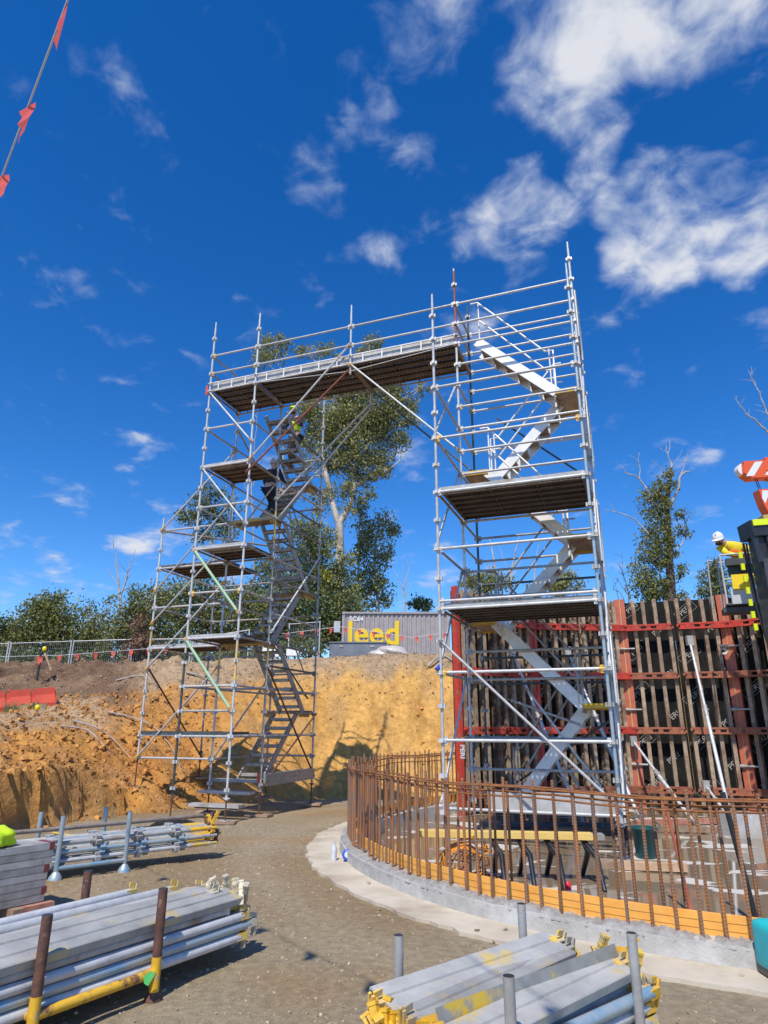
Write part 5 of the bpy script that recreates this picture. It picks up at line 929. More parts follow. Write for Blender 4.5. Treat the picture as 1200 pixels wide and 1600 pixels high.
for ti, (name, label, cat, group, blobs, trunks, lf, bk, leaf) in enumerate(TREES):
    if trunks: base = Vector(trunks[0][0][0]); base = Vector((base.x, base.y, min(base.z, 4.4)))
    else: base = Vector((blobs[0][0], blobs[0][1], 4.2))
    t = thing(name, label, cat, base, group)
    g = random.Random(ti+50)
    if trunks:
        m = MB(); md = MB()
        for pts, r0, r1 in trunks:
            p = spline(pts, 0); n = len(p)
            p = [q + Vector((g.uniform(-1,1), g.uniform(-1,1), 0))*.06*(0 < i < n-1) for i, q in enumerate(p)]
            (md if bk == 'barkx' and r0 < .2 else m).path(p, [r0+(r1-r0)*i/(n-1) for i in range(n)], 7)
            if not blobs or (r0 < .12 and bk == 'deadw'):
                for i in range(2, n-1):                    # side twigs on dead limbs
                    if g.random() < .55:
                        q = p[i]; d = Vector((g.uniform(-1,1), g.uniform(-1,1), g.uniform(.2,1.2)))*g.uniform(.3, .9)*(1 if r0 > .05 else .6)
                        m.path([q, q+d*.5+Vector((0,0,.05)), q+d], [.018, .012, .004], 4)
        nodes = [Vector(q) for pts, _, _ in trunks for q in spline(pts, 0)]
        for x, y, z, rx, rz, n in blobs:                   # limbs into each clump of the crown
            c = Vector((x, y, z)); near = [q for q in nodes if q.z < z-.15*rz] or nodes
            q = min(near, key=lambda v: (v-c).length + .6*abs(v.z - (z-1.2)))
            if (q-c).length < 7:
                mid = q.lerp(c, .5) + Vector((g.uniform(-.2,.2), g.uniform(-.2,.2), -.25))
                m.path(spline([q, mid, c+Vector((0,0,rz*.4))], 0), [.055-.045*i/6 for i in range(7)], 5)
                for _ in range(4):
                    e = c + Vector((g.uniform(-1,1)*rx, g.uniform(-1,1)*rx, g.uniform(-.6,1)*rz))
                    m.path([mid.lerp(c, g.random()), e.lerp(c, .3)+Vector((0,0,-.1)), e], [.022, .014, .005], 4)
        if md.v: link('dead_limbs', md.mesh('dead_limbs', deadw), t)
        link('trunk', m.mesh('trunk', MATS[{'barkw':'pale_gum_bark','barkd':'dark_bark','deadw':'dead_wood','barkx':'dark_bark'}[bk]]), t)
    if blobs:
        mt = {'leafA':leafA,'leafB':leafB,'leafC':leafC,'leafY':leafY,'leafBr':leafBr}[lf]
        link('crown', foliage_mesh(blobs, leaf, mt, ti+7), t)

# ------------------------------------------------------------------ shipping container on the bank
def container():
    x0, x1, y, z0, z1 = -2.36, 3.72, 37.5, 5.24, 7.86
    t = thing('shipping_container', 'grey corrugated shipping container with big yellow lettering on top of the bank', 'container', ((x0+x1)/2, y+1.2, z0))
    m = MB(); n = 22; per = (x1-x0-.3)/n; pts = []
    for i in range(n):
        a = x0+.15+i*per
        for f, d in ((0, 0), (.36, 0), (.5, .05), (.86, .05)): pts.append((a+f*per, y+d))
    pts.append((x1-.15, y)); k = len(pts)
    vs = [(a, b, z) for z in (z0+.16, z1-.1) for a, b in pts]
    m.add(vs, [(i, i+1, k+i+1, k+i) for i in range(k-1)])
    link('side_wall', m.mesh('side_wall', contm), t)
    m = MB()
    for x in (x0+.075, x1-.075):
        for yy in (y-.01, y+2.42): m.box((x, yy, (z0+z1)/2), (.15, .16, z1-z0))
    for yy in (y-.01, y+2.42):
        m.box(((x0+x1)/2, yy, z1-.05), (x1-x0-.31, .12, .10)); m.box(((x0+x1)/2, yy, z0+.08), (x1-x0-.31, .12, .16))
    link('frame', m.mesh('frame', contm), t)
    m = MB().box(((x0+x1)/2, y+1.2, z1-.03), (x1-x0-.2, 2.3, .05)).box((x0+.06, y+1.2, (z0+z1)/2), (.06, 2.3, z1-z0-.2)).box((x1-.06, y+1.2, (z0+z1)/2), (.06, 2.3, z1-z0-.2)); link('roof', m.mesh('roof', contm), t)
    for x in (x0+.09, x1-.09):
        m = MB().box((x, y-.03, z1-.06), (.2, .2, .13)); link('corner_casting', m.mesh('corner_casting', contm), t)
    c = text_data('leed', 1.86, yelsign, .004, .035, 'LEFT'); link('lettering', c, t, Matrix.Translation((-2.08, y-.012, 6.62)) @ Matrix.Rotation(math.pi/2, 4, 'X') @ Matrix.Diagonal((.96,1,1,1)))
    c = text_data('SC64', .36, whitep, .004, .008, 'LEFT'); link('lettering', c, t, Matrix.Translation((-1.95, y-.012, 7.46)) @ Matrix.Rotation(math.pi/2, 4, 'X'))
    m = MB().box((-2.62, y-.2, 6.98), (.35, .3, .62)); link('wall_box', m.mesh('wall_box', ltgrey), t)
container()
t = thing('site_box', 'low blue-grey steel site box in front of the left end of the container', 'site box', (-1.3, 34.5, 4.6))
m = MB().box((-1.35, 35.2, 5.2), (2.9, 1.3, 1.15)); link('body', m.mesh('body', contdk), t)
m = MB().box((-1.35, 35.2, 5.80), (3.0, 1.4, .05)); link('lid', m.mesh('lid', contdk), t)
for x in (-2.2, -.6): m = MB().box((x, 34.53, 5.6), (.18, .03, .1)); link('latch', m.mesh('latch', galv2), t)
def lump(name, label, cat, c, r, mat, seed, flat=.6, kind=None):
    g = np.random.default_rng(seed); bm = bmesh.new(); bmesh.ops.create_icosphere(bm, subdivisions=3, radius=1)
    ph = g.uniform(0, 6, 8)
    for v in bm.verts:
        p = v.co.copy(); s = 1 + .16*math.sin(p.x*3+ph[0]+p.z*2) + .13*math.sin(p.y*4+ph[1]) + .10*math.sin(p.z*6+ph[2]+p.x*5) + .05*math.sin(p.y*11+ph[3]+p.x*9)
        v.co = Vector((p.x*r[0]*s, p.y*r[1]*s, max(p.z*s, -flat)*r[2]))
    me = bpy.data.meshes.new(name); bm.to_mesh(me); bm.free(); me.materials.append(mat)
    me.polygons.foreach_set('use_smooth', [True]*len(me.polygons))
    o = link(name, me, None, Matrix.Translation(c), kind, label, cat); return o
plastic = mk('milky_plastic_sheet', (.58,.53,.50), (.44,.40,.37), 3, .4, .65, .4, 0, .6, 6)
lump('wrapped_pallet', 'pallet wrapped in milky plastic sheet before the blue-grey site box', 'pallet', (.25, 31.5, 4.93), (.8, .5, .30), plastic, 4)
for i, (x, y, z, s, lb) in enumerate(((-5.2, 31, 4.95, (.75, .35, .5), 'white concrete block on the crest behind the farther tower, larger of two'), (-4.2, 31, 4.9, (.55, .35, .3), 'small white concrete block on the crest, lower of two'))):
    t = MB().box((0,0,0), s).mesh('concrete_block', whitep); link('concrete_block', t, None, Matrix.Translation((x, y, z)), None, lb, 'concrete block', 'white blocks on the crest')

# ------------------------------------------------------------------ temporary fences
def fence_panel(p, q, h, label):
    p, q = Vector(p), Vector(q); d = (q-p).normalized(); w = (q-p).length
    t = thing('temporary_fence_panel', label, 'fence panel', p, 'temporary mesh fencing on the bank')
    for c in (p+d*.05, q-d*.05):
        link('post', MB().tube(c-Vector((0,0,.3)), c+Vector((0,0,h+.05)), .03, n=8).mesh('post', galv), t)
    for z in (h, .12): link('rail', MB().tube(p+d*.05+Vector((0,0,z)), q-d*.05+Vector((0,0,z)), .022, n=8).mesh('rail', galv), t)
    m = MB(); n = int(w/.085)
    for i in range(1, n):
        c = p + d*(w*i/n); m.add([c+Vector((0,0,.12))-d*.0016, c+Vector((0,0,.12))+d*.0016, c+Vector((0,0,h))+d*.0016, c+Vector((0,0,h))-d*.004], [(0,1,2,3)])
    for z in np.arange(.3, h, .3): m.add([p+Vector((0,0,z-.002)), q+Vector((0,0,z-.002)), q+Vector((0,0,z+.002)), p+Vector((0,0,z+.002))], [(0,1,2,3)])
    link('mesh_infill', m.mesh('mesh_infill', wiremesh), t)
FX = [(-19.7, 30.2, 3.02), (-17.0, 30.4, 3.12), (-14.25, 30.6, 3.25), (-11.62, 30.8, 3.36), (-8.9, 31.0, 3.42), (-6.3, 31.4, 3.9), (-4.75, 33.0, 4.4), (-3.15, 33.2, 4.55)]
flab = ['mesh fence panel cut by the left edge of the picture', 'mesh fence panel in front of the large bushy gum', 'mesh fence panel below the wispy casuarina', 'mesh fence panel below the brown dying shrub', 'mesh fence panel behind the low bay of the farther tower', None, 'mesh fence panel beside the white blocks, ending near the container']
for i in range(len(FX)-1):
    if flab[i]: fence_panel(FX[i], FX[i+1], 2.1, flab[i])

# ------------------------------------------------------------------ bunting
def flag_mesh(w, h, seed):
    g = random.Random(seed); m = MB(); n = 5; vs = []
    for i in range(n+1):
        f = i/n; ww = w*(1-.78*f)*.5; sw = .05*h*math.sin(f*5+g.random()*6); tw = .35*math.sin(f*3+g.random()*2)
        vs += [(-ww*math.cos(tw)+sw, -ww*math.sin(tw)+sw*.6, -h*f), (ww*math.cos(tw)+sw, ww*math.sin(tw)+sw*.6, -h*f)]
    m.add(vs, [(2*i, 2*i+1, 2*i+3, 2*i+2) for i in range(n)]); return m.mesh('flag', flagm)
def bunting(name, label, pts, flags, size, r, yaw=0):
    t = thing(name, label, 'bunting', pts[0], 'flagged bunting lines')
    link('cord', MB().path(pts, r, 5).mesh('cord', cordm), t)
    for i, p in enumerate(flags):
        link('flag', flag_mesh(size[0], size[1], i), t, Matrix.Translation(p) @ Matrix.Rotation(yaw + rnd.uniform(-.4, .4), 4, 'Z'))
bp0, bp1 = Vector((-1.62, 2.39, 5.13)), Vector((-2.12, 2.99, 5.19)); st = bp1-bp0
pts = [bp0 + st*k + Vector((0,0,.004*k*k)) for k in range(-12, 9)]
bunting('bunting_line', 'pink-red flags on a cord strung overhead at the upper left', pts, [bp0+st*(k+.06)+Vector((0,0,.004*k*k)) for k in range(-11, 8)], (.15, .27), .0055, math.radians(130))
pl = [Vector((-19.5, 27.0, 4.25)), Vector((-16.0, 27.0, 4.28)), Vector((-13.0, 27.2, 4.38)), Vector((-10.3, 27.4, 4.62)), Vector((-7.6, 27.6, 4.85))]
def on(pl, s):
    for a, b in zip(pl[:-1], pl[1:]):
        l = (b-a).length
        if s <= l: return a.lerp(b, s/l)
        s -= l
    return pl[-1]
bunting('bunting_line', 'red flags along the mesh fence above the brown earth mound at left', pl, [on(pl, 6.4+.70*i) for i in range(9)], (.21, .27), .010)
pr = [Vector((-4.6, 30.0, 5.62)), Vector((-2.0, 30.3, 6.0)), Vector((1.3, 30.6, 5.55)), Vector((3.4, 30.6, 5.85))]
bunting('bunting_line', 'red flags strung across in front of the container lettering', pr, [on(pr, .25+.66*i) for i in range(12)], (.20, .26), .011)
t = thing('star_picket', 'dark star picket with yellow cap and a red flag on the mound at left', 'picket', (-12.3, 24.2, 2.9))
link('post', MB().box((-12.35, 24.2, 3.35), (.06, .06, 1.5)).mesh('post', blackp), t); link('cap', MB().lathe([(.05,0),(.08,.04),(.07,.14),(.02,.17)], 10, (-12.25, 24.2, 4.22)).mesh('cap', yelbox), t)
link('stay', MB().tube((-12.35,24.2,4.05), (-12.27,24.2,4.25), .02, n=6).mesh('stay', blackp), t)
link('flag', flag_mesh(.26, .3, 77), t, Matrix.Translation((-12.35, 24.15, 4.02)))
link('brace_stick', MB().box((0,0,0), (.05,.05,.7), Matrix.Rotation(-.5, 3, 'Y')).mesh('brace_stick', woodt), t, Matrix.Translation((-12.05, 24.2, 3.85)))
t = thing('marker_peg', 'thin survey peg with a yellow cap on the ground below the red barrier', 'peg', (-8.9, 17.6, 1.5))
zpg = hz(-8.9, 17.6); link('stem', MB().tube((-8.9,17.6,zpg-.1), (-8.85,17.6,zpg+.32), .012, n=6).mesh('stem', woodt), t); link('cap', MB().lathe([(.03,0),(.065,.05),(.06,.12),(.02,.15)], 10, (-8.85,17.6,zpg+.3)).mesh('cap', yelbox), t)

# ------------------------------------------------------------------ red water-filled barrier
def barrier(p, q, label):
    p, q = Vector(p), Vector(q); d = (q-p).normalized(); Lb = (q-p).length; s = Vector((-d.y, d.x, 0)); h = .62
    t = thing('water_barrier', label, 'barrier', p, 'red plastic barriers')
    prof = [(-.27,0),(.27,0),(.27,.16),(.13,.42),(.10,h),(-.10,h),(-.13,.42),(-.27,.16)]
    m = MB(); nseg = 4; gap = .06
    for i in range(nseg):
        a = p + d*(Lb*i/nseg + gap); b = p + d*(Lb*(i+1)/nseg - gap); m.prism(prof, a, b)
    m.prism([(x*.82, z*.86+.005) for x, z in prof], p+d*.02, q-d*.02)
    link('body', m.mesh('body', redplast), t)
    m = MB()
    for i in range(nseg): 
        c = p + d*(Lb*(i+.98)/nseg); m.box(c + s*-.262 + Vector((0,0,.08)), (.12,.03,.14), Matrix.Rotation(math.atan2(d.y, d.x), 3, 'Z'))
    link('fork_slot', m.mesh('fork_slot', darkgrey), t)
    m = MB().tube(p+d*Lb*.5+Vector((0,0,h)), p+d*Lb*.5+Vector((0,0,h+.03)), .07, n=12); link('filler_cap', m.mesh('filler_cap', redplast), t)
zb = hz(-10.9, 20.6)-.04
barrier((-12.25, 19.6, hz(-12.25,19.6)-.03), (-10.15, 21.3, hz(-10.15,21.3)-.06), 'red plastic water barrier standing on the bank at left')
barrier((-14.0, 17.9, hz(-14,17.9)-.03), (-12.45, 19.25, hz(-12.4,19.25)-.04), 'second red plastic water barrier, cut by the left edge')

# ------------------------------------------------------------------ sticks and grass on the bank
def stick(pts, label, r=.022):
    P = [Vector((x, y, hz(x, y)+dz)) for x, y, dz in pts]
    o = link('fallen_branch', MB().path(spline(P, 0), [r*(1-.7*i/(3*(len(P)-1))) for i in range(3*(len(P)-1)+1)], 6).mesh('fallen_branch', deadw), None, None, None, label, 'branch', 'sticks lying on the bank'); return o
stick([(-8.0,17.2,.06),(-7.4,17.3,.10),(-6.9,17.0,.06),(-6.5,16.7,.05)], 'pale forked stick lying on the orange bank, lower of the two')
stick([(-7.9,17.6,.05),(-7.1,17.7,.12),(-6.3,17.5,.05)], 'short pale stick lying just above the forked stick')
stick([(-7.6,19.0,.05),(-6.6,19.3,.14),(-5.8,18.9,.12),(-5.3,18.4,.05)], 'long curved pale stick at the foot of the smooth orange face')
stick([(-8.5,21.6,.08),(-7.8,21.9,.1),(-7.2,21.8,.05)], 'weathered stick on the pale gravel crest', .03)
stick([(-6.6,22.6,.08),(-5.9,22.7,.14),(-5.5,22.4,.1)], 'short stick on the crest left of the farther tower', .03)
stick([(1.6,24.4,.06),(2.2,24.5,.16),(2.9,24.3,.08)], 'dark stick on the crest below the container', .045)
stick([(3.2,24.6,.06),(3.5,24.6,.30),(4.0,24.5,.22)], 'jagged root on the crest right of the container lettering', .045)
def grass_tuft(c, n, h, label, seed):
    g = np.random.default_rng(seed); a = g.uniform(0, 6.28, n); r = g.random(n)*.25; b = np.stack([c[0]+r*np.cos(a), c[1]+r*np.sin(a)], 1); z = np.array([hz(*q) for q in b])-.02
    hh = h*g.uniform(.5, 1, n); lean = g.normal(0, .35, (n, 2))*hh[:, None]; w = .012
    v = np.stack([np.c_[b[:,0]-w, b[:,1], z], np.c_[b[:,0]+w, b[:,1], z], np.c_[b+lean, z+hh]], 1).reshape(-1, 3)
    o = link('grass_tuft', np_mesh('grass_tuft', v, np.arange(n*3).reshape(-1, 3), grassm), None, None, None, label, 'grass tuft', 'grass tufts by the barrier')
grass_tuft((-10.6, 19.6), 90, .5, 'tall grass tuft growing against the red barrier', 1); grass_tuft((-9.9, 19.7), 60, .3, 'small grass tuft right of the tall one', 2); grass_tuft((-11.6, 18.6), 80, .22, 'low grass tuft under the left end of the barrier', 3)

# ------------------------------------------------------------------ people
def skin_obj(name, chains, mat, parent, sub_=2):
    """one continuous skinned figure: chains = list of [(x,y,z,r),...]; a chain may start at a point of an earlier chain"""
    bm = bmesh.new(); lay = bm.verts.layers.skin.verify(); seen = {}
    for ch in chains:
        prev = None
        for x, y, z, r in ch:
            key = (round(x,3), round(y,3), round(z,3))
            v = seen.get(key)
            if v is None:
                v = bm.verts.new((x, y, z)); v[lay].radius = (r, r); seen[key] = v
                if len(seen) == 1: v[lay].use_root = True
            if prev is not None and prev is not v and bm.edges.get((prev, v)) is None: bm.edges.new((prev, v))
            prev = v
    me = bpy.data.meshes.new(name); bm.to_mesh(me); bm.free(); me.materials.append(mat)
    o = link(name, me, parent, parent.matrix_basis.copy() if parent is None else None)
    o.matrix_parent_inverse = Matrix.Identity(4)
    sk = o.modifiers.new('skin', 'SKIN'); sk.use_smooth_shade = True
    ss = o.modifiers.new('subsurf', 'SUBSURF'); ss.levels = ss.render_levels = sub_
    return o
def local_mesh(name, m, mats, parent, M=None):
    o = link(name, m.mesh(name, mats), parent, M); o.matrix_parent_inverse = Matrix.Identity(4); return o
def hand_chains(w, d, s):
    """palm, four unequal curled fingers and a thumb, w = wrist, d = pointing direction, s = sideways"""
    w, d, s = Vector(w), Vector(d).normalized(), Vector(s).normalized(); dn = d.cross(s)
    pal = w + d*.055; out = [[(*w, .024), (*pal, .03)]]
    for i, ln in enumerate((.062, .074, .070, .052)):
        b = w + d*.085 + s*(.027-.018*i); out.append([(*pal, .03), (*b, .0105), (*(b+d*ln*.55-dn*.012), .0095), (*(b+d*ln*.75-dn*.04), .008)])
    b = w + d*.03 + s*.032; out.append([(*pal, .03), (*b, .012), (*(b+d*.03+s*.018-dn*.012), .0105), (*(b+d*.055+s*.012-dn*.03), .009)])
    return out
def head_bits(par, hc, face, hat=None, hatmat=whitep, hair=True):
    """hc head centre, face = unit direction the face looks"""
    f = Vector(face).normalized(); s = f.cross(Vector((0,0,1))).normalized(); u = s.cross(f)
    R = Matrix((s, f, u)).transposed(); c = Vector(hc)
    m = MB(); 
    for sx in (-1, 1):
        m.lathe([(.001,-.012),(.009,-.007),(.012,0),(.009,.007),(.001,.012)], 8, c + R @ Vector((sx*.032, .088, .012)))
    local_mesh('eyes', m, whitep, par)
    m = MB().box(c + R @ Vector((0, .108, -.018)), (.028, .034, .045), R, 0, .6)
    for sx in (-1, 1): m.lathe([(.005,-.03),(.018,-.02),(.022,0),(.018,.022),(.005,.03)], 8, c + R @ Vector((sx*.082, -.005, -.005)))
    local_mesh('nose_and_ears', m, skinm, par)
    m = MB().lathe([(.03,-.03),(.075,-.02),(.08,.02),(.055,.045)], 14, c + R @ Vector((0, .028, -.085)), 0, R.to_4x4()); local_mesh('beard', m, beard, par)
    m = MB().box(c + R @ Vector((0, .104, -.062)), (.045, .012, .01), R); local_mesh('mouth', m, redtube, par)
    if hat:
        m = MB(); prof = [(.128,-.012),(.124,.0),(.121,.03),(.108,.075),(.078,.112),(.04,.128),(.004,.134)]
        T4 = R.to_4x4() @ Matrix.Diagonal((.92,1.1,1,1)); m.lathe(prof, 20, c + R @ Vector((0, -.005, .035)), 0, T4)
        m.box(c + R @ Vector((0, 0, .10)), (.03, .22, .13), R); 
        vs = []; n = 12
        for i in range(n+1):
            a = -1.15 + 2.3*i/n; vs += [c + R @ Vector((.108*math.sin(a), .115*math.cos(a), .03)), c + R @ Vector((.13*math.sin(a), .185*math.cos(a), .012))]
        m.add(vs, [(2*i, 2*i+1, 2*i+3, 2*i+2) for i in range(n)]); m.add([v+R @ Vector((0,0,.008)) for v in vs], [(2*i+2, 2*i+3, 2*i+1, 2*i) for i in range(n)])
        local_mesh('helmet', m, hatmat, par)
# ------------------------------------------------------------------ boom lift with a worker in the basket
LB = Vector((7.66, 13.9, 4.10))                                     # middle of basket floor
by = Matrix.Rotation(math.radians(-22), 4, 'Z')
lift = thing('boom_lift', 'black lift boom with fluorescent yellow end and grey work basket before the formwork', 'boom lift', (9.2, 12.6, SLAB_Z))
def bl(x, y, z): return LB + (by @ Vector((x, y, z)))
BR = by.to_3x3()
m = MB(); W_, D_, H_ = .74, .75, 1.05
m.box(bl(0,0,0), (W_, D_, .05), BR); link('basket_floor', m.mesh('basket_floor', darkgrey), lift)
for sx in (-1, 1):
    for sy in (-1, 1): link('basket_post', MB().tube(bl(sx*W_/2, sy*D_/2, 0), bl(sx*W_/2, sy*D_/2, H_), .021, n=8).mesh('basket_post', ltgrey), lift)
for z in (.52, H_):
    m = MB(); c = [bl(-W_/2,-D_/2,z), bl(W_/2,-D_/2,z), bl(W_/2,D_/2,z), bl(-W_/2,D_/2,z)]
    for i in range(4): m.tube(c[i], c[(i+1) % 4], .02, n=8)
    link('basket_rail', m.mesh('basket_rail', ltgrey), lift)
link('toe_panel', MB().box(bl(0,-D_/2-.015,.14), (W_*.74, .02, .30), BR).mesh('toe_panel', ltgrey), lift)
link('manual_box', MB().box(bl(-.02,-D_/2-.06,.44), (.42, .09, .30), BR).mesh('manual_box', yelbox), lift)
link('control_box', MB().box(bl(.02,-D_/2-.05,.86), (.62, .22, .15), BR).mesh('control_box', darkgrey), lift)
link('control_panel', MB().box(bl(.02,-D_/2+.02,.68), (.56, .1, .2), BR).mesh('control_panel', blackp), lift)
m = MB().tube(bl(-.64,-.2,-.05), bl(-.60,-.1,1.0), .018, n=8).tube(bl(-.60,-.1,1.0), bl(-.5,-.1,1.0), .018, n=8); link('entry_gate', m.mesh('entry_gate', galv2), lift)
link('basket_underframe', MB().box(bl(.2,0,-.10), (1.3, .5, .1), BR).mesh('basket_underframe', darkgrey), lift)
# boom: rises from below-right of frame to its head beside the basket
b0, b1 = Vector((9.25, 12.55, .2)), Vector((7.66, 12.55, 5.42))
up = Vector((0,1,0))
m = MB().prism([(-.14,-.2),(.14,-.2),(.14,.2),(-.14,.2)], Vector((7.46,12.55,-.06)), Vector((7.44,12.55,4.75)), up); link('boom', m.mesh('boom', darkgrey), lift)
m = MB().prism([(-.115,-.16),(.115,-.16),(.115,.16),(-.115,.16)], Vector((7.45,12.55,2.9)), Vector((7.38,12.55,5.30)), up); link('inner_boom', m.mesh('inner_boom', blackp), lift)
hd = Matrix.Rotation(math.radians(-4), 3, 'Y')
m = MB().box((7.38,12.55,5.36), (.44,.5,.32), hd).box((7.22,12.36,4.98), (.10,.06,.62), hd).box((7.49,12.36,5.0), (.10,.06,.6), hd); link('boom_head', m.mesh('boom_head', blackp), lift)
m = MB().box((7.385,12.285,5.46), (.40,.03,.12), hd); link('head_stripe', m.mesh('head_stripe', flug), lift)
for i in range(7): link('reflective_mark', MB().box((7.18+.01*i, 12.9, 4.95-.24*i), (.07,.03,.13)).mesh('reflective_mark', flug), lift)
m = MB().path([(7.28,12.9,5.2),(7.32,12.95,4.6),(7.32,12.9,3.9),(7.36,12.8,3.2)], .025, 6).path([(7.34,12.9,5.2),(7.37,12.95,4.6),(7.36,12.9,3.9),(7.35,12.8,3.2)], .02, 6); link('hydraulic_hose', m.mesh('hydraulic_hose', blackp), lift)
m = MB().tube((8.15,13.4,3.9), (8.05,13.2,2.0), .05, n=8).box((8.12,13.35,4.0), (.5,.3,.14)); link('jib', m.mesh('jib', blackp), lift)
m = MB().path([bl(.52,-.2,1.05), bl(.8,-.3,1.05), bl(.98,-.3,.95), bl(.98,-.3,.6), bl(.8,-.3,.55)], .02, 8); link('side_rail', m.mesh('side_rail', ltgrey), lift)
m = MB().box(bl(.86,-.35,.38), (.5,.35,.22), BR); link('tool_tray', m.mesh('tool_tray', darkgrey), lift)
m = MB().box((7.80,12.8,5.25), (.14,.2,1.0), Matrix.Rotation(math.radians(-8), 3, 'Y')); link('lifting_sling_pole', m.mesh('lifting_sling_pole', yelold), lift)
# worker leaning over the basket rail
wk = thing('person', 'worker in white hard hat and yellow and orange shirt leaning over the lift basket rail', 'person', LB + Vector((.10,.10,.03)))
wk.rotation_euler = (0, 0, math.radians(-20))
# local axes: x right, y away from the camera; the worker faces the camera and bends towards it
bend = lambda x, y, z: (x + .20 - .62*max(0, z-.92), y - .02, z - .30*max(0, z-1.0))
body = [[(0,.12,.92,.12),(0,.06,1.08,.11),(-.05,-.06,1.24,.125),(-.10,-.16,1.36,.11),(-.14,-.23,1.43,.06),(-.17,-.27,1.49,.072),(-.18,-.29,1.57,.096),(-.18,-.28,1.64,.085)],
        [(0,.12,.92,.13),(.10,.12,.86,.10),(.11,.08,.48,.062),(.12,.12,.10,.045),(.12,.02,.04,.04)], [(0,.12,.92,.13),(-.10,.12,.86,.10),(-.11,.10,.48,.062),(-.12,.14,.10,.045),(-.12,.04,.04,.04)],
        [(-.10,-.16,1.36,.11),(.11,-.12,1.35,.060),(.22,-.24,1.16,.048),(.06,-.38,1.02,.036),(.02,-.40,1.0,.027)], [(-.10,-.16,1.36,.11),(-.30,-.18,1.31,.060),(-.36,-.30,1.12,.048),(-.22,-.40,1.0,.036),(-.17,-.42,.99,.027)]]
hc1 = hand_chains((.02,-.40,1.0), (-1,-.25,-.25), (0,-1,.2)); hc2 = hand_chains((-.17,-.42,.99), (1,-.2,-.2), (0,-1,.2))
B_ = lambda chs: [[(*bend(*q[:3]), q[3]) for q in c] for c in chs]
hc1 = hand_chains(bend(.02,-.40,1.0), (-1,-.25,-.25), (0,-1,.2)); hc2 = hand_chains(bend(-.17,-.42,.99), (1,-.2,-.2), (0,-1,.2))
skin_obj('body', B_(body) + hc1 + hc2, skinm, wk)
skin_obj('shirt', B_([[(0,.12,.95,.155),(0,.06,1.08,.15),(-.05,-.06,1.24,.172),(-.10,-.16,1.36,.165),(-.14,-.23,1.43,.095),(-.155,-.25,1.455,.075)], [(-.10,-.16,1.36,.165),(.11,-.12,1.352,.095),(.22,-.24,1.16,.066),(.08,-.37,1.03,.05)], [(-.10,-.16,1.36,.165),(-.30,-.18,1.312,.095),(-.36,-.30,1.12,.066),(-.24,-.39,1.01,.05)]]), shirty, wk)
skin_obj('vest_front', B_([[(-.08,-.03,1.02,.13),(-.12,-.12,1.18,.145),(-.16,-.215,1.33,.10)]]), hivisor, wk)
skin_obj('trousers', B_([[(0,.12,.90,.15),(.10,.12,.84,.118),(.11,.08,.48,.08),(.12,.12,.14,.065)], [(0,.12,.90,.15),(-.10,.12,.84,.118),(-.11,.10,.48,.08),(-.12,.14,.14,.065)]]), darkcl, wk)
m = MB().box((.32,.02,.05), (.10,.28,.10)).box((.08,.04,.05), (.10,.28,.10)); local_mesh('boots', m, bootm, wk)
head_bits(wk, bend(-.18,-.285,1.585), (-.35,-.8,-.42), True, whitep)
def climber(loc, rz, label, hat, hatmat, vest=True):
    """seen from behind and below, climbing the stair away from the viewer"""
    t = thing('person', label, 'person', loc, 'workers climbing the farther tower stairs'); t.rotation_euler = (0, 0, rz)
    b = [[(0,0,.92,.125),(0,.03,1.08,.115),(0,.08,1.28,.14),(0,.12,1.40,.12),(0,.15,1.48,.055),(0,.17,1.53,.07),(0,.18,1.60,.094),(0,.18,1.68,.085)],
         [(0,0,.92,.125),(.09,0,.87,.095),(.10,.14,.52,.062),(.10,-.02,.14,.045),(.10,.10,.06,.04)], [(0,0,.92,.125),(-.09,0,.87,.095),(-.10,.30,.66,.062),(-.10,.24,.30,.045),(-.10,.36,.24,.04)],
         [(0,.12,1.40,.12),(.19,.10,1.38,.066),(.26,.20,1.14,.046),(.27,.42,1.08,.036),(.27,.46,1.08,.026)], [(0,.12,1.40,.12),(-.19,.10,1.38,.066),(-.26,.20,1.14,.046),(-.27,.42,1.10,.036),(-.27,.46,1.10,.026)]]
    skin_obj('body', b + hand_chains((.27,.46,1.08), (0,1,.1), (-1,0,0)) + hand_chains((-.27,.46,1.10), (0,1,.1), (1,0,0)), skinm, t)
    skin_obj('shirt', [[(0,.0,.98,.145),(0,.04,1.12,.14),(0,.08,1.28,.165),(0,.115,1.39,.14),(0,.135,1.43,.08)], [(0,.115,1.39,.14),(.19,.10,1.38,.085),(.26,.19,1.16,.062),(.27,.38,1.09,.048)], [(0,.115,1.39,.14),(-.19,.10,1.38,.085),(-.26,.19,1.16,.062),(-.27,.38,1.10,.048)]], darkcl, t)
    if vest: skin_obj('hivis_vest', [[(0,-.005,1.0,.155),(0,.04,1.14,.15),(0,.08,1.28,.175),(0,.11,1.37,.15)]], hivis, t)
    skin_obj('trousers', [[(0,0,.90,.14),(.09,0,.84,.112),(.10,.14,.52,.08),(.10,-.02,.18,.066)], [(0,0,.90,.14),(-.09,0,.84,.112),(-.10,.30,.66,.08),(-.10,.24,.33,.066)]], darkcl, t)
    local_mesh('boots', MB().box((.10,.06,.06), (.10,.28,.11)).box((-.10,.32,.24), (.10,.28,.11)), bootm, t)
    head_bits(t, (0,.19,1.62), (0,1,.1), True, hatmat)
climber(T(-5.25, YR-.95, 1.22)+Vector((0,0,.03)), YAW+math.pi, 'worker in dark clothes high on the farther tower stairs, nearly at the bridge deck', True, hivis)
climber(T(-5.42, YC+.55, 4.9)+Vector((0,0,.06)), YAW, 'lower of the two workers on the farther tower stairs, on the yellow-edged landing', True, ltgrey, False)
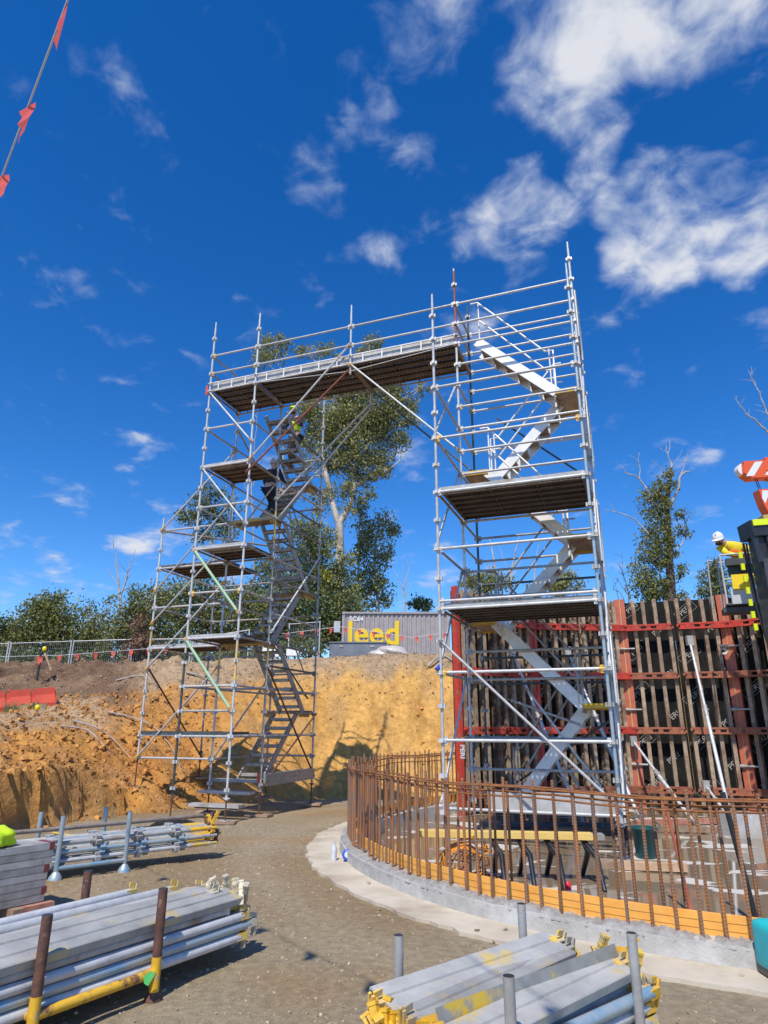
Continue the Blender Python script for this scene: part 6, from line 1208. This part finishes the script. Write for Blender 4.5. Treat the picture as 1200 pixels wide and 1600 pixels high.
# ------------------------------------------------------------------ crane boom head and hook block
cr = thing('crane_boom', 'orange and white striped crane boom tip reaching in from the right edge', 'crane', (12.5, 17.0, 8.0))
def striped(name, par, M, w, h, th, slant, mats=(cranered, whitep), n=3):
    m = MB(); prof = [(-w/2, -h*.18), (-w/2+h*.35, -h/2), (w/2, -h/2), (w/2, h/2), (-w/2+h*.12, h/2)]
    for s in (-1, 1):
        vs = [(x, s*th/2, z) for x, z in prof]; m.add(vs, [tuple(range(len(prof))) if s < 0 else tuple(reversed(range(len(prof))))])
    k = len(prof); vs = [(x, -th/2, z) for x, z in prof]+[(x, th/2, z) for x, z in prof]; m.add(vs, [(i, k+i, k+(i+1) % k, (i+1) % k) for i in range(k)])
    o = link(name, m.mesh(name, cranered), par, M)
    st = MB()
    for i in range(n):
        x = -w/2 + h*.38 + i*w/n*.98; b = w/n*.42
        st.add([(x-slant, -th/2-.004, -h*.40), (x-slant+b, -th/2-.004, -h*.40), (x+slant+b, -th/2-.004, h*.42), (x+slant, -th/2-.004, h*.42)], [(0,1,2,3)])
    sub('white_stripes', st.mesh('white_stripes', whitep), o, M)
    bt = MB()
    for x, z in ((-w*.2,-.05),(w*.15,.1),(w*.3,-.1)): bt.tube((x, -th/2-.02, z), (x, -th/2, z), .03, n=8)
    sub('bolt_heads', bt.mesh('bolt_heads', cranered), o, M)
    return o
Mt = Matrix.Translation((10.27, 16.0, 8.04)) @ Matrix.Rotation(math.radians(-4), 4, 'Y')
striped('boom_tip', cr, Mt, 2.0, .46, .34, .16, n=4)
m = MB().tube((9.36,15.95,8.03), (9.36,16.13,8.03), .17, n=20); link('sheave', m.mesh('sheave', whitep), cr)
m = MB().box((10.0,16,8.30), (.14,.2,.1)).box((10.3,16,8.32), (.3,.2,.08)); link('top_lugs', m.mesh('top_lugs', cranered), cr)
m = MB().box((12.2,16.0,8.0), (2.2,.36,.42)); link('boom_section', m.mesh('boom_section', cranered), cr)
hk = thing('hook_block', 'orange and white striped hook block hanging below the crane boom tip', 'hook block', (9.95, 16.0, 6.9))
M2 = Matrix.Translation((9.88, 16.0, 7.10))
m = MB(); prof = [(-.30,.34),(.34,.38),(.36,-.12),(.20,-.36),(-.14,-.32),(-.24,-.05)]; k = len(prof); th = .3
vs = [(x,-th/2,z) for x,z in prof]+[(x,th/2,z) for x,z in prof]; m.add(vs, [tuple(range(k)), tuple(reversed(range(k,2*k)))]+[(i, k+i, k+(i+1) % k, (i+1) % k) for i in range(k)])
hb = link('block_body', m.mesh('block_body', cranered), hk, M2)
m = MB()
m.add([(-.26,-.154,.10),(-.22,-.154,.31),(-.02,-.154,.31),(-.20,-.154,-.04)], [(0,1,2,3)]); m.add([(-.14,-.154,-.24),(-.06,-.154,-.30),(.28,-.154,.24),(.16,-.154,.32)], [(0,1,2,3)])
sub('white_stripes', m.mesh('white_stripes', whitep), hb, M2)
m = MB().tube((9.88,15.83,7.1), (9.88,15.85,7.1), .05, n=10).tube((9.75,15.83,6.92), (9.75,15.85,6.92), .03, n=8).tube((10.0,15.83,7.3), (10.0,15.85,7.3), .03, n=8); link('bolt_heads', m.mesh('bolt_heads', cranered), hk)
m = MB().box((10.05,16,6.62), (.26,.2,.18)); link('swivel', m.mesh('swivel', darkgrey), hk)
m = MB().path([(10.05,16,6.55),(10.05,16,6.42),(10.14,16,6.30),(10.1,16,6.16),(9.98,16,6.14),(9.92,16,6.22)], [.05,.05,.055,.05,.035,.02], 8); link('hook', m.mesh('hook', redst), hk)
m = MB()
for x0, x1 in ((9.58,9.70),(9.63,9.75),(10.08,10.04),(10.14,10.10)): m.tube((x0,16,7.95), (x1,16,7.35), .012, n=6)
m.path([(9.75,16.05,7.9),(9.95,16.05,7.75),(10.3,16.05,7.62)], .014, 6)
link('hoist_rope', m.mesh('hoist_rope', ropem), hk)

# ------------------------------------------------------------------ stillages and stacked scaffold parts near the camera
def stillage(name, label, c0, c1, wv, h, r, mat, rails=(.13,), feet=False, back=True, railmat=None, tops=None, lowpaint=None):
    """posts at c0, c1 (front) and behind them at +wv"""
    c0, c1, wv = Vector(c0), Vector(c1), Vector(wv)
    t = thing(name, label, 'stillage', (c0+c1)/2)
    for i, c in enumerate((c0, c1, c0+wv, c1+wv)):
        g = Vector((c.x, c.y, hz(c.x, c.y)))
        m = MB().tube((0,0,0), (0,0,h), r, n=12, mi=0)
        m.tube((0,0,h), (0,0,h+.001), r*.99, n=12, mi=1)
        p = link('post', m.mesh('post', [mat, blackp]), t, Matrix.Translation(g))
        if lowpaint and i < 2: sub('painted_foot', MB().tube((0,0,.02), (0,0,.24), r+.0015, n=12).mesh('painted_foot', lowpaint), p, Matrix.Translation(g))
        if feet: link('foot', MB().lathe([(.075,0),(.07,.03),(.045,.065),(r,.085)], 14).mesh('foot', mat), t, Matrix.Translation(g))
        else: link('foot', MB().lathe([(.06,0),(.055,.02),(r,.05)], 12).mesh('foot', mat), t, Matrix.Translation(g))
    for z in rails:
        for o in ((Vector(),) + ((wv,) if back else ())):
            a, b = c0+o, c1+o; zz = (hz(a.x,a.y)+hz(b.x,b.y))/2+z
            link('rail', MB().tube((a.x,a.y,zz), (b.x,b.y,zz), r*.92, n=10).mesh('rail', railmat or mat), t)
    for a in (c0, c1):
        z = hz(a.x, a.y)+rails[0]-.01; b = a+wv; link('cross_rail', MB().tube((a.x,a.y,z), (b.x,b.y,z), r*.92, n=10).mesh('cross_rail', railmat or mat), t)
    return t
rustyel = mk('rusty_yellow_paint', (.74,.43,.035), (.22,.10,.05), 9, .5, .62, .6, 0, .2, 60)
stillage('scaffold_stillage', 'rusty brown stillage frame with a yellow lower rail at the lower left', (-1.90,4.26,0), (-1.46,4.94,0), (-.72,.52,0), .63, .030, rust, (.15,), railmat=rustyel, lowpaint=yel)
stillage('scaffold_stillage', 'grey stillage with tall thin posts and round feet, holding standards by the bank', (-3.69,8.33,0), (-3.11,8.85,0), (-.47,.44,0), .66, .027, bluegalv, (.12,), feet=True)
stillage('scaffold_stillage', 'grey stillage posts holding yellow ended transoms at the bottom right', (.55,3.38,0), (1.32,4.03,0), (-.47,.58,0), .62, .0255, galv2, (.08,))
# transom: rounded double profile with blade ends
def transom_mesh(Lt, seed, endmat, prof='round', mat=galv, cw=.104):
    g = random.Random(seed); m = MB()
    if prof == 'round':
        pr = [(.031*math.cos(a), .0325*math.sin(a)) for a in [2*math.pi*i/12 for i in range(12)]]
        m.prism(pr, (0,0,0), (Lt,0,0)); m.sm = [True]*12 + [False]*2
    elif prof == 'tee':
        pr = [(-.05,.022),(-.05,.029),(.05,.029),(.05,.022),(.006,.020),(.006,-.06),(-.006,-.06),(-.006,.020)]
        m.prism(pr, (0,0,0), (Lt,0,0))
    else:
        h_ = cw/2; pr = [(-h_,-.026),(-h_,.018),(-h_+.006,.024),(-.012,.024),(-.006,.014),(.006,.014),(.012,.024),(h_-.006,.024),(h_,.018),(h_,-.026),(h_-.005,-.026),(h_-.005,.012),(-h_+.005,.012),(-h_+.005,-.026)]
        m.prism(pr, (0,0,0), (Lt,0,0))
    for x, s in ((0,-1), (Lt,1)):
        tilt = Matrix.Rotation(s*.18, 3, 'Y')
        m.box((x+s*.012, 0, .0), (.09, .056, .05), None, 1)
        m.box((x+s*.055, .012, -.015), (.016, .012, .15), tilt, 1); m.box((x+s*.055, -.012, -.01), (.016, .012, .14), tilt, 1)
        m.box((x+s*.03, 0, .055), (.05, .010, .03), tilt, 1)
    return m.mesh('transom', [mat, endmat])
def lay(me, p, d, label, cat, group, roll=0, name='scaffold_transom', tilt=0):
    d = Vector(d).normalized(); M = Matrix.Translation(p) @ Matrix.Rotation(math.atan2(d.y, d.x), 4, 'Z') @ Matrix.Rotation(-tilt, 4, 'Y') @ Matrix.Rotation(roll, 4, 'X')
    return link(name, me, None, M, None, label, cat, group)
# left stack (nearest, lower left)
dL = Vector((.543,.840,0)); nL = Vector((-.840,.543,0)); o0 = Vector((-1.46,4.94,0)) + nL*.075 + dL*.80
ends = [yelold, mk('scuffed_cream_paint', (.62,.55,.38), (.42,.38,.30), 12, .4, .65, .6, 0, .1, 50, vary=.12)]
LG = 'transoms stacked in the rusty brown stillage'
smear = mk('paint_smeared_galvanised', (.50,.485,.45), (.30,.295,.28), 4, .30, .72, .5, .1, .25, 50, c3=(.58,.43,.15), scale3=4.2, lo3=.55, hi3=.68, vary=.14, detail=9)
meL = [transom_mesh(2.05, i, ends[i % 2], 'round', m_) for i, m_ in enumerate((galv, galv2, galv, bluegalv))]
ORD = ['lowest', 'second from the bottom', 'third from the bottom', 'uppermost round']
rows, colsL = 4, 8
for r in range(rows):
    for c in range(colsL):
        jx = rnd.uniform(-.16, .08) + (.10 if r in (0, 1) else -.03)
        p = o0 + nL*(c*.088 + rnd.uniform(-.008,.008)) + Vector((0,0,.155+r*.066)) - dL*2.05 + dL*jx
        yw = rnd.uniform(-.012,.012); lay(meL[(r*3+c*5) % 4], p, dL + nL*yw, ORD[r]+' grey transom on the near side of the lower left stack' if c == 0 else 'grey scaffold transom lying inside the rusty brown stillage', 'transom', LG, rnd.uniform(-.25,.25))
meC = transom_mesh(2.1, 9, ends[0], 'chan', smear, .20); meC2 = transom_mesh(1.85, 10, ends[1], 'chan', smear, .17)
topz = .155+rows*.066
for c, (jx, me, lb, rl) in enumerate(((-.02, meC, 'wide pale transom lying open-side down along the front top edge of the lower left stack', .20), (.05, meC2, 'pale transom on top of the lower left stack, second from the front', .28),
        (-.12, meC, 'pale yellow-stained transom on top of the lower left stack, third from the front', -.1), (-.25, meL[0], 'round grey transom on top of the lower left stack, next to the back', 0), (-.32, transom_mesh(1.9, 12, yelold, 'round', galv), 'round grey transom with a yellow end along the back top of the lower left stack', 0))):
    p = o0 + nL*(.055 + c*.155) + Vector((0,0,topz + (0, .028, .012, .035, .03)[c])) - dL*2.05 + dL*jx
    lay(me, p, dL + nL*(.012,-.03,.02,-.015,.01)[c], lb, 'transom', 'transoms on top of the lower left stack', rl)
# loose blade ends bristling at the right end of the stack
m = MB()
t = link('green_tie', MB().add([(0,0,0),(.045,.01,.03),(.07,.0,.01),(.04,-.02,-.045),(.01,-.01,-.035)], [(0,1,2,3,4)]).mesh('green_tie', flag2 if 'flag2' in globals() else grndark), None, Matrix.Translation((-1.50,4.83,.16)), None, 'bright green tape tied round the yellow rail of the rusty brown stillage', 'tape')
t.data.materials[0] = mk('bright_green_tape', (.10,.52,.13), rough=.4, trans=.3)
# right stack (bottom right)
dR = Vector((.763,.646,0)); nR = Vector((-.646,.763,0)); q0 = Vector((.55,3.38,0)) + nR*.06 - dR*.20
LR = 'transoms stacked in the bottom right stillage'
gy = [transom_mesh(1.34, 40+i, yel if i % 2 == 0 else yelold, 'round', m_) for i, m_ in enumerate((bluegalv, galv2, galv))]
for r in range(4):
    for c in range(7):
        p = q0 + nR*(c*.088+rnd.uniform(-.006,.006)) + Vector((0,0,.09+r*.066)) + dR*rnd.uniform(-.05,.07)
        lay(gy[(r+c*2) % 3], p, dR + nR*rnd.uniform(-.012,.012), ORD[r]+' grey transom on the near side of the bottom right stack' if c == 0 else 'grey scaffold transom with yellow ends lying inside the bottom right stillage', 'transom', LR, rnd.uniform(-.3,.3))
smear2 = mk('paint_marked_dark_galvanised', (.30,.30,.28), (.20,.20,.19), 7, .35, .7, .5, .1, .15, 60, c3=(.58,.40,.05), scale3=2.4, lo3=.54, hi3=.6)
tt = [transom_mesh(1.34, 50, yelold, 'chan', smear, .19), transom_mesh(1.36, 51, yel, 'tee', smear2), transom_mesh(1.26, 52, yelold, 'chan', smear, .14), transom_mesh(1.30, 53, yelold, 'chan', smear, .19)]
tl = ['white-grey transom along the front top of the bottom right stack', 'dark grey transom with yellow paint marks standing on edge in the bottom right stack', 'pale transom with a yellow right end, third from the front on the bottom right stack', 'broad pale transom along the back top of the bottom right stack']
for c, (jx, y, z, rl) in enumerate(((.0, .09, .0, .24), (.03, .235, .035, 1.28), (-.02, .33, .03, .16), (-.06, .50, .055, .30))):
    p = q0 + nR*y + Vector((0,0,.09+4*.066+.012+z)) + dR*jx; lay(tt[c], p, dR + nR*(.02,-.045,.05,-.03)[c], tl[c], 'transom', 'transoms on top of the bottom right stack', rl, tilt=.02)
def loose_blades(c, ux, uy, n, label, mat, seed):
    g = random.Random(seed); t = thing('ledger_wedges', label, 'wedges', c)
    for i in range(n):
        R = Euler((g.uniform(-.5,.5), g.uniform(-.6,.6), g.uniform(-.8,.8)+math.atan2(ux.y, ux.x))).to_matrix()
        p = Vector(c) + uy*g.uniform(-.02,.5) + ux*g.uniform(-.05,.06) + Vector((0,0,g.uniform(-.16,.13)))
        m = MB().box((0,0,0), (.015,.036,.17)).box((.022,0,.0), (.015,.036,.16)).box((.011,0,.082), (.045,.04,.014)).box((.011,0,.03), (.045,.04,.012))
        link('wedge', cached(('wedge', mat.name), lambda: m.mesh('wedge', mat)), t, Matrix.Translation(p) @ R.to_4x4())
loose_blades(q0 - dR*.10 + Vector((0,0,.26)), dR, nR, 60, 'bunch of yellow wedge ends bristling from the left end of the bottom right stack', yel, 5)
loose_blades(o0 + dR*0 + dL*.06 + Vector((0,0,.33)), dL, nL, 26, 'cream and yellow wedge ends bristling from the right end of the lower left stack', ends[1], 6)
loose_blades(q0 + dR*1.40 + Vector((0,0,.33)), dR, nR, 10, 'yellow wedge ends at the right end of the bottom right stack', yelold, 7)
# standards in the middle-left stillage
dM = Vector((.745,.667,0)); nM = Vector((-.667,.745,0)); s0 = Vector((-3.69,8.33,0)) + nM*.06 - dM*.75
def loose_standard(Ls, mat, endm, seed):
    m = MB().tube((0,0,0), (Ls,0,0), .0245, n=10); 
    for x in np.arange(.3, Ls-.05, .495):
        for dy, dz in ((1,0),(-1,0),(0,1),(0,-1)): m.box((x, dy*.045, dz*.045), (.06, .03+.015*abs(dz), .03+.015*abs(dy)))
        m.tube((x-.03,0,0), (x+.03,0,0), .031, n=8)
    m.tube((Ls-.28,0,0), (Ls-.02,0,0), .0262, n=10, mi=1); m.tube((Ls,0,0), (Ls+.1,0,0), .018, n=8, mi=1)
    return m.mesh('loose_standard', [mat, endm])
ms_ = [loose_standard(2.75, galv, yelold, 0), loose_standard(2.7, bluegalv, galv2, 1), loose_standard(2.75, galv2, yel, 2)]
for r in range(3):
    for c in range(5):
        p = s0 + nM*(c*.10) + Vector((0,0,.175+r*.092)) + dM*rnd.uniform(-.12,.06); z = hz(p.x, p.y)
        lay(ms_[(r+c) % 3], p+Vector((0,0,z)), dM, 'grey scaffold standard with lugs lying in the stillage by the bank', 'standard', 'standards stacked in the stillage by the bank', rnd.uniform(0,1.5), 'scaffold_standard')
p = s0 + nM*.40 + Vector((0,0,.475)) + dM*.05
lay(MB().tube((0,0,0),(2.7,0,0),.026,n=12).mesh('plain_tube', galvold), p, dM, 'plain brownish tube along the back top of the standards stack', 'tube', None, 0, 'scaffold_tube')
loose_blades(s0+dM*2.75+Vector((0,0,.36)), dM, nM*.6, 7, 'yellow and red wedge ends at the right end of the standards stack', yel, 8)
loose_blades(s0+dM*2.8+Vector((0,0,.38)), dM, nM*.7, 4, 'rusty red wedge ends at the right end of the standards stack', rust, 9)
# pile of steel planks at the left edge
dP = Vector((.58,.815,0)); nP = Vector((-.815,.58,0)); e0 = Vector((-3.16,7.02,0)) 
dirty = mk('concrete_stained_plank', (.40,.385,.365), (.26,.245,.225), 6, .35, .65, .7, .05, .3, 40, c3=(.33,.22,.2), scale3=4, lo3=.62, hi3=.72, vary=.12)
me_p = [plank_mesh(2.4, .225, dirty, m_) for m_ in (dirty, galv2)]
rg = mk('maroon_paint', (.22,.04,.05), (.16,.05,.05), 6, .4, .65, .6)
for r in range(8):
    for c in range(2 if r < 7 else 1):
        p = e0 + nP*(.12+c*.235) + Vector((0,0,.095+r*.062)) - dP*(2.4+rnd.uniform(-.03,.05))
        o = lay(me_p[(r+c) % 2], p, dP, (['bottom steel plank','second plank from the bottom','third plank from the bottom','fourth plank from the bottom','fifth plank from the bottom','sixth plank from the bottom','seventh plank from the bottom'][r]+(' on the near side' if c == 0 else ' on the far side')+' of the left edge pile') if r < 7 else 'topmost steel plank on the pile at the left edge, under the hi-vis cloth', 'steel plank', 'steel planks piled at the left edge', 0, 'steel_plank')
        if r in (1, 4, 7) : sub('painted_end', MB().box((2.37,0,.03), (.05,.229,.062)).mesh('painted_end', rg), o, o.matrix_basis.copy())
m = MB().box((0,0,0), (.16,.09,.09)); 
link('timber_block', MB().box((0,0,.035), (.34,.075,.085)).mesh('timber_block', woodred), None, Matrix.Translation(e0 - dP*.12 - nP*.02 + Vector((0,0,.008))) @ Matrix.Rotation(math.atan2(dP.y,dP.x)+.0, 4, 'Z'), None, 'red-brown timber block propping up the plank pile', 'timber block')
link('timber_bearer', MB().box((0,0,.045), (.1,.62,.085)).mesh('timber_bearer', woodsole), None, Matrix.Translation(e0 - dP*.3 + nP*.22) @ Matrix.Rotation(math.atan2(dP.y,dP.x), 4, 'Z'), None, 'timber bearer under the right end of the plank pile', 'timber block')
lump('hivis_cloth', 'crumpled fluorescent yellow hi-vis garment on top of the plank pile', 'garment', (-3.60, 6.72, .665), (.19, .15, .105), hivis, 12, .55)
# timber and offcuts along the foot of the bank
def item(name, label, cat, size, p, rz, mat, rx=0, ry=0, group=None):
    z = hz(p[0], p[1]); return link(name, MB().box((0,0,size[2]/2), size).mesh(name, mat), None, Matrix.Translation((p[0], p[1], z+(p[2] if len(p) > 2 else 0))) @ Euler((rx, ry, rz)).to_matrix().to_4x4(), None, label, cat, group)
item('timber_sleeper', 'long pale timber sleeper on the ground behind the plank pile', 'timber', (1.5,.22,.17), (-5.35,9.9), .12, woodt)
item('plywood_offcut', 'yellow plywood offcut standing among the offcuts at the foot of the bank', 'offcut', (.30,.03,.30), (-4.55,10.2), .5, yelold, .5, .2, 'offcuts at the foot of the bank')
item('plywood_offcut', 'tan plywood offcut lying left of the dark red box at the foot of the bank', 'offcut', (.34,.28,.05), (-4.25,10.15), .3, woodt, .15, .5, 'offcuts at the foot of the bank')
item('plywood_offcut', 'yellow-brown plywood sheet leaning at the foot of the bank behind the grey posts', 'offcut', (.42,.05,.26), (-3.98,10.3), .2, orgblade, .35, 0, 'offcuts at the foot of the bank')
item('small_box', 'small dark red-brown box at the foot of the bank', 'box', (.20,.18,.20), (-3.55,10.15), .4, woodred)
lump('spoil_heap', 'small grey heap of spoil at the foot of the dark scarp', 'spoil heap', (-3.55, 12.2, -.06), (.62, .4, .22), roadm, 21, .3)
for i, (x, y, r, lb) in enumerate(((-.98, 11.6, .09, 'fist-sized pale stone on the road left of the kerb'), (-.55, 13.3, .045, 'small white stone on the road farther back'), (-.38, 6.2, .02, 'single light pebble'))[:2]):
    lump('stone', lb, 'stone', (x, y, hz(x,y)+r*.5), (r*1.2, r, r*.8), rockm, 30+i)
# ------------------------------------------------------------------ small things in and around the ring
tr = thing('trestle', 'yellow topped trestle on splayed dark legs, inside the rebar ring', 'trestle', (1.65, 8.8, SLAB_Z))
ta, tb = Vector((.44, 8.78, .43)), Vector((2.45, 8.55, .43)); td = (tb-ta).normalized(); tn = Vector((-td.y, td.x, 0))
link('top_beam', MB().prism([(-.09,-.03),(.09,-.03),(.09,.035),(-.09,.035)], ta, tb).mesh('top_beam', mk('pale_yellow_beam', (.80,.56,.16), (.74,.50,.14), 7, .4, .65, .6)), tr)
link('end_cap', MB().prism([(-.085,-.028),(.085,-.028),(.085,.03),(-.085,.03)], tb, tb+td*.13).mesh('end_cap', galv2), tr)
for f in (.42, .58, .74, .95):
    c = ta.lerp(tb, f)
    for s in (-1, 1):
        e = Vector((c.x, c.y, SLAB_Z)) + tn*s*.42 + td*(.12 if s < 0 else .02); mid = c.lerp(e, .4) + td*.06
        link('leg', MB().path([c-Vector((0,0,.05)), mid, e], [.034,.036,.028], 6).mesh('leg', blackrub), tr)
ms2 = thing('barrier_mesh_roll', 'loose roll of orange barrier mesh beneath the left end of the yellow trestle', 'mesh roll', (.95, 8.7, SLAB_Z))
m = MB(); g = np.random.default_rng(4)
for i in range(26):
    a0 = Vector((.72+.5*g.random(), 8.55+.35*g.random(), SLAB_Z+.03+.36*g.random())); pts = [a0]
    for k in range(5): pts.append(pts[-1] + Vector((g.normal(0,.07), g.normal(0,.06), g.normal(0,.06)))); pts[-1].z = max(pts[-1].z, SLAB_Z+.01)
    m.path(pts, .008, 4)
link('mesh_strands', m.mesh('mesh_strands', orgmesh), ms2); m = MB()
vs = []
for i in range(13):
    a = i/12*math.pi; vs += [(.95+.26*math.cos(a), 8.55, SLAB_Z+.02+.36*math.sin(a)*.95), (.95+.28*math.cos(a), 8.95, SLAB_Z+.02+.36*math.sin(a))]
m.add(vs, [(2*i, 2*i+1, 2*i+3, 2*i+2) for i in range(12)]); link('mesh_sheet', m.mesh('mesh_sheet', mk('orange_mesh_dark', (.55,.20,.03), (.85,.34,.03), 25, .45, .55, .6)), ms2)
bk = thing('bucket', 'dark teal plastic bucket standing on the wet slab near the nearer tower foot', 'bucket', (3.62, 10.1, SLAB_Z))
link('body', MB().lathe([(.12,0),(.125,.01),(.165,.36),(.18,.37),(.18,.39),(.16,.39),(.115,.02)], 20, (3.62,10.1,SLAB_Z)).mesh('body', tealp), bk)
for s in (-1,1): link('handle', MB().path([(3.62+s*.17,10.06,SLAB_Z+.36),(3.62+s*.22,10.06,SLAB_Z+.42),(3.62+s*.19,10.1,SLAB_Z+.44)], .012, 6).mesh('handle', tealp), bk)
sc = thing('spray_can', 'red, white and blue marking spray can standing behind the orange strip', 'spray can', (1.72, 6.95, SLAB_Z))
cz = SLAB_Z; cx, cy = 1.74, 7.0
link('body', MB().lathe([(.032,.0),(.033,.005),(.033,.19),(.026,.205)], 16, (cx,cy,cz+.06)).mesh('body', whitep), sc); link('label_band', MB().lathe([(.0336,.04),(.0336,.13)], 16, (cx,cy,cz+.06)).mesh('label_band', bluep), sc); link('foot_band', MB().lathe([(.0338,.0),(.0338,.045)], 16, (cx,cy,cz+.06)).mesh('foot_band', redcan), sc)
link('cap', MB().lathe([(.030,.19),(.032,.20),(.031,.255),(.02,.265)], 16, (cx,cy,cz+.06)).mesh('cap', redcan), sc)
link('timber_block', MB().box((cx,cy,SLAB_Z+.03), (.2,.12,.06)).mesh('timber_block', woodsole), None, None, None, 'offcut under the spray can behind the orange strip', 'timber block')
tp = thing('tape_reel', 'small blue and white reel lying on the pale apron beside the kerb', 'reel', (-.46, 9.45, .01))
Rr = Matrix.Rotation(math.radians(80), 4, 'X') @ Matrix.Rotation(0, 4, 'Y'); 
link('body', MB().lathe([(.05,-.05),(.066,-.045),(.07,0),(.066,.045),(.05,.05)], 18, (-.46,9.45,.078), 0, Rr).mesh('body', bluep), tp); link('face', MB().lathe([(.036,.049),(.040,.056),(.03,.060)], 16, (-.46,9.45,.078), 0, Rr).mesh('face', clearp), tp)
bt = thing('water_bottle', 'clear plastic bottle standing on the pale apron left of the blue reel', 'bottle', (-.64, 9.5, .01))
link('body', MB().lathe([(.035,0),(.037,.02),(.034,.06),(.037,.10),(.035,.15),(.014,.185),(.014,.2)], 14, (-.64,9.5,.008)).mesh('body', clearp), bt); link('cap', MB().lathe([(.017,.2),(.017,.225)], 10, (-.64,9.5,.008)).mesh('cap', clearp), bt)
bg_ = thing('cooler_bag', 'teal cooler bag with pale zigzag trim and dark base, cut by the right edge', 'cooler bag', (2.78, 5.26, .01))
def rbox(c, s, r, n=3):
    bm = bmesh.new(); bmesh.ops.create_cube(bm, size=1)
    for v in bm.verts: v.co = Vector((v.co.x*s[0], v.co.y*s[1], v.co.z*s[2]))
    bmesh.ops.bevel(bm, geom=list(bm.edges), offset=r, segments=n, affect='EDGES', profile=.6)
    me = bpy.data.meshes.new('body'); bm.to_mesh(me); bm.free(); me.polygons.foreach_set('use_smooth', [True]*len(me.polygons)); me.transform(Matrix.Translation(c)); return me
me = rbox((2.860,5.30,.195), (.44,.30,.31), .06); me.materials.append(teal); link('body', me, bg_)
me = rbox((2.860,5.30,.045), (.43,.29,.08), .03); me.materials.append(blackp); link('base', me, bg_)
m = MB().path([(2.680,5.142,.33),(2.760,5.142,.29),(2.700,5.142,.22),(2.720,5.142,.15),(2.760,5.142,.12)], [.006,.014,.012,.012,.004], 6); link('zigzag_trim', m.mesh('zigzag_trim', ltgrey), bg_)
for zz in (.12, .27): link('seam', MB().path([(2.645,5.30,zz),(2.650,5.16,zz),(2.680,5.146,zz),(3.040,5.146,zz)], .006, 6).mesh('seam', tealp), bg_)
m = MB().path([(2.700,5.22,.345),(2.780,5.2,.40),(2.940,5.2,.40),(3.010,5.22,.345)], .014, 8); link('carry_handle', m.mesh('carry_handle', blackp), bg_)
for i, (x, y, s, rz, lb) in enumerate(((5.95,12.0,(.55,.4,.36),.2,'pale concrete block on the wet slab at the foot of the white prop'), (6.45,11.8,(.5,.4,.34),-.1,'second pale concrete block near the right edge of the slab'))):
    link('concrete_block', MB().box((0,0,s[2]/2), s).mesh('concrete_block', concm), None, Matrix.Translation((x,y,SLAB_Z)) @ Matrix.Rotation(rz, 4, 'Z'), None, lb, 'concrete block', 'concrete blocks on the slab')
vl = thing('signal_worker_vest', 'red and white banded post with yellow cap by the formwork at the right edge', 'marker post', (7.75, 13.0, SLAB_Z)); vl.name = 'marker_post'
for j, (z0, z1, mt) in enumerate(((0,.95,yelold),(.95,1.12,whitep),(1.12,1.2,redcan),(1.2,1.36,whitep),(1.36,1.48,redcan))): link('band', MB().tube((7.80,13.0,SLAB_Z+z0), (7.80,13.0,SLAB_Z+z1), .10, n=14).mesh('band', mt), vl)
link('cap', MB().lathe([(.12,0),(.125,.05),(.10,.11),(.03,.15)], 16, (7.80,13.0,SLAB_Z+1.48)).mesh('cap', yelbox), vl)
# timber and cables lying on the slab behind the tower foot
for i, (x0, y0, x1, y1, w, mt, lb) in enumerate(((2.9,12.3,4.3,11.9,.1,blackp,'black cable bundle lying on the slab behind the nearer tower'), (4.1,12.6,5.5,12.3,.12,woodg,'weathered timber lying on the slab right of the nearer tower'), (2.2,13.0,4.0,12.7,.14,darkgrey,'dark steel channel lying on the slab under the nearer tower'), (4.6,13.2,6.3,13.4,.12,woodred,'red-brown timber lying along the foot of the formwork'), (3.0,9.3,3.75,9.1,.1,woodt,'pale timber batten lying by the right foot of the nearer tower'))):
    a, b = Vector((x0,y0,SLAB_Z+.05)), Vector((x1,y1,SLAB_Z+.06)); link('slab_timber' if mt is not blackp else 'cable_bundle', MB().prism([(-w/2,-.04),(w/2,-.04),(w/2,.05),(-w/2,.05)], a, b).mesh('slab_timber', mt), None, None, None, lb, 'timber' if mt in (woodg, woodred, woodt) else ('cable' if mt is blackp else 'steel channel'))
ob = link('marker_stake', MB().tube((2.98,7.25,SLAB_Z), (2.80,7.2,1.12), .018, n=8).mesh('marker_stake', orgst), None, None, None, 'orange painted stake leaning among the starter bars at right', 'stake')
ob = link('conduit', MB().tube((3.42,6.9,SLAB_Z), (3.30,6.95,1.05), .026, n=10).mesh('conduit', blackp), None, None, None, 'black conduit standing inside the starter bars near the orange stake', 'conduit')
